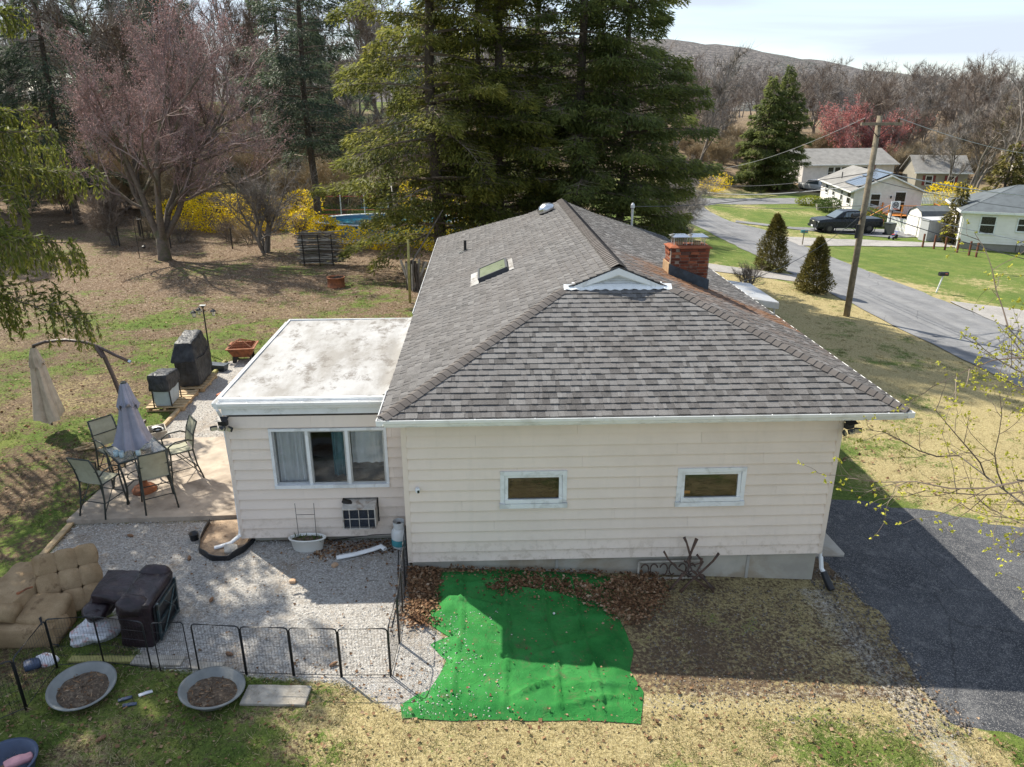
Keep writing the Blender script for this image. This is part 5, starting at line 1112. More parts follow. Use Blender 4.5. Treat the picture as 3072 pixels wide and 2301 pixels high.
for i, az in enumerate((.1, 2.4, 3.6)):
    d = A([cos(az), sin(az), 0]); la = thing('lantern', 'l', 'c', (0,0,0)); la.parent = lp; del la['category']; del la['label']; la.location = d*.30 + A([0,0,1.36])
    MB().tube([-d*.30+A([0,0,.16]), -d*.2+A([0,0,.12]), -d*.1+A([0,0,.22]), A([0,0,.24]), A([0,0,.16])], .010, 5).obj('arm', 'black_plastic', la, smooth=True)
    MB().lathe([(.045,0),(.075,.13),(.002,.14)], 6).obj('glass', 'lantern_glass', la); MB().lathe([(.11,.13),(.06,.18),(.015,.21),(.002,.22)], 6).lathe([(.048,-.01),(.02,-.03),(.002,-.035)], 6).obj('cap', 'black_plastic', la)
    for k in range(6): aa = k*pi/3; MB().rod((.046*cos(aa),.046*sin(aa),0), (.078*cos(aa),.078*sin(aa),.13), .004, 4).obj('bar', 'black_plastic', la)
bx = thing('planter_box', 'grey box of odds and ends at the patio corner behind the table', 'box', (-6.72, 5.75, GZ), .5); MB().b2(-.2,.2,-.26,.26,0,.02).b2(-.2,-.18,-.26,.26,.02,.26).b2(.18,.2,-.26,.26,.02,.26).b2(-.18,.18,-.26,-.24,.02,.26).b2(-.18,.18,.24,.26,.02,.26).obj('crate', 'wood_grey', bx); MB().rbox((.02,.05,.22), (.2,.24,.12), .04, rz(.4), wob=.05).obj('cloth', 'white_resin', bx); MB().lathe([(.09,.1),(.11,.3),(.10,.3),(.085,.12),(.002,.12)], 12, (0,-.13,0)).obj('pot', 'black_plastic', bx)
sp = thing('stick_pile', 'few split sticks dropped on the grass behind the chairs', 'sticks', (-8.1, 5.15, GZ))
for i, (x, y, a_, l_) in enumerate(((0,0,.5,.5),(.1,.05,2.4,.45),(-.15,0,.9,.4),(.2,-.08,2.7,.35),(.05,.12,.2,.5))): MB().box((x, y, .03+.02*i), (l_, .045, .03), rz(a_) @ ry(.06)).obj('stick', 'wood_pale', sp)
# --- back yard
fr2 = thing('fire_ring', 'rusty round steel fire ring on the bare back yard', 'fire ring', (-5.35, 22.1, GZ)); MB().lathe([(.40,0),(.41,.02),(.385,.04),(.385,.40),(.42,.42),(.42,.45),(.37,.45),(.37,.03),(.30,.02)], 26).obj('drum', 'rust', fr2, smooth=True); MB().lathe([(.36,.2),(.2,.24),(.02,.26)], 16).obj('ash', 'soil', fr2)
for i in range(5): MB().rod((-.3+.1*i, -.25, .4), (.1+.08*i, .28, .44), .02, 5).obj('stick', 'bark_dark', fr2)
sr = thing('stick_rack', 'tall rack stacked with long thin sticks at the back hedge', 'stick rack', (-7.1, 27.2, GZ))
for x in (-.75, .05, .72): MB().rod((x,-.35,0), (x,-.35,1.6), .03, 6).rod((x,.35,0), (x,.35,1.6), .03, 6).obj('upright', 'dark_metal', sr)
rgs = np.random.default_rng(3); sm = []
for i in range(105):
    z = .08 + 1.55*(i/105) + rgs.normal()*.02; y = rgs.uniform(-.3, .3); x0 = -1.0 + rgs.normal()*.12; x1 = .95 + rgs.normal()*.25
    MB().tube([(x0, y, z), (0, y+rgs.normal()*.04, z+rgs.normal()*.05), (x1, y+rgs.normal()*.08, z+rgs.normal()*.09)], rgs.uniform(.016, .034), 5).obj('stick', ('wood_grey', 'bark_grey', 'bark_moss')[i % 3], sr)
MB().tube([(-1.1,0,1.6),(-.3,.1,1.78),(.6,-.1,1.62),(1.4,.2,1.35)], .03, 5).obj('stick', 'bark_grey', sr)
o = MB().tube([(0,0,-.2),(.02,0,1.3),(.05,.02,2.65)], [.06,.055,.05], 8).obj('wooden_post', 'wood_green', loc=(-1.72, 18.95, GZ), smooth=True); tag(o, 'greenish wooden post standing by the corner of the roof', 'post')
wp = thing('wood_stack', 'loose upright bundle of split wood behind the green post', 'woodpile', (-1.75, 21.4, GZ))
for i in range(16): a_ = i*2.4; r_ = .1+.3*rgs.random(); MB().box((r_*cos(a_), r_*sin(a_), .55), (.10, .05, 1.1+.5*rgs.random()), rz(a_) @ ry(.3*rgs.normal()*.6)).obj('split_log', ('wood_grey', 'bark_dark', 'bark_grey')[i % 3], wp)
o = MB().tube([(0,0,-.1),(-.5,.1,1.2),(.9,.3,3.4)], [.05,.045,.03], 6).obj('leaning_pole', 'bark_grey', loc=(-1.3, 21.9, GZ), smooth=True); tag(o, 'bare pole leaning over the wood bundle', 'pole')
for i, (x, y) in enumerate(((-13.1, 31.9), (-16.8, 32.4), (-9.2, 31.9), (-20, 33))): o = MB().tube([(0,0,-.2),(.02,.01,1.2)], .035, 6).obj('fence_post', 'dark_metal', loc=(x, y, GZ)); tag(o, ('thin dark fence post between the maple and the bare clump', 'thin dark fence post behind the maple trunk', 'thin dark fence post near the stick rack', 'thin dark fence post at the shaded end of the hedge')[i], 'post', 'thin posts along the back boundary')
wc = thing('wind_chime', 'dark wind chime hanging from a shepherd hook by the spruce', 'wind chime', (-17.2, 29.2, GZ)); MB().tube([(0,0,0),(0,0,2.0),(.06,0,2.2),(.2,0,2.25),(.3,0,2.1)], .018, 6).obj('hook', 'dark_metal', wc); MB().lathe([(.13,2.06),(.13,2.1),(.02,2.12)], 10, (.3,0,0)).obj('disc', 'dark_metal', wc)
for k in range(5): MB().rod((.3+.09*cos(k*1.256), .09*sin(k*1.256), 2.04), (.3+.09*cos(k*1.256), .09*sin(k*1.256), 1.0+.08*k), .022, 6).obj('tube', 'dark_metal', wc)
MB().rod((.3,0,2.05), (.3,0,.7), .006, 4).lathe([(.002,.5),(.10,.58),(.10,.66),(.002,.72)], 10, (.3,0,0)).obj('sail', 'black_plastic', wc)
# above ground pool and the white fence on its deck
P('pool_blue', (.05, .20, .34), .4, .15, 1, (.10, .32, .45), 1, .5); P('pool_water', (.03, .16, .22), .05, .1, 2)
po = thing('swimming_pool', 'oval above ground pool with blue wall panels beyond the yellow bushes', 'pool', (-4.6, 36.2, GZ))
MB().lathe([(4.6,0),(4.62,1.0),(4.5,1.0),(4.5,.1)], 40, sq=.58).obj('wall', 'pool_blue', po, smooth=True); MB().lathe([(4.72,1.0),(4.72,1.06),(4.4,1.06),(4.4,1.0)], 40, sq=.6).obj('rim', 'trim_white', po); MB().lathe([(4.5,.82),(.01,.83)], 40, sq=.58).obj('water', 'pool_water', po); MB().lathe([(4.8,0),(4.8,.16),(4.62,.16)], 40, sq=.6).obj('skirt', 'trim_white', po)
for k in range(20): aa = k*2*pi/20; MB().box((4.68*cos(aa), 4.68*.59*sin(aa), .5), (.10,.10,1.0), rz(aa)).obj('upright', 'trim_white', po)
pf = thing('pool_fence', 'white posted fence with thin red rails behind the pool', 'fence', (-4.5, 40.2, GZ))
P('red_rail', (.42, .10, .07), .6)
for k in range(7): MB().b2(-5.4+k*1.6, -5.33+k*1.6, -.035, .035, 0, 2.1).obj('post', 'trim_white', pf)
for z in (.8, 1.1, 2.0): MB().b2(-5.4, 4.3, -.02, .02, z, z+.04).obj('rail', 'red_rail', pf)
for k in range(48): MB().b2(-5.3+k*.2, -5.288+k*.2, -.006, .006, .82, 2.0).obj('picket', 'dark_metal', pf)
sw_ = thing('swing_set', 'white tube swing frame on the neighbours lawn', 'swing set', (-7, 46, GZ)); tubes([[(-1.8,-.8,0),(-1.5,0,2.4)],[(-1.8,.8,0),(-1.5,0,2.4)],[(1.8,-.8,0),(1.5,0,2.4)],[(1.8,.8,0),(1.5,0,2.4)],[(-1.5,0,2.4),(1.5,0,2.4)]], .03, 'frame', 'ac_metal', sw_)
for x in (-.6, .6): MB().rod((x-.2,0,2.4),(x-.2,0,.55), .012, 4).rod((x+.2,0,2.4),(x+.2,0,.55), .012, 4).b2(x-.25,x+.25,-.1,.1,.52,.56).obj('swing_seat', 'pool_blue', sw_)
# --- discarded recliners
so_ = thing('sofa', 'discarded tan upholstered recliner sofa with a tufted back', 'sofa', (-5.75, -1.08, GZ))
MB().rbox((-.05,-.42,.16), (1.25,.70,.36), .04, rz(.03), k=11, puff=.012, wob=.03).obj('base', 'tan_upholstery', so_, smooth=True)
MB().rbox((-.32,.02,.50), (.66,1.02,.34), .05, rz(-.12) @ rx(.04), k=13, puff=.015, wob=.03).obj('arm', 'tan_upholstery', so_, smooth=True); MB().tube([(-.62,-.5,.50),(-.02,-.57,.50)], [.14,.15], 14).obj('arm_roll', 'tan_upholstery', so_, smooth=True)
MB().rbox((.26,-.36,.38), (.62,.55,.20), .06, rx(.25), k=9, puff=.02, wob=.035).obj('seat_cushion', 'tan_upholstery', so_, smooth=True)
MB().rbox((.42,-.52,.22), (.42,.30,.36), .10, rx(-.2) @ rz(.2), k=9, puff=.04, wob=.04).obj('footrest', 'tan_upholstery', so_, smooth=True)
u_ = unit(A([.62,.48,-.08])); v_ = unit(A([-.30,.42,.62])); v_ = unit(v_ - u_*(u_@v_)); n__ = np.cross(u_, v_); Rb = np.stack([u_, v_, n__], 1); c0 = A([.36,.24,.50])
MB().rbox(c0 - n__*.06, (.90, 1.02, .14), .04, Rb, k=7).obj('back_frame', 'tan_upholstery', so_, smooth=True)
for i in range(3):
    for j in range(3): MB().rbox(c0 + u_*(i-1)*.292 + v_*(j-1)*.33 + n__*.05, (.292,.33,.13), .035, Rb, k=7, puff=.028, wob=.022).obj('back_cushion', 'tan_upholstery', so_, smooth=True)
MB().tube([(-.1,-.30,.66),(.0,-.24,.70),(.07,-.2,.70)], .014, 6).lathe([(.03,0),(.03,.02),(.002,.025)], 8, (-.1,-.30,.655)).obj('lever', 'rust', so_)
MB().tube([(.35,-.62,.45),(.42,-.66,.25),(.5,-.72,.05),(.62,-.75,.02)], [.03,.05,.05,.03], 5, flat=.25).obj('loose_strap', 'lead_flashing', so_)
rc = thing('recliner', 'dark brown leather recliner tipped over with its metal underside showing', 'armchair', (-3.88, -1.46, GZ))
MB().rbox((-.02,0,.40), (.50,.92,.80), .06, ry(.06), k=13, puff=.012, wob=.022).obj('body', 'brown_leather', rc, smooth=True)
MB().rbox((-.42,.10,.72), (.62,.66,.17), .035, ry(.10) @ rz(.06), k=9, puff=.02, wob=.03).obj('back_panel', 'brown_leather', rc, smooth=True); MB().rbox((-.70,.0,.50), (.34,.74,.26), .11, ry(-.5) @ rz(.15), k=9, puff=.05, wob=.06).obj('headrest', 'brown_leather', rc, smooth=True)
MB().rbox((-.01,.40,.72), (.44,.20,.30), .08, rx(.1), k=7, puff=.02, wob=.03).obj('arm', 'brown_leather', rc, smooth=True); MB().rbox((-.05,-.36,.70), (.42,.24,.28), .09, rx(-.1), k=7, puff=.03, wob=.03).obj('arm', 'brown_leather', rc, smooth=True)
MB().box((.252,-.02,.38), (.02,.74,.62), ry(.06)).obj('dust_cloth', 'black_plastic', rc)
P('frame_steel', (.06, .09, .10), .4, .3, 15, (.12, .08, .05), 9, .5, metal=.6)
fm = MB()
for y in (-.33, .33): fm.box((.285, y, .38), (.03,.04,.66), ry(.06))
for z in (.12, .36, .62): fm.box((.285+.015*(z-.38), 0, z), (.03,.66,.035))
fm.tube([(.30,-.25,.15),(.33,.0,.42),(.30,.28,.60)], .014, 5).tube([(.31,-.1,.6),(.34,.1,.35),(.31,.2,.12)], .010, 5); fm.obj('mechanism', 'frame_steel', rc)
# --- pet pen panels
pen_g = 'wire pet pen panels'
def pen_panel(w=.68):
    t = thing('pen_panel', 'x', 'fence panel', (0,0,0), 0, pen_g); r_ = .011; h = .85
    MB().tube([(0,0,0),(0,0,h-.05),(.015,0,h-.015),(.05,0,h),(w-.05,0,h),(w-.015,0,h-.015),(w,0,h-.05),(w,0,0)], r_, 6).obj('frame', 'black_plastic', t, smooth=True); MB().rod((0,0,.04),(w,0,.04), .006, 5).obj('bottom_rail', 'black_plastic', t)
    m_ = MB()
    for i in range(1, 15): m_.rod((w*i/15,0,.04), (w*i/15,0,h), .0017, 3)
    for z in (.2, .36, .52, .68): m_.rod((0,0,z), (w,0,z), .002, 3)
    m_.obj('mesh', 'black_plastic', t); return t
nodes = [((-4.93,-2.27),(-4.28,-2.23),'wire pet pen panel in front of the white bag'),((-4.28,-2.23),(-3.53,-2.38),'wire pet pen panel in front of the leather recliner'),((-3.39,-2.41),(-2.95,-2.41),'narrow gate panel of the wire pet pen'),((-2.82,-2.45),(-2.13,-2.53),'wire pet pen panel behind the round soil saucer'),((-2.11,-2.54),(-1.44,-2.59),'wire pet pen panel behind the flat paver'),((-1.42,-2.59),(-.75,-2.64),'wire pet pen panel between the paver and the pen corner'),((-.73,-2.64),(-.04,-2.66),'wire pet pen panel meeting the pen corner'),((-.03,-2.63),(.01,-1.96),'wire pet pen panel turning back from the pen corner'),((.02,-1.94),(.0,-1.28),'wire pet pen panel beside the brown leaf drift'),((.0,-1.26),(-.02,-.6),'wire pet pen panel running towards the house corner'),((-.03,-.58),(-.05,.08),'wire pet pen panel against the house corner')]
p0 = pen_panel(); first = True
def put_panel(a_, b_, l):
    global first
    a_ = A(a_); b_ = A(b_); t = p0 if first else copy_tree(p0); first = False
    t.location = (*a_, gf(*a_)); t.rotation_euler = (0, 0, math.atan2(*(b_-a_)[::-1])); t.scale = (np.linalg.norm(b_-a_)/.68, 1, 1); t['label'] = l
put_panel((-4.93,-2.27), (-4.28,-2.23), nodes[0][2])
for i, (a_, b_, l) in enumerate(nodes):
    if i != 0: put_panel(a_, b_, l)
put_panel((-4.91,-3.07), (-4.93,-2.29), 'wire pet pen panel coming forward beside the round saucer'); put_panel((-5.5,-3.55), (-4.92,-3.09), 'wire pet pen panel passing the white tub')
# --- saucers, boards, bags
def saucer(loc, tilt, l, rot_):
    t = thing('saucer_planter', l, 'planter', loc, 0, 'shallow round planters by the pen', rot=(tilt, .03, rot_)); MB().lathe([(.002,.0),(.25,.0),(.30,.02),(.41,.15),(.435,.16),(.435,.175),(.40,.172),(.29,.04),(.002,.03)], 40).obj('dish', 'grey_resin', t, smooth=True)
    P_ = np.empty((14, 33, 3))
    for i in range(14):
        rr = .335*(1-i/13); a_ = np.arange(33)/32*2*pi; P_[i] = np.c_[rr*np.cos(a_)*(1+.06*np.sin(3*a_)), rr*np.sin(a_)*(1+.06*np.sin(3*a_)), .075+.05*(1-(rr/.34)**2)+.03*(vn(rr*40+i, a_*5)-.5)]
    MB().grid(P_, flip=True).obj('soil', 'soil', t)
    rg = np.random.default_rng(int(abs(loc[0]*10))); m_ = MB(); k = 130; a_ = rg.random(k)*6.3; rr = .31*rg.random(k)**.5; cards(m_, np.c_[rr*np.cos(a_), rr*np.sin(a_), .12-.05*(rr/.34)**2+.012*rg.random(k)], unit(rg.normal(size=(k,3))*A([1,1,.15])), .06*(.5+rg.random(k)), .02, rg=rg); m_.obj('dead_leaves', 'leaf_litter', t)
leaf_mat('leaf_litter', [(0, (.07, .038, .02)), (.35, (.15, .082, .042)), (.65, (.26, .155, .085)), (.88, (.36, .25, .16)), (1, (.48, .38, .28))], .15, .8, 3, .2)
saucer((-4.28, -2.82, GZ+.0), .10, 'shallow grey saucer of soil set before the white bag', .4); saucer((-2.47, -2.95, GZ+.0), .13, 'shallow grey saucer of soil next to the flat paver', 1.9)
o = MB().rbox((0,0,.025), (.90,.36,.05), .012, k=6, wob=.01).obj('paver_slab', 'wood_grey', loc=(-1.58,-2.98,GZ), rot=(0,0,-.06)); tag(o, 'flat weathered slab lying in the grass beside a saucer', 'slab')
for i, (x, y, w_, d_, m__, l) in enumerate(((-4.35,-2.16,.95,.13,'wood_green','mossy green board under the wire pen'),(-3.5,-2.22,.75,.2,'wood_grey','pale grey board under the pen gate'),(-2.75,-2.36,.5,.16,'wood_grey','short pale board at the pen gate hinge'))): o = MB().rbox((0,0,.025), (w_,d_,.045), .01, k=3, wob=.012).obj('board', m__, loc=(x,y,GZ), rot=(0,0,-.05-.03*i)); tag(o, l, 'board', 'boards along the pen')
n = N('plastic_bag'); n.set(n.mix(n.mr(n.noise(9, 4, .6), .55, .7), (.66, .67, .70), (.60, .25, .22)), .35, spec=.5); n.bump(n.noise(16, 5, .65, None, 1.5), .8, .03)
o = MB().rbox((0,0,.10), (.62,.40,.24), .11, k=11, puff=.04, wob=.14).obj('plastic_bag', 'plastic_bag', loc=(-4.68,-1.62,GZ), rot=(0,0,.35), smooth=True); tag(o, 'crumpled white plastic bag on the grass between the recliners', 'bag')
bb = thing('rag_bundle', 'dark blue jug with white rag lying in front of the sofa', 'rag', (-5.22,-2.22,GZ), .5); P('blue_dark', (.04, .06, .11), .5); MB().rbox((-.08,0,.06), (.22,.16,.12), .04, k=5, wob=.03).obj('jug', 'blue_dark', bb, smooth=True); MB().rbox((.1,.02,.06), (.22,.20,.10), .04, rz(.4), k=7, wob=.10).obj('rag', 'plastic_bag', bb, smooth=True)
wt = thing('white_tub', 'white plastic tub full of rubbish beside the tan sofa', 'tub', (-5.95,-2.42,GZ)); MB().lathe([(.22,0),(.27,.42),(.30,.44),(.30,.46),(.26,.45),(.21,.02)], 24).obj('tub', 'white_resin', wt, smooth=True); MB().rbox((0,0,.36), (.36,.34,.08), .03, k=7, wob=.10).obj('rubbish', 'plastic_bag', wt)
bt = thing('blue_basin', 'dark blue plastic basin holding a pink toy on the lawn', 'basin', (-4.55,-4.15,GZ)); MB().lathe([(.30,0),(.36,.20),(.38,.21),(.38,.22),(.34,.21),(.29,.02),(.002,.015)], 28).obj('basin', 'blue_dark', bt, smooth=True); P('pink', (.5, .25, .27), .6); MB().rbox((.12,.08,.16), (.3,.12,.08), .03, rz(.7), k=6, wob=.06).obj('toy', 'pink', bt, smooth=True)
for i, (x, y, a_) in enumerate(((-3.66,-2.95,.5),(-3.55,-3.06,.3),(-3.42,-2.86,.6))): o = MB().rbox((0,0,.012), (.18,.05,.02), .006, k=4, wob=.02).obj('wrapper', 'blue_dark' if i < 2 else 'plastic_bag', loc=(x,y,GZ+.01), rot=(.1,.05,a_)); tag(o, ('torn dark wrapper between the two saucers', 'second torn dark wrapper between the two saucers', 'pale torn wrapper between the two saucers')[i], 'litter', 'litter on the lawn')
# --- flower bed, planter, tank along the sun room
bd = MB(); bp = [(-4.05,1.62),(-4.02,1.0),(-3.9,.62),(-3.6,.36),(-3.3,.36),(-3.1,.62),(-3.0,.98)]
bedo = patch('soil_bed', [(-4.05,1.70),(-4.02,1.0),(-3.9,.62),(-3.6,.36),(-3.3,.36),(-3.1,.62),(-3.0,1.0),(-3.2,1.05),(-3.22,1.75)], 'bed_soil', .035, .07)
pts = []; bq = A(bp); tt = np.linspace(0, len(bq)-1, 40)
cx_ = np.interp(tt, np.arange(len(bq)), bq[:,0]); cy_ = np.interp(tt, np.arange(len(bq)), bq[:,1])
q = np.stack([np.stack([cx_, cy_, np.full(40, GZ-.02)], -1), np.stack([cx_, cy_, GZ+.10+.02*np.sin(tt*3)], -1)], 1); nrm_ = np.stack([np.gradient(cy_), -np.gradient(cx_), 0*cx_], -1); nrm_ = unit(nrm_)*.012
m_ = MB(); m_.grid(q); m_.grid(q+nrm_[:,None,:], flip=True); m_.tube(np.c_[cx_, cy_, GZ+.11+.02*np.sin(tt*3)], .016, 6); o = m_.obj('lawn_edging', 'black_plastic', smooth=True); tag(o, 'black plastic edging strip bent round the soil bed', 'edging')
o = MB().rbox((0,0,.05), (.24,.20,.10), .03, rx(.2), k=5, wob=.04).obj('stone', 'stone', loc=(-3.33,.62,GZ+.03), rot=(0,0,.3)); tag(o, 'pale flat stone lying in the soil bed', 'stone')
o = MB().lathe([(.07,0),(.085,.13),(.095,.14),(.09,.15),(.075,.14),(.06,.02),(.002,.02)], 16).obj('flower_pot', 'black_plastic', loc=(-4.16,1.08,GZ), smooth=True); tag(o, 'small black pot on the gravel outside the soil bed', 'pot')
wpn = thing('oval_planter', 'white oval planter with a wire trellis under the sun room window', 'planter', (-1.93,.66,GZ)); MB().lathe([(.24,0),(.27,.03),(.31,.24),(.345,.25),(.345,.275),(.315,.275),(.29,.2),(.002,.2)], 28, sq=.42).obj('bowl', 'white_resin', wpn, smooth=True); MB().lathe([(.30,.225),(.15,.245),(.002,.25)], 20, sq=.42).obj('soil', 'soil', wpn); tubes([[(-.16,.03,.2),(-.17,.05,.95)],[(.16,.03,.2),(.17,.05,.95)],[(-.165,.04,.72),(.165,.04,.72)]], .005, 'trellis', 'dark_metal', wpn)
rg = np.random.default_rng(9); m_ = MB(); k = 60; cards(m_, np.c_[rg.uniform(-.26,.26,k), rg.uniform(-.09,.09,k), np.full(k,.24)], unit(rg.normal(size=(k,3))*.5+A([0,0,.6])), .09*rg.random(k)+.03, .02, rg=rg); m_.obj('sprouts', 'box_green', wpn)
ds = MB(); dp = A([(-1.35,.30,.05),(-1.0,.40,.06),(-.72,.52,.07),(-.58,.58,.09),(-.50,.50,.08)]); ds.tube(dp, [.05,.05,.05,.055,.05], 8, flat=.7); o = ds.obj('downspout_piece', 'gutter_white', loc=(0,0,GZ)); tag(o, 'loose white downspout elbow lying in dead leaves', 'downspout')
tk_ = thing('propane_tank', 'white and teal propane tank at the inside corner of the house', 'propane tank', (-.24,.66,GZ)); P('tank_white', (.62, .64, .63), .4, .08, 6, (.35, .32, .28), 5, .4); P('tank_teal', (.05, .26, .30), .5)
MB().lathe([(.11,.03),(.14,.06),(.152,.12),(.152,.30),(.14,.38),(.10,.43),(.03,.45)], 20).obj('body', 'tank_white', tk_, smooth=True); MB().lathe([(.154,.10),(.1545,.11),(.1545,.22),(.154,.23)], 20).obj('label_band', 'tank_teal', tk_, smooth=True); MB().lathe([(.10,0),(.11,.04),(.105,.04),(.095,0)], 18).obj('foot_ring', 'tank_white', tk_)
aa = np.linspace(.6, 5.7, 14); q = np.stack([np.c_[.10*np.cos(aa), .10*np.sin(aa), np.full(14,.42)], np.c_[.11*np.cos(aa), .11*np.sin(aa), np.full(14,.57)]], 1); m_ = MB(); m_.grid(q); m_.grid(q*A([.94,.94,1]), flip=True); m_.obj('collar', 'tank_white', tk_, smooth=True); MB().lathe([(.025,.44),(.025,.50),(.04,.51),(.04,.53),(.002,.535)], 10).obj('valve', 'dark_metal', tk_)
o = MB().tube([(-.35,.72,.5),(-.8,.86,.40),(-1.4,.9,.30),(-1.9,.93,.16)], .008, 5).obj('hose', 'black_plastic', loc=(0,0,.08)); tag(o, 'thin black gas hose running along the sun room footing', 'hose')
o = MB().tube([(-.26,.5,.0),(-.2,-.1,.0),(-.12,-.8,.0),(-.14,-1.6,.005)], .009, 5).obj('tether_cable', 'black_plastic', loc=(0,0,GZ+.012)); tag(o, 'thin black cable lying on the gravel inside the pen', 'cable')
# --- cast iron bench ends against the foundation
bn = thing('bench_ends', 'pile of rusted cast iron bench legs leaning on the foundation', 'bench parts', (4.95, -.22, -.02))
P('cast_iron', (.075, .042, .028), .7, .4, 10, (.03, .032, .036), 6, .7, bump=.4, bsc=40)
def leg_curve(pts, par, r0=.024): MB().tube(pts, np.r_[r0*1.3, np.full(len(pts)-2, r0), r0*1.5], 7, flat=.55).obj('bench_leg', 'cast_iron', par, smooth=True)
leg_curve([(-.42,-.22,.02),(-.25,-.16,.20),(-.05,-.08,.38),(.0,-.02,.60),(-.08,.04,.86),(-.12,.08,.95)], bn); leg_curve([(.42,-.18,.06),(.22,-.13,.22),(.03,-.10,.36),(-.06,-.05,.55),(.02,.0,.75),(.10,.06,.93)], bn)
leg_curve([(-.48,.0,.72),(-.40,-.03,.58),(-.22,-.08,.40),(.05,-.14,.26),(.30,-.2,.08)], bn); leg_curve([(.50,.0,.66),(.40,-.03,.52),(.20,-.10,.36),(-.02,-.17,.20),(-.2,-.24,.04)], bn); leg_curve([(.12,.03,.62),(.22,-.02,.5),(.12,-.08,.36),(.26,-.16,.22),(.40,-.24,.02)], bn, .024); leg_curve([(-.1,.03,.5),(.02,-.03,.44),(.16,-.06,.5),(.2,-.02,.58)], bn, .018)
for (x, z) in ((.02,.30),(.18,.22),(-.12,.24)): a_ = np.linspace(0, 5.4, 14); MB().tube(np.c_[x+.085*np.cos(a_)*(1-.09*a_), np.full(14,-.10), z+.085*np.sin(a_)*(1-.09*a_)], .014, 5).obj('scroll', 'cast_iron', bn, smooth=True)
pnl = thing('scroll_panel', 'rectangular iron scrollwork bench back propped on the foundation', 'bench parts', (4.60, -.085, -.01), 0, rot=(-.12,0,0))
tubes([[(-.52,0,.05),(-.52,0,.38)],[(-.52,0,.38),(.62,0,.38)],[(.62,0,.38),(.62,0,.05)],[(.62,0,.05),(-.52,0,.05)]], .022, 'frame', 'wood_grey', pnl)
for cx in (-.32, .02, .36):
    for sg in (-1, 1):
        a_ = np.linspace(.4, 5.2, 16); MB().tube(np.c_[cx+sg*.075+.085*np.cos(a_)*(1-.1*a_)*sg, np.zeros(16), .215+.13*np.sin(a_)*(1-.06*a_)], .013, 5).obj('scroll', 'cast_iron', pnl, smooth=True)
# ------------------------------------------------------------------ artificial turf, leaves, grass, stones
n = N('turf_green'); p = n.pos()
c = n.mix(n.mr(n.noise(2.2, 5, .6, p), .35, .7), (.014, .135, .024), (.042, .245, .05)); c = n.mix(n.mr(n.noise(150, 2, .6, p), .35, .7, 0, .45), c, (.004, .06, .02))
c = n.mix(n.mr(n.noise(1.3, 4, .6, p), .45, .7, 0, .4), c, (.06, .28, .08)); c = n.mix(n.mr(n.noise(5, 6, .75, p, .9), .54, .70, 0, .6), c, (.11, .095, .055)); rdg = n.math('ABSOLUTE', n.math('SUBTRACT', n.noise(2.4, 4, .55, p, .9), .5)); n.set(c, .9, spec=.2); n.bump(n.math('ADD', n.math('MULTIPLY', n.mr(rdg, 0, .05, 1, 0), .18), n.math('MULTIPLY', n.noise(260, 2, .6, p), .2)), .8, .03)
TURF = [(.55,-.10),(1.5,.03),(2.6,.0),(3.55,-.06),(3.62,-.3),(3.5,-.8),(3.55,-1.6),(3.6,-2.0),(3.48,-2.4),(3.6,-2.85),(3.45,-3.42),(2.3,-3.40),(1.2,-3.44),(.2,-3.46),(.14,-3.2),(.55,-2.9),(.75,-2.3),(.5,-2.0),(.78,-1.8),(.30,-1.35),(.52,-1.1),(.50,-.6)]
tf = patch('artificial_turf', TURF, 'turf_green', .010, .045, .035, kind=False)
co = np.empty(len(tf.data.vertices)*3, np.float32); tf.data.vertices.foreach_get('co', co); co = co.reshape(-1,3).astype(float)
x, y = co[:,0], co[:,1]; ed = pdist(x, y, TURF)
fold = lambda d, w, h: h*np.exp(-(d/w)**2)
wr = .07*(fbm(x*1.1, y*1.1)-.45) + .05*fbm(x*3, y*2.2+4) + .03*fbm(x*6.5, y*5+9)
for k, (xx, a_) in enumerate(((.92, .02), (1.66, .03), (2.35, -.02), (2.9, -.05))): wr = wr + fold(x - xx - a_*(y+2) - .03*np.sin(y*3+k), .022, .055) - fold(x - xx - .05 - a_*(y+2) - .03*np.sin(y*3+k), .02, .02)
for xx, yy, an, ln in ((2.6,-2.0,.4,.5),(3.0,-2.8,.05,.4),(1.4,-.45,.2,.6),(2.3,-.7,-.3,.5),(2.0,-2.9,.5,.35),(3.1,-1.3,.0,.4),(1.1,-1.0,-.2,.4),(2.8,-3.1,.2,.5)):
    u_ = (x-xx)*cos(an)+(y-yy)*sin(an); v_ = -(x-xx)*sin(an)+(y-yy)*cos(an); wr = wr + fold(v_, .035, .085)*np.exp(-(u_/ln)**2)
co[:,2] += np.maximum(wr, -.01)*smooth(0, .25, ed) + .004 + .018*smooth(0, .2, ed); tf.data.vertices.foreach_set('co', co.astype(np.float32).ravel()); tf.data.update()
tag(tf, 'wrinkled bright green artificial turf spread in front of the house wall', 'artificial turf')
def turf_z(px, py):
    import mathutils
    return g(px, py) + .075
def scatter_poly(poly, n_, seed):
    rg = np.random.default_rng(seed); q = A(poly); lo, hi = q.min(0), q.max(0); out = np.zeros((0,2))
    while len(out) < n_:
        c = lo + (hi-lo)*rg.random((n_*2,2)); out = np.r_[out, c[inpoly(c[:,0], c[:,1], poly)]]
    return out[:n_], rg
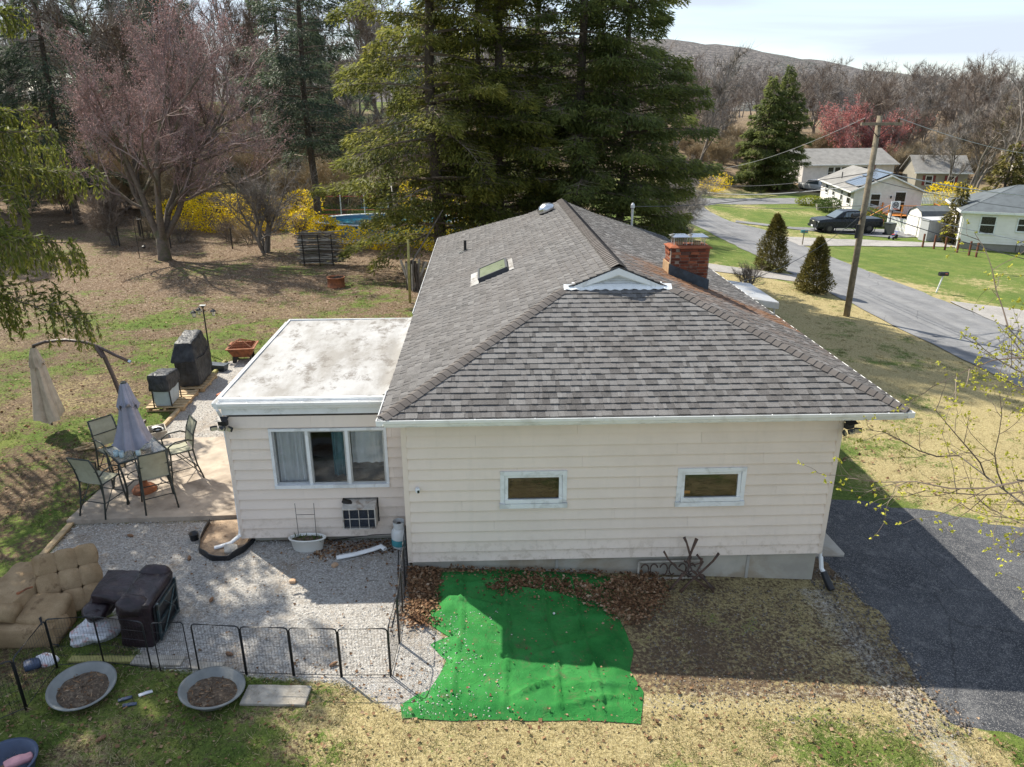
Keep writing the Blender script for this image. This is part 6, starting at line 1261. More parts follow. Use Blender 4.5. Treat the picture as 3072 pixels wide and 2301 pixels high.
def leaves(name, pts, rg, size, z, mat, label, cat, up=.5, lift=.03):
    k = len(pts); mb = MB(); b = np.c_[pts, z + lift*rg.random(k)]; d = unit(np.c_[rg.normal(size=(k,2)), rg.normal(size=k)*.35*up]); sd = unit(np.cross(d, A([0,0,1.])+rg.normal(size=(k,3))*up)); nn = np.cross(sd, d)
    ln = (size*(.4+1.3*rg.random(k)**1.6))[:,None]; wd = ln*(.30+.25*rg.random(k))[:,None]; bend = (rg.random(k)*.25)[:,None]
    v = np.stack([b, b+d*ln*.45-sd*wd+nn*ln*bend, b+d*ln, b+d*ln*.45+sd*wd+nn*ln*bend], 1).reshape(-1,3); i = np.arange(k)[:,None]*4
    f = np.concatenate([i+A([[0,1,2]]), i+A([[0,2,3]])]); r = rg.random(k); mb.add(v, f, np.r_[r, r]); o = mb.obj(name, mat); tag(o, label, cat, kind='stuff'); return o
leaf_mat('oak_leaf', [(0, (.035, .022, .014)), (.3, (.12, .062, .032)), (.55, (.22, .115, .058)), (.8, (.33, .21, .12)), (1, (.52, .42, .32))], .2, .75, 3, .2)
DR = [[(.0,.0),(.55,-.1),(.5,-.6),(.5,-1.05),(.35,-1.25),(.6,-1.5),(.15,-1.65),(.03,-1.3),(.02,-.5)], [(1.35,-.42),(1.9,-.22),(2.6,-.28),(3.3,-.45),(3.8,-.1),(4.45,-.05),(4.5,-.6),(4.1,-1.1),(3.75,-1.5),(3.4,-1.25),(3.1,-.9),(2.7,-.75),(2.0,-.62),(1.5,-.7)], [(-1.9,.35),(-.3,.5),(-.2,.9),(-1.7,.9)], [(.7,-.25),(3.5,-.12),(3.4,.02),(.8,.05)]]
for i, (dr, k) in enumerate(zip(DR, (2300, 5000, 800, 420))):
    pt, rg = scatter_poly(dr, k, 40+i); pt = pt + rg.normal(size=pt.shape)*np.where(rg.random(len(pt)) < .25, .2, .05)[:,None]; pt[:,1] = np.minimum(pt[:,1], .86 if i == 2 else -.04); dd = pdist(pt[:,0], pt[:,1], dr)
    leaves('leaf_drift', pt, rg, .044, g(pt[:,0], pt[:,1]) + (.085 if i in (1, 3) else .045 if i == 0 else .005) + np.clip(dd, 0, .3)*.06*rg.random(k), 'oak_leaf', ('deep drift of brown oak leaves along the wire pen', 'broad drift of brown oak leaves across the turf towards the bench legs', 'dead leaves gathered under the sun room footing', 'scattered leaves caught along the foundation')[i], 'leaves', .55, .02)
pt, rg = scatter_poly([(-7.5,-5),(9,-5),(8,-2.2),(-7.5,-2.4)], 2600, 50); leaves('fallen_leaves', pt, rg, .042, g(pt[:,0], pt[:,1])+.01, 'leaf_litter', 'sparse fallen leaves over the front lawn', 'leaves', .5)
pt, rg = scatter_poly([(-14,2),(-6.9,2),(-6.9,11.5),(-4,13),(-.5,14),(-.5,33),(-20,33),(-20,12)], 16000, 51); leaves('fallen_leaves', pt, rg, .055, g(pt[:,0], pt[:,1])+.01, 'leaf_litter', 'fallen leaves strewn over the back yard', 'leaves', .5)
pt, rg = scatter_poly(TURF, 300, 52); leaves('fallen_leaves', pt, rg, .032, turf_z(pt[:,0], pt[:,1])+.01, 'leaf_litter', 'bits of leaf on the artificial turf', 'leaves', .4)
pt, rg = scatter_poly(GRAV, 420, 53); leaves('fallen_leaves', pt, rg, .035, g(pt[:,0], pt[:,1])+.015, 'leaf_litter', 'odd leaves lying on the pale gravel', 'leaves', .4)
pt, rg = scatter_poly([(8,3),(12,3),(14,9),(9,12),(8.3,8)], 700, 54); leaves('fallen_leaves', pt, rg, .06, g(pt[:,0], pt[:,1])+.015, 'leaf_litter', 'scattered leaves on the strip of grass beside the drive', 'leaves', .4)
# loose stones
leaf_mat('pebble', [(0, (.24, .225, .21)), (.4, (.40, .385, .36)), (.8, (.52, .505, .48)), (1, (.64, .63, .60))], 0, .9, 3, .1)
leaf_mat('pebble_mixed', [(0, (.05, .048, .046)), (.5, (.13, .115, .10)), (.88, (.24, .21, .18)), (1, (.46, .44, .41))], 0, .9, 3, .1)
def stones(name, pts, rg, size, z, mat, label):
    k = len(pts); mb = MB(); s = (size*(.5+rg.random(k)**2*1.3))[:,None,None]; o6 = A([[1,0,0],[-1,0,0],[0,1,0],[0,-1,0],[0,0,.75],[0,0,-.5]])[None]*(.7+.6*rg.random((k,6,1)))
    an = rg.random(k)*6.3; c_, s_ = np.cos(an)[:,None], np.sin(an)[:,None]; v = np.stack([o6[...,0]*c_-o6[...,1]*s_, o6[...,0]*s_+o6[...,1]*c_, o6[...,2]], -1)*s + np.c_[pts, z][:,None,:]
    t = A([[0,2,4],[2,1,4],[1,3,4],[3,0,4],[2,0,5],[1,2,5],[3,1,5],[0,3,5]]); f = (np.arange(k)[:,None,None]*6 + t[None]).reshape(-1,3); mb.add(v.reshape(-1,3), f, np.repeat(rg.random(k), 8)); o = mb.obj(name, mat); tag(o, label, 'stones', kind='stuff'); return o
pt, rg = scatter_poly(GRAV, 12000, 60); stones('gravel', pt, rg, .010, g(pt[:,0], pt[:,1])+.008, 'pebble', 'loose pale gravel stones of the pen yard')
pt, rg = scatter_poly(GRAV2, 5000, 61); stones('gravel', pt, rg, .013, g(pt[:,0], pt[:,1])+.008, 'pebble', 'loose pale gravel stones of the side path')
pt, rg = scatter_poly([(.2,-3.45),(.1,-3.2),(.6,-1.9),(.6,-1.2),(1.7,-1.0),(1.9,-3.45)], 1150, 62); pt = pt[rg.random(1150) < np.clip(1.15-.75*(pt[:,0]-.2), .06, 1)]; stones('gravel', pt, rg, .009, turf_z(pt[:,0], pt[:,1])+.005, 'pebble', 'white stones spilled across the artificial turf')
pt, rg = scatter_poly([(3.6,-3.4),(4.2,-.3),(7.4,-.2),(7.9,-1.3),(7.7,-3.6),(5,-3.3)], 3800, 63); stones('gravel', pt, rg, .011, g(pt[:,0], pt[:,1])+.006, 'pebble_mixed', 'mixed loose stones on the bare soil beside the drive')
pt, rg = scatter_poly([(7.3,.4),(8.1,.3),(8.2,-3.6),(7.2,-3.6)], 1500, 64); stones('gravel', pt, rg, .016, g(pt[:,0], pt[:,1])+.02, 'pebble_mixed', 'loose stones along the crumbling drive edge')
# grass blades
leaf_mat('grass_blade', [(0, (.025, .038, .010)), (.3, (.06, .085, .018)), (.55, (.12, .15, .036)), (.68, (.22, .22, .07)), (.78, (.36, .29, .15)), (1, (.58, .49, .31))], .3, .7, 1.0, .05)
def grass(name, poly, n_, seed, size, label, lay=1.):
    pt, rg = scatter_poly(poly, n_, seed); m2 = n_//2; cl_ = pt[rg.integers(0, max(2, n_//50), m2)]; pt[:m2] = cl_ + rg.normal(size=(m2,2))*.05; G, D, Lt, V = paint(pt[:,0], pt[:,1]); k = rg.random(n_)
    gsel = k < np.clip(G*1.1, .0, .95); dsel = (~gsel) & (k < np.clip(G*1.1, 0, .95) + D*.8); keep = (gsel | dsel) & (V < .45)
    for po in (TURF,): keep &= pdist(pt[:,0], pt[:,1], po) < .02
    keep &= pdist(pt[:,0], pt[:,1], DRIVE) < 0
    pt = pt[keep]; gr = gsel[keep]; m = len(pt); r = np.where(gr, .05+.55*rg.random(m), .72+.27*rg.random(m)); mb = MB()
    d = unit(rg.normal(size=(m,3))*A([lay,lay,.3]) + A([0,0,.75])); ribbons(mb, np.c_[pt, g(pt[:,0], pt[:,1])-.005], d, size*(.45+1.2*rg.random(m)**1.5), .009, r=r, rg=rg); o = mb.obj(name, 'grass_blade'); tag(o, label, 'grass', kind='stuff'); return o
grass('lawn_grass', [(-8,-6),(9.5,-6),(9,-3.3),(7.8,-3.2),(3.6,-3.2),(0,-3.3),(-.7,-2.7),(-3.6,-2.2),(-4.6,-1),(-8,-1)], 84000, 70, .075, 'thin patchy grass of the front lawn')
grass('lawn_grass', [(-14,1.6),(-6.9,1.6),(-6.95,11.6),(-3,12.4),(-.5,13),(-.6,20),(-17,20),(-14,8)], 70000, 71, .085, 'mossy patchy grass of the back yard')
grass('lawn_grass', [(8.2,3.2),(12,2.8),(19.5,2.3),(19.5,28),(9.5,28),(8.3,12)], 60000, 72, .10, 'dry straw coloured grass of the street side lawn')
grass('weeds', [(3.7,-3.0),(4.6,-.3),(7.3,-.3),(7.6,-3.2)], 5000, 73, .06, 'sparse weeds in the bare soil along the wall')
# pine cones and a ball
cone = [(.003,0),(.022,.012),(.030,.05),(.028,.09),(.016,.125),(.003,.14)]; cg = 'fallen spruce cones'; P('cone_brown', (.20, .11, .06), .85, .4, 60, bump=.9, bsc=90, bd=.01); cm = None
cl = ['spruce cone lying near the leather recliner', 'spruce cone inside the pen gate', 'spruce cone by the pen corner', 'spruce cone on the gravel below the soil bed', 'spruce cone beside the patio step', 'spruce cone in the lawn before the saucers']
for i, (x, y) in enumerate(((-3.2,-.75),(-2.55,-2.1),(-.95,-2.45),(-4.0,.35),(-5.35,1.2),(-3.6,-3.6))):
    if cm is None: o = MB().lathe(cone, 10).obj('spruce_cone', 'cone_brown', smooth=True); cm = o.data
    else: o = place(cm, 'spruce_cone')
    o.location = (x, y, gf(x, y)+.035); o.rotation_euler = (1.5, .2*i, i*1.1); tag(o, cl[i], 'pine cone', cg)
P('ball_white', (.7, .7, .68), .4); o = MB().lathe([(.02*sin(t), -.02*cos(t)) for t in np.linspace(.05, pi-.05, 8)], 10).obj('ball', 'ball_white', loc=(2.45,-1.25,gf(2.45,-1.25)+.09), smooth=True); tag(o, 'small white ball resting on the shaded turf', 'ball')
P('brick_bit', (.42, .28, .18), .9, .2)
for i, (x, y) in enumerate(((-1.98,-.35),(-1.35,.1))): o = MB().rbox((0,0,.03), (.11,.08,.06), .015, k=4, wob=.02).obj('stone', 'brick_bit', loc=(x,y,GZ+.005), rot=(0,0,i)); tag(o, ('tan brick bit on the gravel near the shadow edge', 'tan brick bit below the oval planter')[i], 'stone', 'brick bits on the gravel')
# ------------------------------------------------------------------ street side: pole, wires, neighbours
P('pole_wood', (.20, .165, .115), .95, .35, 5, (.10, .095, .06), 2, .6, bump=.7, bsc=25, bd=.02)
up_ = thing('utility_pole', 'weathered wooden utility pole with a crossarm beside the road', 'utility pole', (18.1, 21.1, gf(18.1, 21.1)))
gz = gf(18.1, 21.1); ph = 7.65-gz
MB().tube([(0,0,-.3),(0,0,ph*.5),(.02,.0,ph)], [.145,.13,.11], 12).obj('shaft', 'pole_wood', up_, smooth=True)
MB().box((.05,-.16,ph-.32), (1.9,.10,.12), rz(.15)).obj('crossarm', 'pole_wood', up_); tubes([[(-.55,-.22,ph-.36),(0,-.14,ph-.85)],[(.6,-.1,ph-.36),(0,-.14,ph-.85)]], .018, 'brace', 'dark_metal', up_)
P('insulator', (.10, .045, .03), .25)
for x in (-.75, .85): MB().lathe([(.02,0),(.05,.03),(.045,.10),(.06,.12),(.03,.18),(.002,.19)], 10, (x, -.16+.15*x, ph-.26)).obj('insulator', 'insulator', up_, smooth=True)
MB().tube([(-.22,-.05,ph-4.1),(-.55,-.12,ph-4.12)], .10, 8).obj('splice_case', 'black_plastic', up_); MB().tube([(-.2,-.1,ph-4.5),(-.2,-.1,ph-5.1)], .08, 8).obj('splice_case', 'black_plastic', up_)
for k in range(4): a_ = np.linspace(0, pi, 10); MB().tube(np.c_[-.3-.25*np.cos(a_)*(1+.2*k)-.1*k, np.full(10,-.1), ph-4.0-.35*np.sin(a_)*(1+.35*k)], .012, 4).obj('cable_loop', 'black_plastic', up_)
pole2 = MB().tube([(0,0,-.3),(0,0,7.5)], [.16,.12], 10).obj('utility_pole', 'pole_wood', loc=(21,70,gf(21,70)), smooth=True); tag(pole2, 'far utility pole at the bend of the road', 'utility pole')
pole3 = MB().tube([(0,0,-.3),(.3,0,10)], [.16,.12], 10).obj('utility_pole', 'bark_grey', loc=(66,69,gf(66,69)), smooth=True); tag(pole3, 'pale leaning utility pole behind the white house', 'utility pole')
P('wire', (.05, .05, .055), .6); P('wire_pale', (.30, .31, .33), .5)
wl_ = [((-.75,-.2,ph-.1),(21,70,2.6),1.4,.012,'wire_pale','thin overhead line from the crossarm towards the road bend'),((0,0,ph-2.3),(21,70,1.3),.9,.02,'wire','overhead cable below the crossarm towards the road bend'),((0,0,ph-2.8),(21,70,.4),.8,.022,'wire_pale','lower overhead cable towards the road bend'),((0,0,ph-3.7),(21,70,-.9),.6,.016,'wire','lowest overhead cable towards the road bend'),
 ((.85,-.05,ph-.1),(75,75,4.2),1.5,.014,'wire_pale','thin overhead line from the crossarm towards the white house'),((.1,0,ph-2.2),(75,66,1.2),1.6,.026,'wire_pale','thick pale cable running past the dark hip roof'),((.1,0,ph-2.6),(72,60,.2),1.6,.014,'wire','thin black cable running past the dark hip roof'),((.1,0,ph-3.6),(60,38,-2.0),1.2,.016,'wire_pale','drooping cable crossing in front of the white house'),((.1,0,ph-3.9),(52,30,-3.2),.9,.02,'wire','lowest cable crossing in front of the white house'),
 ((0,0,ph-2.4),None,.35,.013,'wire','service drop running from the utility pole to the roof mast'),((0,0,ph-4.0),(8.6,10.5,2.9),.5,.010,'wire','slack phone line running from the utility pole to the eaves')]
for a_, b_, sag, rad, mt_, l in wl_:
    a_ = A([18.1,21.1,gz]) + A(a_); b_ = A([6.7,15.2,zR(6.68)+.68]) if b_ is None else A(b_, float); t_ = np.linspace(0, 1, 26); q = a_ + (b_-a_)*t_[:,None]; q[:,2] -= 4*sag*t_*(1-t_)
    o = MB().tube(q, rad, 5).obj('overhead_wire', mt_); tag(o, l, 'wire', 'overhead wires')
def mailbox(loc, mat, lean, l, post):
    t = thing('mailbox', l, 'mailbox', (*loc, gf(*loc)), 0, 'roadside mailboxes'); MB().tube([(0,0,-.1),(lean,0,.95)], .04, 6).obj('post', post, t)
    pr = [(-.1,0),(.1,0),(.1,.12)] + [(.1*cos(a_), .12+.1*sin(a_)) for a_ in np.linspace(.3, pi-.3, 7)] + [(-.1,.12)]
    MB().prism(pr, .5, rz(pi/2) @ rx(pi/2), (lean-.25, 0, .95)).obj('box', mat, t); MB().box((lean+.1,-.115,1.08), (.13,.012,.05)).obj('flag', 'red_rail', t)
P('mail_green', (.04, .16, .16), .4); mailbox((25.9,44.6), 'mail_green', .02, 'teal mailbox on a brown post by the gravel drive', 'pole_wood'); mailbox((26.8,28.4), 'black_plastic', .22, 'black mailbox on a leaning white post', 'trim_white')
# --- pickup truck
P('truck_paint', (.010, .014, .019), .3, .1, 3, spec=.35); P('car_glass', (.09, .115, .13), .08, .1, 3, spec=.9, bump=0); P('tyre', (.012, .012, .013), .85); P('rim_dark', (.12, .12, .125), .35, metal=.6); P('lamp_clear', (.72, .74, .76), .15); P('lamp_red', (.45, .012, .012), .2); P('plate_white', (.7, .72, .75), .5)
def loft(secs, par, name, mat, sm=True):        # cross sections: (x, [(y,z)...]) joined along x
    m_ = MB(); n_ = len(secs[0][1]); v = [(x, y, z) for x, s in secs for y, z in s]; f = []
    for i in range(len(secs)-1): f += [(i*n_+j, i*n_+(j+1) % n_, (i+1)*n_+(j+1) % n_, (i+1)*n_+j) for j in range(n_)]
    f += [tuple(range(n_))[::-1], tuple(range((len(secs)-1)*n_, len(secs)*n_))]; m_.add(v, f); return m_.obj(name, mat, par, smooth=False)
def sec(hw, z0, z1, tw=.94, sh=.7): zm = z0+(z1-z0)*sh; return [(-hw*.94,z0),(-hw,z0+.12),(-hw,zm),(-hw*tw,z1),(hw*tw,z1),(hw,zm),(hw,z0+.12),(hw*.94,z0)]
def wheel(par, x, y, r, w_=.27):
    t = MB().lathe([(r*.62,-w_/2),(r*.95,-w_/2),(r,-w_/2+.04),(r,w_/2-.04),(r*.95,w_/2),(r*.62,w_/2)], 24, (x, y, r), rx(pi/2)).obj('wheel', 'tyre', par, smooth=True); m_ = MB().lathe([(.002,.02),(r*.18,.03),(r*.6,.0),(r*.62,-.03),(r*.62,.05)], 20, (x, y-.1*np.sign(-y)*-1, r), rx(pi/2)); m_.obj('rim', 'rim_dark', t, smooth=True)
    for k in range(6): MB().box((x, y+(w_/2-.02)*np.sign(y), r), (.05,.03,r*1.15), ry(k*pi/6)).obj('spoke', 'rim_dark', t)
tk = thing('pickup_truck', 'black crew cab pickup truck parked in the neighbouring driveway', 'pickup truck', (33.85, 54.35, gf(33.85,54.35)+.055), pi+.02)
z0 = .48
loft([(2.92,sec(.88,.55,1.02)),(2.80,sec(.97,.45,1.16)),(2.2,sec(1.0,.45,1.24)),(1.35,sec(1.01,.45,1.27)),(.9,sec(1.01,.45,1.26)),(-1.05,sec(1.01,.45,1.26)),(-1.12,sec(1.0,.5,1.24)),(-2.85,sec(1.0,.55,1.22)),(-2.95,sec(.97,.62,1.18))], tk, 'body', 'truck_paint')
loft([(1.45,sec(.93,1.22,1.28,.95)),(.62,sec(.90,1.22,1.84,.80,.3)),(.3,sec(.91,1.22,1.92,.78,.3)),(-.75,sec(.91,1.22,1.92,.78,.3)),(-1.0,sec(.91,1.22,1.84,.80,.3)),(-1.12,sec(.92,1.22,1.28,.95))], tk, 'cab', 'truck_paint')
for s in (-1, 1):
    MB().hexa([(.68,s*.925,1.42),(-.28,s*.93,1.42),(-.28,s*.90,1.42),(.68,s*.90,1.42),(.40,s*.79,1.80),(-.28,s*.79,1.82),(-.28,s*.75,1.82),(.40,s*.75,1.80)]).obj('side_window', 'car_glass', tk); MB().hexa([(-.36,s*.93,1.42),(-.92,s*.93,1.42),(-.92,s*.90,1.42),(-.36,s*.90,1.42),(-.36,s*.79,1.82),(-.85,s*.79,1.80),(-.85,s*.75,1.80),(-.36,s*.75,1.82)]).obj('side_window', 'car_glass', tk)
    MB().rbox((.75,s*1.08,1.32), (.12,.18,.2), .04, k=3).obj('mirror', 'truck_paint', tk); MB().rbox((2.86,s*.72,.98), (.10,.36,.16), .03, k=3).obj('headlight', 'lamp_clear', tk); MB().box((-2.95,s*.88,1.02), (.05,.16,.34)).obj('taillight', 'lamp_red', tk); MB().b2(-1.1,1.25,s*1.0-.04,s*1.0+.04,.36,.41).obj('running_board', 'chrome', tk)
    for wx in (1.85,-1.75): MB().lathe([(.52,-.03),(.56,-.03),(.56,.03),(.52,.03)], 20, (wx, s*1.0, .42), rx(pi/2)).obj('wheel_arch', 'black_plastic', tk); wheel(tk, wx, s*.88, .42)
MB().hexa([(1.46,-.80,1.32),(1.46,.80,1.32),(1.42,.80,1.28),(1.42,-.80,1.28),(.68,-.66,1.86),(.68,.66,1.86),(.62,.66,1.83),(.62,-.66,1.83)]).obj('windscreen', 'car_glass', tk)
MB().box((2.93,0,.86), (.06,1.1,.38)).obj('grille', 'black_plastic', tk); MB().rbox((2.95,0,.56), (.18,1.9,.24), .05, k=3).obj('front_bumper', 'truck_paint', tk); MB().box((3.05,.0,.58), (.01,.32,.16)).obj('number_plate', 'plate_white', tk); MB().rbox((-2.98,0,.62), (.14,1.85,.2), .05, k=3).obj('rear_bumper', 'chrome', tk); MB().b2(-2.8,-1.2,-.88,.88,1.222,1.25).obj('bed_cover', 'lead_flashing', tk); MB().rod((2.0,-1.012,.70),(2.3,-1.012,.70), .03, 4).obj('badge', 'lantern_glass', tk); MB().box((2.97,0,1.0), (.02,.3,.06)).obj('emblem', 'lantern_glass', tk)
def suv(loc, rot_, mat, l):
    t = thing('parked_car', l, 'car', (*loc, gf(*loc)+.03), rot_, 'cars parked at the far house'); loft([(2.3,sec(.8,.4,.8)),(2.1,sec(.92,.32,.95)),(1.0,sec(.94,.3,1.02)),(-2.0,sec(.94,.32,1.05)),(-2.3,sec(.86,.42,.95))], t, 'body', mat); loft([(1.1,sec(.86,1.0,1.05)),(.4,sec(.80,1.0,1.6,.85,.3)),(-1.7,sec(.80,1.0,1.65,.85,.3)),(-2.2,sec(.84,1.0,1.08))], t, 'cabin', mat)
    for s in (-1, 1): MB().hexa([(.7,s*.86,1.08),(-1.8,s*.86,1.08),(-1.8,s*.84,1.08),(.7,s*.84,1.08),(.35,s*.76,1.5),(-1.65,s*.76,1.52),(-1.65,s*.74,1.52),(.35,s*.74,1.5)]).obj('side_window', 'car_glass', t); [wheel(t, wx, s*.82, .35, .22) for wx in (1.4,-1.4)]; MB().box((-2.26,s*.7,.9), (.06,.2,.2)).obj('taillight', 'lamp_red', t)
    MB().hexa([(-2.2,-.7,1.1),(-2.2,.7,1.1),(-2.17,.7,1.1),(-2.17,-.7,1.1),(-1.8,-.62,1.55),(-1.8,.62,1.55),(-1.77,.62,1.55),(-1.77,-.62,1.55)]).obj('rear_window', 'car_glass', t)
P('car_white', (.72, .73, .74), .25, .04, 2, spec=.5); P('car_beige', (.46, .43, .37), .3, .06, 2, spec=.5)
suv((49.2,96.5), 1.9, 'car_white', 'white car parked before the far grey roofed house'); suv((50.2,90.5), 2.2, 'car_beige', 'beige car parked behind the shingled house')
# --- neighbours' houses
P('shingle_white', (.66, .64, .62), .75, .08, 2, (.50, .48, .46), 1.2, .4); P('roof_grey', (.20, .195, .185), .95, .2, 1.2, (.13, .125, .12), .8, .5, bump=.5, bsc=14, bd=.02); P('roof_dark', (.085, .10, .11), .95, .2, 1.5, (.05, .055, .06), .8, .5, bump=.5, bsc=14, bd=.02); P('solar_blue', (.10, .13, .17), .3, .15, 2, spec=.5); P('deck_orange', (.60, .22, .05), .6, .2, 5, (.28, .10, .03), 4, .4)
P('brick_house', (.20, .07, .045), .9, .3, 8); P('wall_cream', (.28, .26, .215), .8, .1, 2); P('shutter_red', (.16, .03, .03), .6)
def wall_boards(par, a_, b_, z0, n_, ex, mat, name='siding_board'):   # each course one part
    a_ = A(a_, float); b_ = A(b_, float); d = (b_-a_)/np.linalg.norm(b_-a_); nn = A([d[1], -d[0]])
    for k in range(n_):
        q = []
        for z, t in ((z0+k*ex, .03), (z0+(k+1)*ex-.002, .006)):
            for e, off in ((a_, t), (b_, t), (b_, -.08), (a_, -.08)): q.append((*(e+nn*off), z))
        MB().hexa(q).obj(name, mat, par)
def win(par, c, d, w_, h, mat='trim_white', pane='dark_window', doors=0):   # c = centre on the wall plane, d = direction along the wall (2d)
    d = A(d, float); d /= np.linalg.norm(d); nn = A([d[1], -d[0]]); R_ = np.stack([A([*d,0]), A([*nn,0]), A([0,0,1.])], 1); f = MB()
    for cc, dd in (((-w_/2,.04,0),(.09,.09,h+.1)),((w_/2,.04,0),(.09,.09,h+.1)),((0,.04,h/2),(w_-.09,.09,.1)),((0,.05,-h/2),(w_+.02,.12,.1)),((0,.035,0),(w_-.09,.05,.06))): f.box(A(c)+R_@A(cc), dd, R_)
    o = f.obj('door' if doors else 'window', mat, par); MB().box(A(c)+R_@A([0,.02,0]), (w_-.08,.03,h-.08), R_).obj('pane', pane, o); return o
def slab(mb, q, th=.12): q = A(q, float); nn = np.cross(q[1]-q[0], q[-1]-q[0]); nn = nn/np.linalg.norm(nn)*th; n_ = len(q); mb.add(np.r_[q, q+nn], [tuple(range(n_))[::-1], tuple(range(n_,2*n_))] + [(i,(i+1) % n_, n_+(i+1) % n_, n_+i) for i in range(n_)]); return mb
h2 = thing('shingled_house', 'white shingled gable house with solar panels and an orange deck', 'house', (41.5, 68.8, 0), math.atan2(-.19,.98)); zb = -2.8
# local: x along the gable end, y back along the street front
Wg, Ld, Hw = 6.9, 14.5, 2.4
MB().b2(.06,Wg-.06,.06,Ld,-3.9,zb).obj('foundation', 'wall_cream', h2); MB().b2(.08,Wg-.08,.08,Ld-.1,zb,zb+Hw).obj('wall', 'wall_inside', h2)
wall_boards(h2, (0,0), (Wg,0), zb, 9, Hw/9, 'shingle_white'); wall_boards(h2, (0,Ld), (0,0), zb, 9, Hw/9, 'shingle_white'); wall_boards(h2, (Wg,0), (Wg,Ld), zb, 9, Hw/9, 'shingle_white')
ap = zb+Hw+1.55
for k in range(6): t0, t1 = k/6, (k+1)/6; q = lambda t: (Wg/2-(Wg/2)*(1-t), Wg/2+(Wg/2)*(1-t)); MB().hexa([(q(t0)[0],-.03,zb+Hw+1.55*t0),(q(t0)[1],-.03,zb+Hw+1.55*t0),(q(t0)[1],.08,zb+Hw+1.55*t0),(q(t0)[0],.08,zb+Hw+1.55*t0),(q(t1)[0],-.006,zb+Hw+1.55*t1-.002),(q(t1)[1],-.006,zb+Hw+1.55*t1-.002),(q(t1)[1],.08,zb+Hw+1.55*t1-.002),(q(t1)[0],.08,zb+Hw+1.55*t1-.002)]).obj('siding_board', 'shingle_white', h2)
rf2 = MB(); slab(rf2, [(-.45,-.35,zb+Hw-.12),(Wg/2,-.35,ap+.06),(Wg/2,Ld+.3,ap+.06),(-.45,Ld+.3,zb+Hw-.12)], -.12); slab(rf2, [(Wg+.45,-.35,zb+Hw-.12),(Wg+.45,Ld+.3,zb+Hw-.12),(Wg/2,Ld+.3,ap+.06),(Wg/2,-.35,ap+.06)], -.12); RF2 = rf2.obj('roof', 'roof_grey', h2)
for s, xe in ((1,-.45),(-1,Wg+.45)): MB().hexa([(xe,-.38,zb+Hw-.24),(Wg/2,-.38,ap-.06),(Wg/2,-.352,ap-.06),(xe,-.352,zb+Hw-.24),(xe,-.38,zb+Hw-.08),(Wg/2,-.38,ap+.10),(Wg/2,-.352,ap+.10),(xe,-.352,zb+Hw-.08)]).obj('rake_board', 'trim_white', h2)
MB().b2(-.52,-.45,-.35,Ld+.3,zb+Hw-.26,zb+Hw-.12).obj('gutter', 'gutter_white', h2)
sl2 = math.atan2(1.73, Wg/2+.45); Rr = ry(-sl2)
for i in range(5):
    for j in range(2): MB().box(A([.15+.95+j*1.75, .7+i*1.12, 0]) + A([0,0,zb+Hw-.12+(.15+.95+j*1.75+.45)*math.tan(sl2)+.15]), (1.72,1.08,.05), Rr).obj('solar_panel', 'solar_blue', RF2)
MB().b2(2.6,3.2,5.0,5.6,zb+Hw+.6,ap+.75).obj('chimney', 'brick_house', RF2); MB().rod((.9,9.2,zb+Hw+.3),(.9,9.2,zb+Hw+1.2), .06, 6).obj('vent_pipe', 'black_plastic', RF2)
for y, w_, h in ((1.6,1.5,1.35),(4.6,.9,1.25),(8.2,1.0,1.0),(11.5,1.4,1.0)): win(h2, (0,y,zb+1.45), (0,-1), w_, h)
dr2 = win(h2, (4.7,0,zb+1.25), (1,0), 1.1, 2.1, doors=1); win(h2, (2.2,0,zb+1.4), (1,0), 1.0, 1.3); MB().box((3.75,-.09,zb+1.75), (.12,.14,.25)).obj('wall_lamp', 'black_plastic', h2)
dk_ = thing('timber_deck', 'orange stained timber deck with railings and steps', 'deck', (41.5, 68.8, 0), math.atan2(-.19,.98)); dz = zb+.12
for k in range(16): MB().b2(3.0+k*.33, 3.32+k*.33, -2.5, -.08, dz-.04, dz).obj('deck_board', 'deck_orange', dk_)
posts = [(3.0,-2.5),(4.3,-2.5),(5.6,-2.5),(6.9,-2.5),(8.2,-2.5),(8.2,-.2),(3.0,-.2)]
for x, y in posts: MB().b2(x-.06,x+.06,y-.06,y+.06,-3.8,dz+1.08).obj('post', 'deck_orange', dk_)
for (a_, b_) in zip(posts[:-2], posts[1:-1]):
    MB().hexa([(a_[0],a_[1]-.04,dz+.98),(b_[0],b_[1]-.04,dz+.98),(b_[0]+.01,b_[1]+.05,dz+.98),(a_[0]-.01,a_[1]+.05,dz+.98),(a_[0],a_[1]-.04,dz+1.06),(b_[0],b_[1]-.04,dz+1.06),(b_[0]+.01,b_[1]+.05,dz+1.06),(a_[0]-.01,a_[1]+.05,dz+1.06)]).obj('handrail', 'deck_orange', dk_); MB().rod((*a_,dz+.12),(*b_,dz+.12), .035, 4).obj('bottom_rail', 'deck_orange', dk_)
    for k in range(1, 9): x, y = a_[0]+(b_[0]-a_[0])*k/9, a_[1]+(b_[1]-a_[1])*k/9; MB().rod((x,y,dz+.12),(x,y,dz+.98), .012, 4).obj('baluster', 'dark_metal', dk_)
for k in range(5): MB().b2(2.35-.3*k, 2.68-.3*k, -2.4, -1.1, dz-.22-.2*k, dz-.17-.2*k).obj('step', 'deck_orange', dk_)
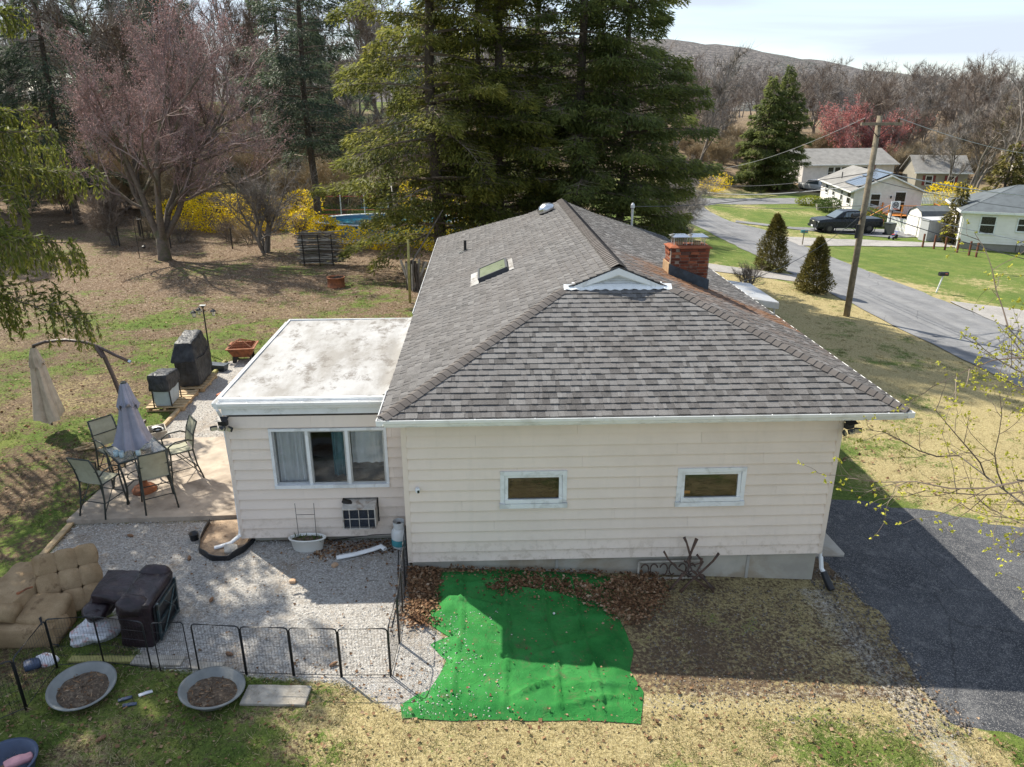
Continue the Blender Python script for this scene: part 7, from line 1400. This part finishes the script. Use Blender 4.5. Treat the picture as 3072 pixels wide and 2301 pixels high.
for y in (-2.45,-1.05): MB().rod((2.9,y,dz+1.0),(1.0,y,dz-.25), .045, 5).rod((2.9,y,dz+.5),(1.0,y,dz-.7), .03, 5).rod((1.0,y,dz-.25),(1.0,y,-3.75), .05, 5).obj('stair_rail', 'deck_orange', dk_); MB().hexa([(2.9,y-.03,dz-.3),(.9,y-.03,-3.8),(.9,y+.03,-3.8),(2.9,y+.03,dz-.3),(2.9,y-.03,dz),(.9,y-.03,-3.5),(.9,y+.03,-3.5),(2.9,y+.03,dz)]).obj('stringer', 'deck_orange', dk_)
bh = thing('basketball_hoop', 'basketball hoop on a leaning black pole beside the deck', 'basketball hoop', (38.6,55.6,gf(38.6,55.6))); MB().tube([(0,0,0),(.08,.1,1.3),(.35,.45,2.1)], .05, 7).obj('pole', 'black_plastic', bh); MB().box((.45,.35,2.3), (.85,.05,.75)).obj('backboard', 'trim_white', bh); a_ = np.linspace(0, 2*pi, 24); MB().tube(np.c_[.45+.26*np.cos(a_), np.full(24,.315), 2.33+.26*np.sin(a_)], .035, 5).obj('board_emblem', 'black_plastic', bh)
for k in range(3): MB().b2(.30+.12*k,.36+.12*k,.29,.318,2.2,2.48).obj('board_emblem', 'black_plastic', bh)
MB().tube(np.c_[.4+.23*np.cos(a_), .05+.23*np.sin(a_), np.full(24,2.02)], .02, 5).obj('rim', 'red_rail', bh)
P('shed_white', (.80, .77, .72), .6, .05, 2); P('shed_grey', (.40, .41, .42), .55, .06, 3)
sd = thing('garden_shed', 'small white gambrel roofed garden shed beside the gravel drive', 'shed', (41.7, 52.6, gf(41.7,52.6)+.1), pi/2)
# local: front (gable) at x=0 facing -y after rotation; width along x
gam = [(-1.2,0),(1.2,0),(1.2,1.55),(.85,2.15),(0,2.5),(-.85,2.15),(-1.2,1.55)]
for q_, nm, mt_ in ((gam,'wall','shed_white'),): MB().prism(q_, 2.6, rx(pi/2), (0,2.6,.05)).obj(nm, mt_, sd)
rf = MB()
for i in ((2,3),(3,4),(4,5),(5,6)):
    (x0,za),(x1,zb_) = gam[i[0]], gam[i[1]]; e = 1.06; rf.hexa([(x0*e,-.08,za+.06),(x1*e,-.08,zb_+.06),(x1*e,2.68,zb_+.06),(x0*e,2.68,za+.06),(x0*e,-.08,za+.13),(x1*e,-.08,zb_+.13),(x1*e,2.68,zb_+.13),(x0*e,2.68,za+.13)])
rf.obj('roof', 'roof_dark', sd)
for s in (-1, 1): MB().box((s*.36,2.63,.95), (.68,.05,1.6)).obj('door', 'shed_white', sd); MB().box((s*.36,2.665,.95), (.6,.02,.06)).obj('door_brace', 'trim_white', sd)
gb = thing('storage_locker', 'plain grey storage locker standing beside the white shed', 'locker', (39.9, 50.3, gf(39.9,50.3)), .06); MB().b2(-1.25,1.25,-.55,.55,.05,1.75).obj('cabinet', 'shed_grey', gb); MB().hexa([(-1.3,-.6,1.75),(1.3,-.6,1.75),(1.3,.6,1.75),(-1.3,.6,1.75),(-1.3,-.6,1.82),(1.3,-.6,1.82),(1.3,.6,1.95),(-1.3,.6,1.95)]).obj('lid', 'shed_grey', gb)
for k in range(9): MB().b2(-1.2+k*.29,-1.17+k*.29,-.565,-.55,.1,1.7).obj('panel_rib', 'shed_grey', gb)
wf = thing('picket_fence', 'short white picket fence between the deck and the shed', 'fence', (39.3, 57.2, gf(39.3,57.2)), -1.45)
for k in range(18): MB().prism([(-.05,0),(.05,0),(.05,1.15),(0,1.25),(-.05,1.15)], .025, rx(pi/2), (.12+.19*k,0,.05)).obj('picket', 'trim_white', wf)
for z in (.35,.9): MB().b2(0,3.5,.002,.05,z,z+.08).obj('rail', 'trim_white', wf)
for x in (0,3.5): MB().b2(x-.08,x+.08,-.05,.12,0,1.5).obj('post', 'trim_white', wf)
wf2 = thing('picket_fence', 'long white picket fence beyond the shingled house', 'fence', (56, 82, gf(56,82)), .1)
for k in range(44): MB().prism([(-.06,0),(.06,0),(.06,1.4),(0,1.5),(-.06,1.4)], .03, rx(pi/2), (.12+.21*k,0,.05)).obj('picket', 'trim_white', wf2)
for z in (.4,1.1): MB().b2(0,9.3,.002,.05,z,z+.08).obj('rail', 'trim_white', wf2)
tb = thing('trash_bin', 'dark green wheeled trash bin by the shed', 'trash bin', (37.2,52.9,gf(37.2,52.9)+.02), .4); P('bin_dark', (.05, .06, .055), .5); MB().hexa([(-.25,-.28,.08),(.25,-.28,.08),(.25,.28,.08),(-.25,.28,.08),(-.32,-.36,1.0),(.32,-.36,1.0),(.32,.36,1.0),(-.32,.36,1.0)]).obj('body', 'bin_dark', tb); MB().rbox((0,.02,1.05), (.70,.80,.10), .04, k=3).obj('lid', 'bin_dark', tb)
for s in (-1,1): MB().lathe([(.02,-.04),(.12,-.04),(.12,.04),(.02,.04)], 12, (s*.28,.3,.12), ry(pi/2)).obj('wheel', 'tyre', tb)
tc_ = thing('tricycle', 'small blue child tricycle left on the grass', 'tricycle', (36.4,50.6,gf(36.4,50.6)), .5); P('toy_blue', (.05,.10,.42), .4); P('toy_red', (.55,.05,.05), .4)
tubes([[(-.35,0,.25),(.1,0,.35),(.3,0,.5),(.32,0,.62)],[(.3,-.2,.62),(.32,0,.62),(.3,.2,.62)],[(-.35,-.2,.16),(-.35,.2,.16)]], .025, 'frame', 'toy_blue', tc_); MB().rbox((-.12,0,.42), (.25,.2,.07), .03, k=3).obj('seat', 'toy_red', tc_)
for x, y, r in ((.34,0,.2),(-.35,.2,.14),(-.35,-.2,.14)): MB().lathe([(.03,-.03),(r,-.03),(r,.03),(.03,.03)], 16, (x,y,r), rx(pi/2)).obj('wheel', 'tyre', tc_)
P('post_brown', (.13, .045, .022), .8, .2, 6); pg = 'brown posts along the neighbouring lawn'; pm = None
pl_ = ['first brown post beside the gravel drive', 'second brown post along the gravel drive', 'third brown post along the gravel drive', 'brown post under the white downspout', 'brown post before the front steps', 'brown post next to the step railing']
for i, (x, y) in enumerate(((36.5,46.4),(37.0,45.7),(37.6,45.2),(37.9,44.1),(38.0,42.8),(38.1,42.1))):
    if pm is None: o = MB().box((0,0,.5), (.11,.11,1.15)).obj('lawn_post', 'post_brown'); pm = o.data
    else: o = place(pm, 'lawn_post')
    o.location = (x, y, gf(x, y)); tag(o, pl_[i], 'post', pg)
# white hip roofed house: facade runs down the lawn
h3 = thing('white_house', 'white clapboard house with a dark hip roof and concrete front steps', 'house', (39.4, 46.4, 0), math.atan2(-.41,.91)); zb = -2.12; L3, D3, H3 = 15.0, 8.0, 2.4
MB().b2(.05,L3,.05,D3,-4.0,zb).obj('foundation', 'wall_cream', h3); MB().b2(.08,L3,.08,D3,zb,zb+H3).obj('wall', 'wall_inside', h3); wall_boards(h3, (0,0), (L3,0), zb, 12, .2, 'shed_white'); wall_boards(h3, (0,D3), (0,0), zb, 12, .2, 'shed_white')
ez = zb+H3-.02; ov = .28; rz3 = ez+1.75; hr = D3/2+ov
rf3 = MB(); slab(rf3, [(-ov,-ov,ez),(L3+ov,-ov,ez),(L3+ov-hr,-ov+hr,rz3),(-ov+hr,-ov+hr,rz3)], .12); slab(rf3, [(-ov,D3+ov,ez),(-ov,-ov,ez),(-ov+hr,-ov+hr,rz3)], .12); slab(rf3, [(L3+ov,D3+ov,ez),(-ov,D3+ov,ez),(-ov+hr,-ov+hr,rz3),(L3+ov-hr,-ov+hr,rz3)], .12); slab(rf3, [(L3+ov,-ov,ez),(L3+ov,D3+ov,ez),(L3+ov-hr,-ov+hr,rz3)], .12); RF3 = rf3.obj('roof', 'roof_dark', h3)
MB().b2(-ov-.08,L3+ov,-ov-.1,-ov,ez-.06,ez+.1).b2(-ov-.1,-ov,-ov,D3+ov,ez-.06,ez+.1).b2(-ov,L3+ov,-ov,0,ez-.1,ez-.06).obj('gutter', 'gutter_white', h3); MB().tube([(-.12,-.25,ez-.1),(-.1,-.08,ez-.4),(-.1,-.06,-3.9)], .06, 6).obj('downspout', 'gutter_white', h3)
win(h3, (1.7,0,zb+1.45), (1,0), 1.05, 1.35); win(h3, (4.1,0,zb+1.55), (1,0), .85, 1.0); d3 = win(h3, (6.4,0,zb+1.05), (1,0), 1.0, 2.1, doors=1); MB().box((6.4,-.05,zb+.45), (.8,.03,.7)).obj('door_panel', 'trim_white', d3); win(h3, (9.2,0,zb+1.4), (1,0), 1.9, 1.4); MB().box((7.2,-.12,zb+1.9), (.14,.2,.25)).obj('wall_lamp', 'black_plastic', h3)
st3 = thing('front_steps', 'concrete front steps with a thin iron railing', 'steps', (39.4, 46.4, 0), math.atan2(-.41,.91))
MB().b2(5.5,7.4,-1.5,-.06,-4.0,zb-.12).obj('landing', 'concrete', st3)
for k in range(3): MB().b2(4.6-.38*k,5.5-.38*k,-1.4,-.2,-4.0,zb-.35-.25*k).obj('step', 'concrete', st3)
for y in (-1.42,-.25): tubes([[(3.9,y,-2.6),(3.9,y,-1.9)],[(3.9,y,-1.9),(5.5,y,zb+.8)],[(5.5,y,zb+.8),(7.3 if y < -1 else 5.7,y,zb+.8)],[(5.5,y,zb-.1),(5.5,y,zb+.8)]], .025, 'railing', 'dark_metal', st3, 5)
for k in range(10): MB().rod((5.6+.17*k,-1.42,zb-.1),(5.6+.17*k,-1.42,zb+.8), .012, 4).obj('baluster', 'dark_metal', st3)
o = MB().lathe([(.2,0),(.26,.36),(.24,.36),(.18,.03)], 16).obj('flower_pot', 'grey_resin', loc=(43.2,41.8,gf(43.2,41.8))); tag(o, 'grey tub at the foot of the concrete steps', 'pot')
# far houses
def far_house(loc, rot_, L_, D_, H_, wall_, roof_, l, zoff=0., wins=(), shut=False, pitch=.42):
    zb = gf(*loc)+.3+zoff; h = thing('far_house', l, 'house', (*loc, 0), rot_); MB().b2(0,L_,0,D_,zb-3,zb+H_).obj('wall', wall_, h); m_ = MB(); rr = D_/2*pitch
    slab(m_, [(-.4,-.5,zb+H_-.15),(L_+.4,-.5,zb+H_-.15),(L_+.4,D_/2,zb+H_+rr),(-.4,D_/2,zb+H_+rr)], .12); slab(m_, [(L_+.4,D_+.5,zb+H_-.15),(-.4,D_+.5,zb+H_-.15),(-.4,D_/2,zb+H_+rr),(L_+.4,D_/2,zb+H_+rr)], .12); m_.obj('roof', roof_, h)
    for x in (0,L_): MB().add([(x,0,zb+H_),(x,D_,zb+H_),(x,D_/2,zb+H_+rr),(x+.1*(1 if x == 0 else -1),0,zb+H_),(x+.1*(1 if x == 0 else -1),D_,zb+H_),(x+.1*(1 if x == 0 else -1),D_/2,zb+H_+rr)], [(0,1,2),(5,4,3),(0,3,4,1),(1,4,5,2),(2,5,3,0)]).obj('gable', wall_, h)
    MB().b2(-.45,L_+.45,-.62,-.5,zb+H_-.2,zb+H_-.03).obj('fascia', 'trim_white', h)
    for x, z, w_, hh in wins:
        win(h, (x,0,zb+z), (1,0), w_, hh)
        if shut: [MB().box((x+s*(w_/2+.25),-.05,zb+z), (.35,.05,hh+.1)).obj('shutter', 'shutter_red', h) for s in (-1,1)]
    return h
far_house((49.5,101.5), .12, 15, 9, 2.7, 'shingle_white', 'roof_grey', 'far low house with a wide pale grey roof behind parked cars', wins=[(4.5+1.1*k,1.5,.95,1.5) for k in range(6)])
far_house((65,98), -.2, 7, 6, 2.7, 'wall_cream', 'roof_grey', 'far cream house with dark red shutters in the trees', wins=[(1.8,1.5,.9,1.3),(4.8,1.5,.9,1.3)], shut=True, pitch=.7)
far_house((90,112), -.3, 12, 9, 4.0, 'shingle_white', 'brick_house', 'far house with a rust red roof half hidden in the woods', wins=[(3,1.6,1,1.5),(7,1.6,1,1.5)])
# shrubs round the shingled house
bush('clipped_hedge', 'lime green clipped hedge at the corner of the shingled house', (40.6,77.6), 3.4, 1.1, 'hedge_lime', 1600, .16, .10, 401, depth=1.6, hollow=.3); bush('round_bush', 'dark round bush against the street front of the shingled house', (39.9,70.6), 2.6, 1.5, 'box_green', 1700, .16, .10, 402); bush('round_bush', 'low dark bush near the grey planters', (41.2,75.2), 2.2, .9, 'box_green', 900, .16, .10, 403); bush('round_bush', 'round green bush at the foot of the deck steps', (39.2,58.4), 1.9, 1.15, 'box_green', 1500, .14, .09, 404); bush('round_bush', 'low leafy plants at the base of the gable wall', (43,67.6), 2.4, .8, 'hedge_lime', 700, .16, .10, 405)
for i, (x, y) in enumerate(((40.0,73.6),(39.6,72.6))): o = MB().lathe([(.25,0),(.38,.6),(.34,.6),(.22,.05),(.002,.05)], 14).obj('stone_planter', 'stone', loc=(x,y,gf(x,y))); tag(o, ('pale planter tub beside the lime hedge', 'pale planter tub beside the dark round bush')[i], 'planter', 'pale tubs by the shingled house')
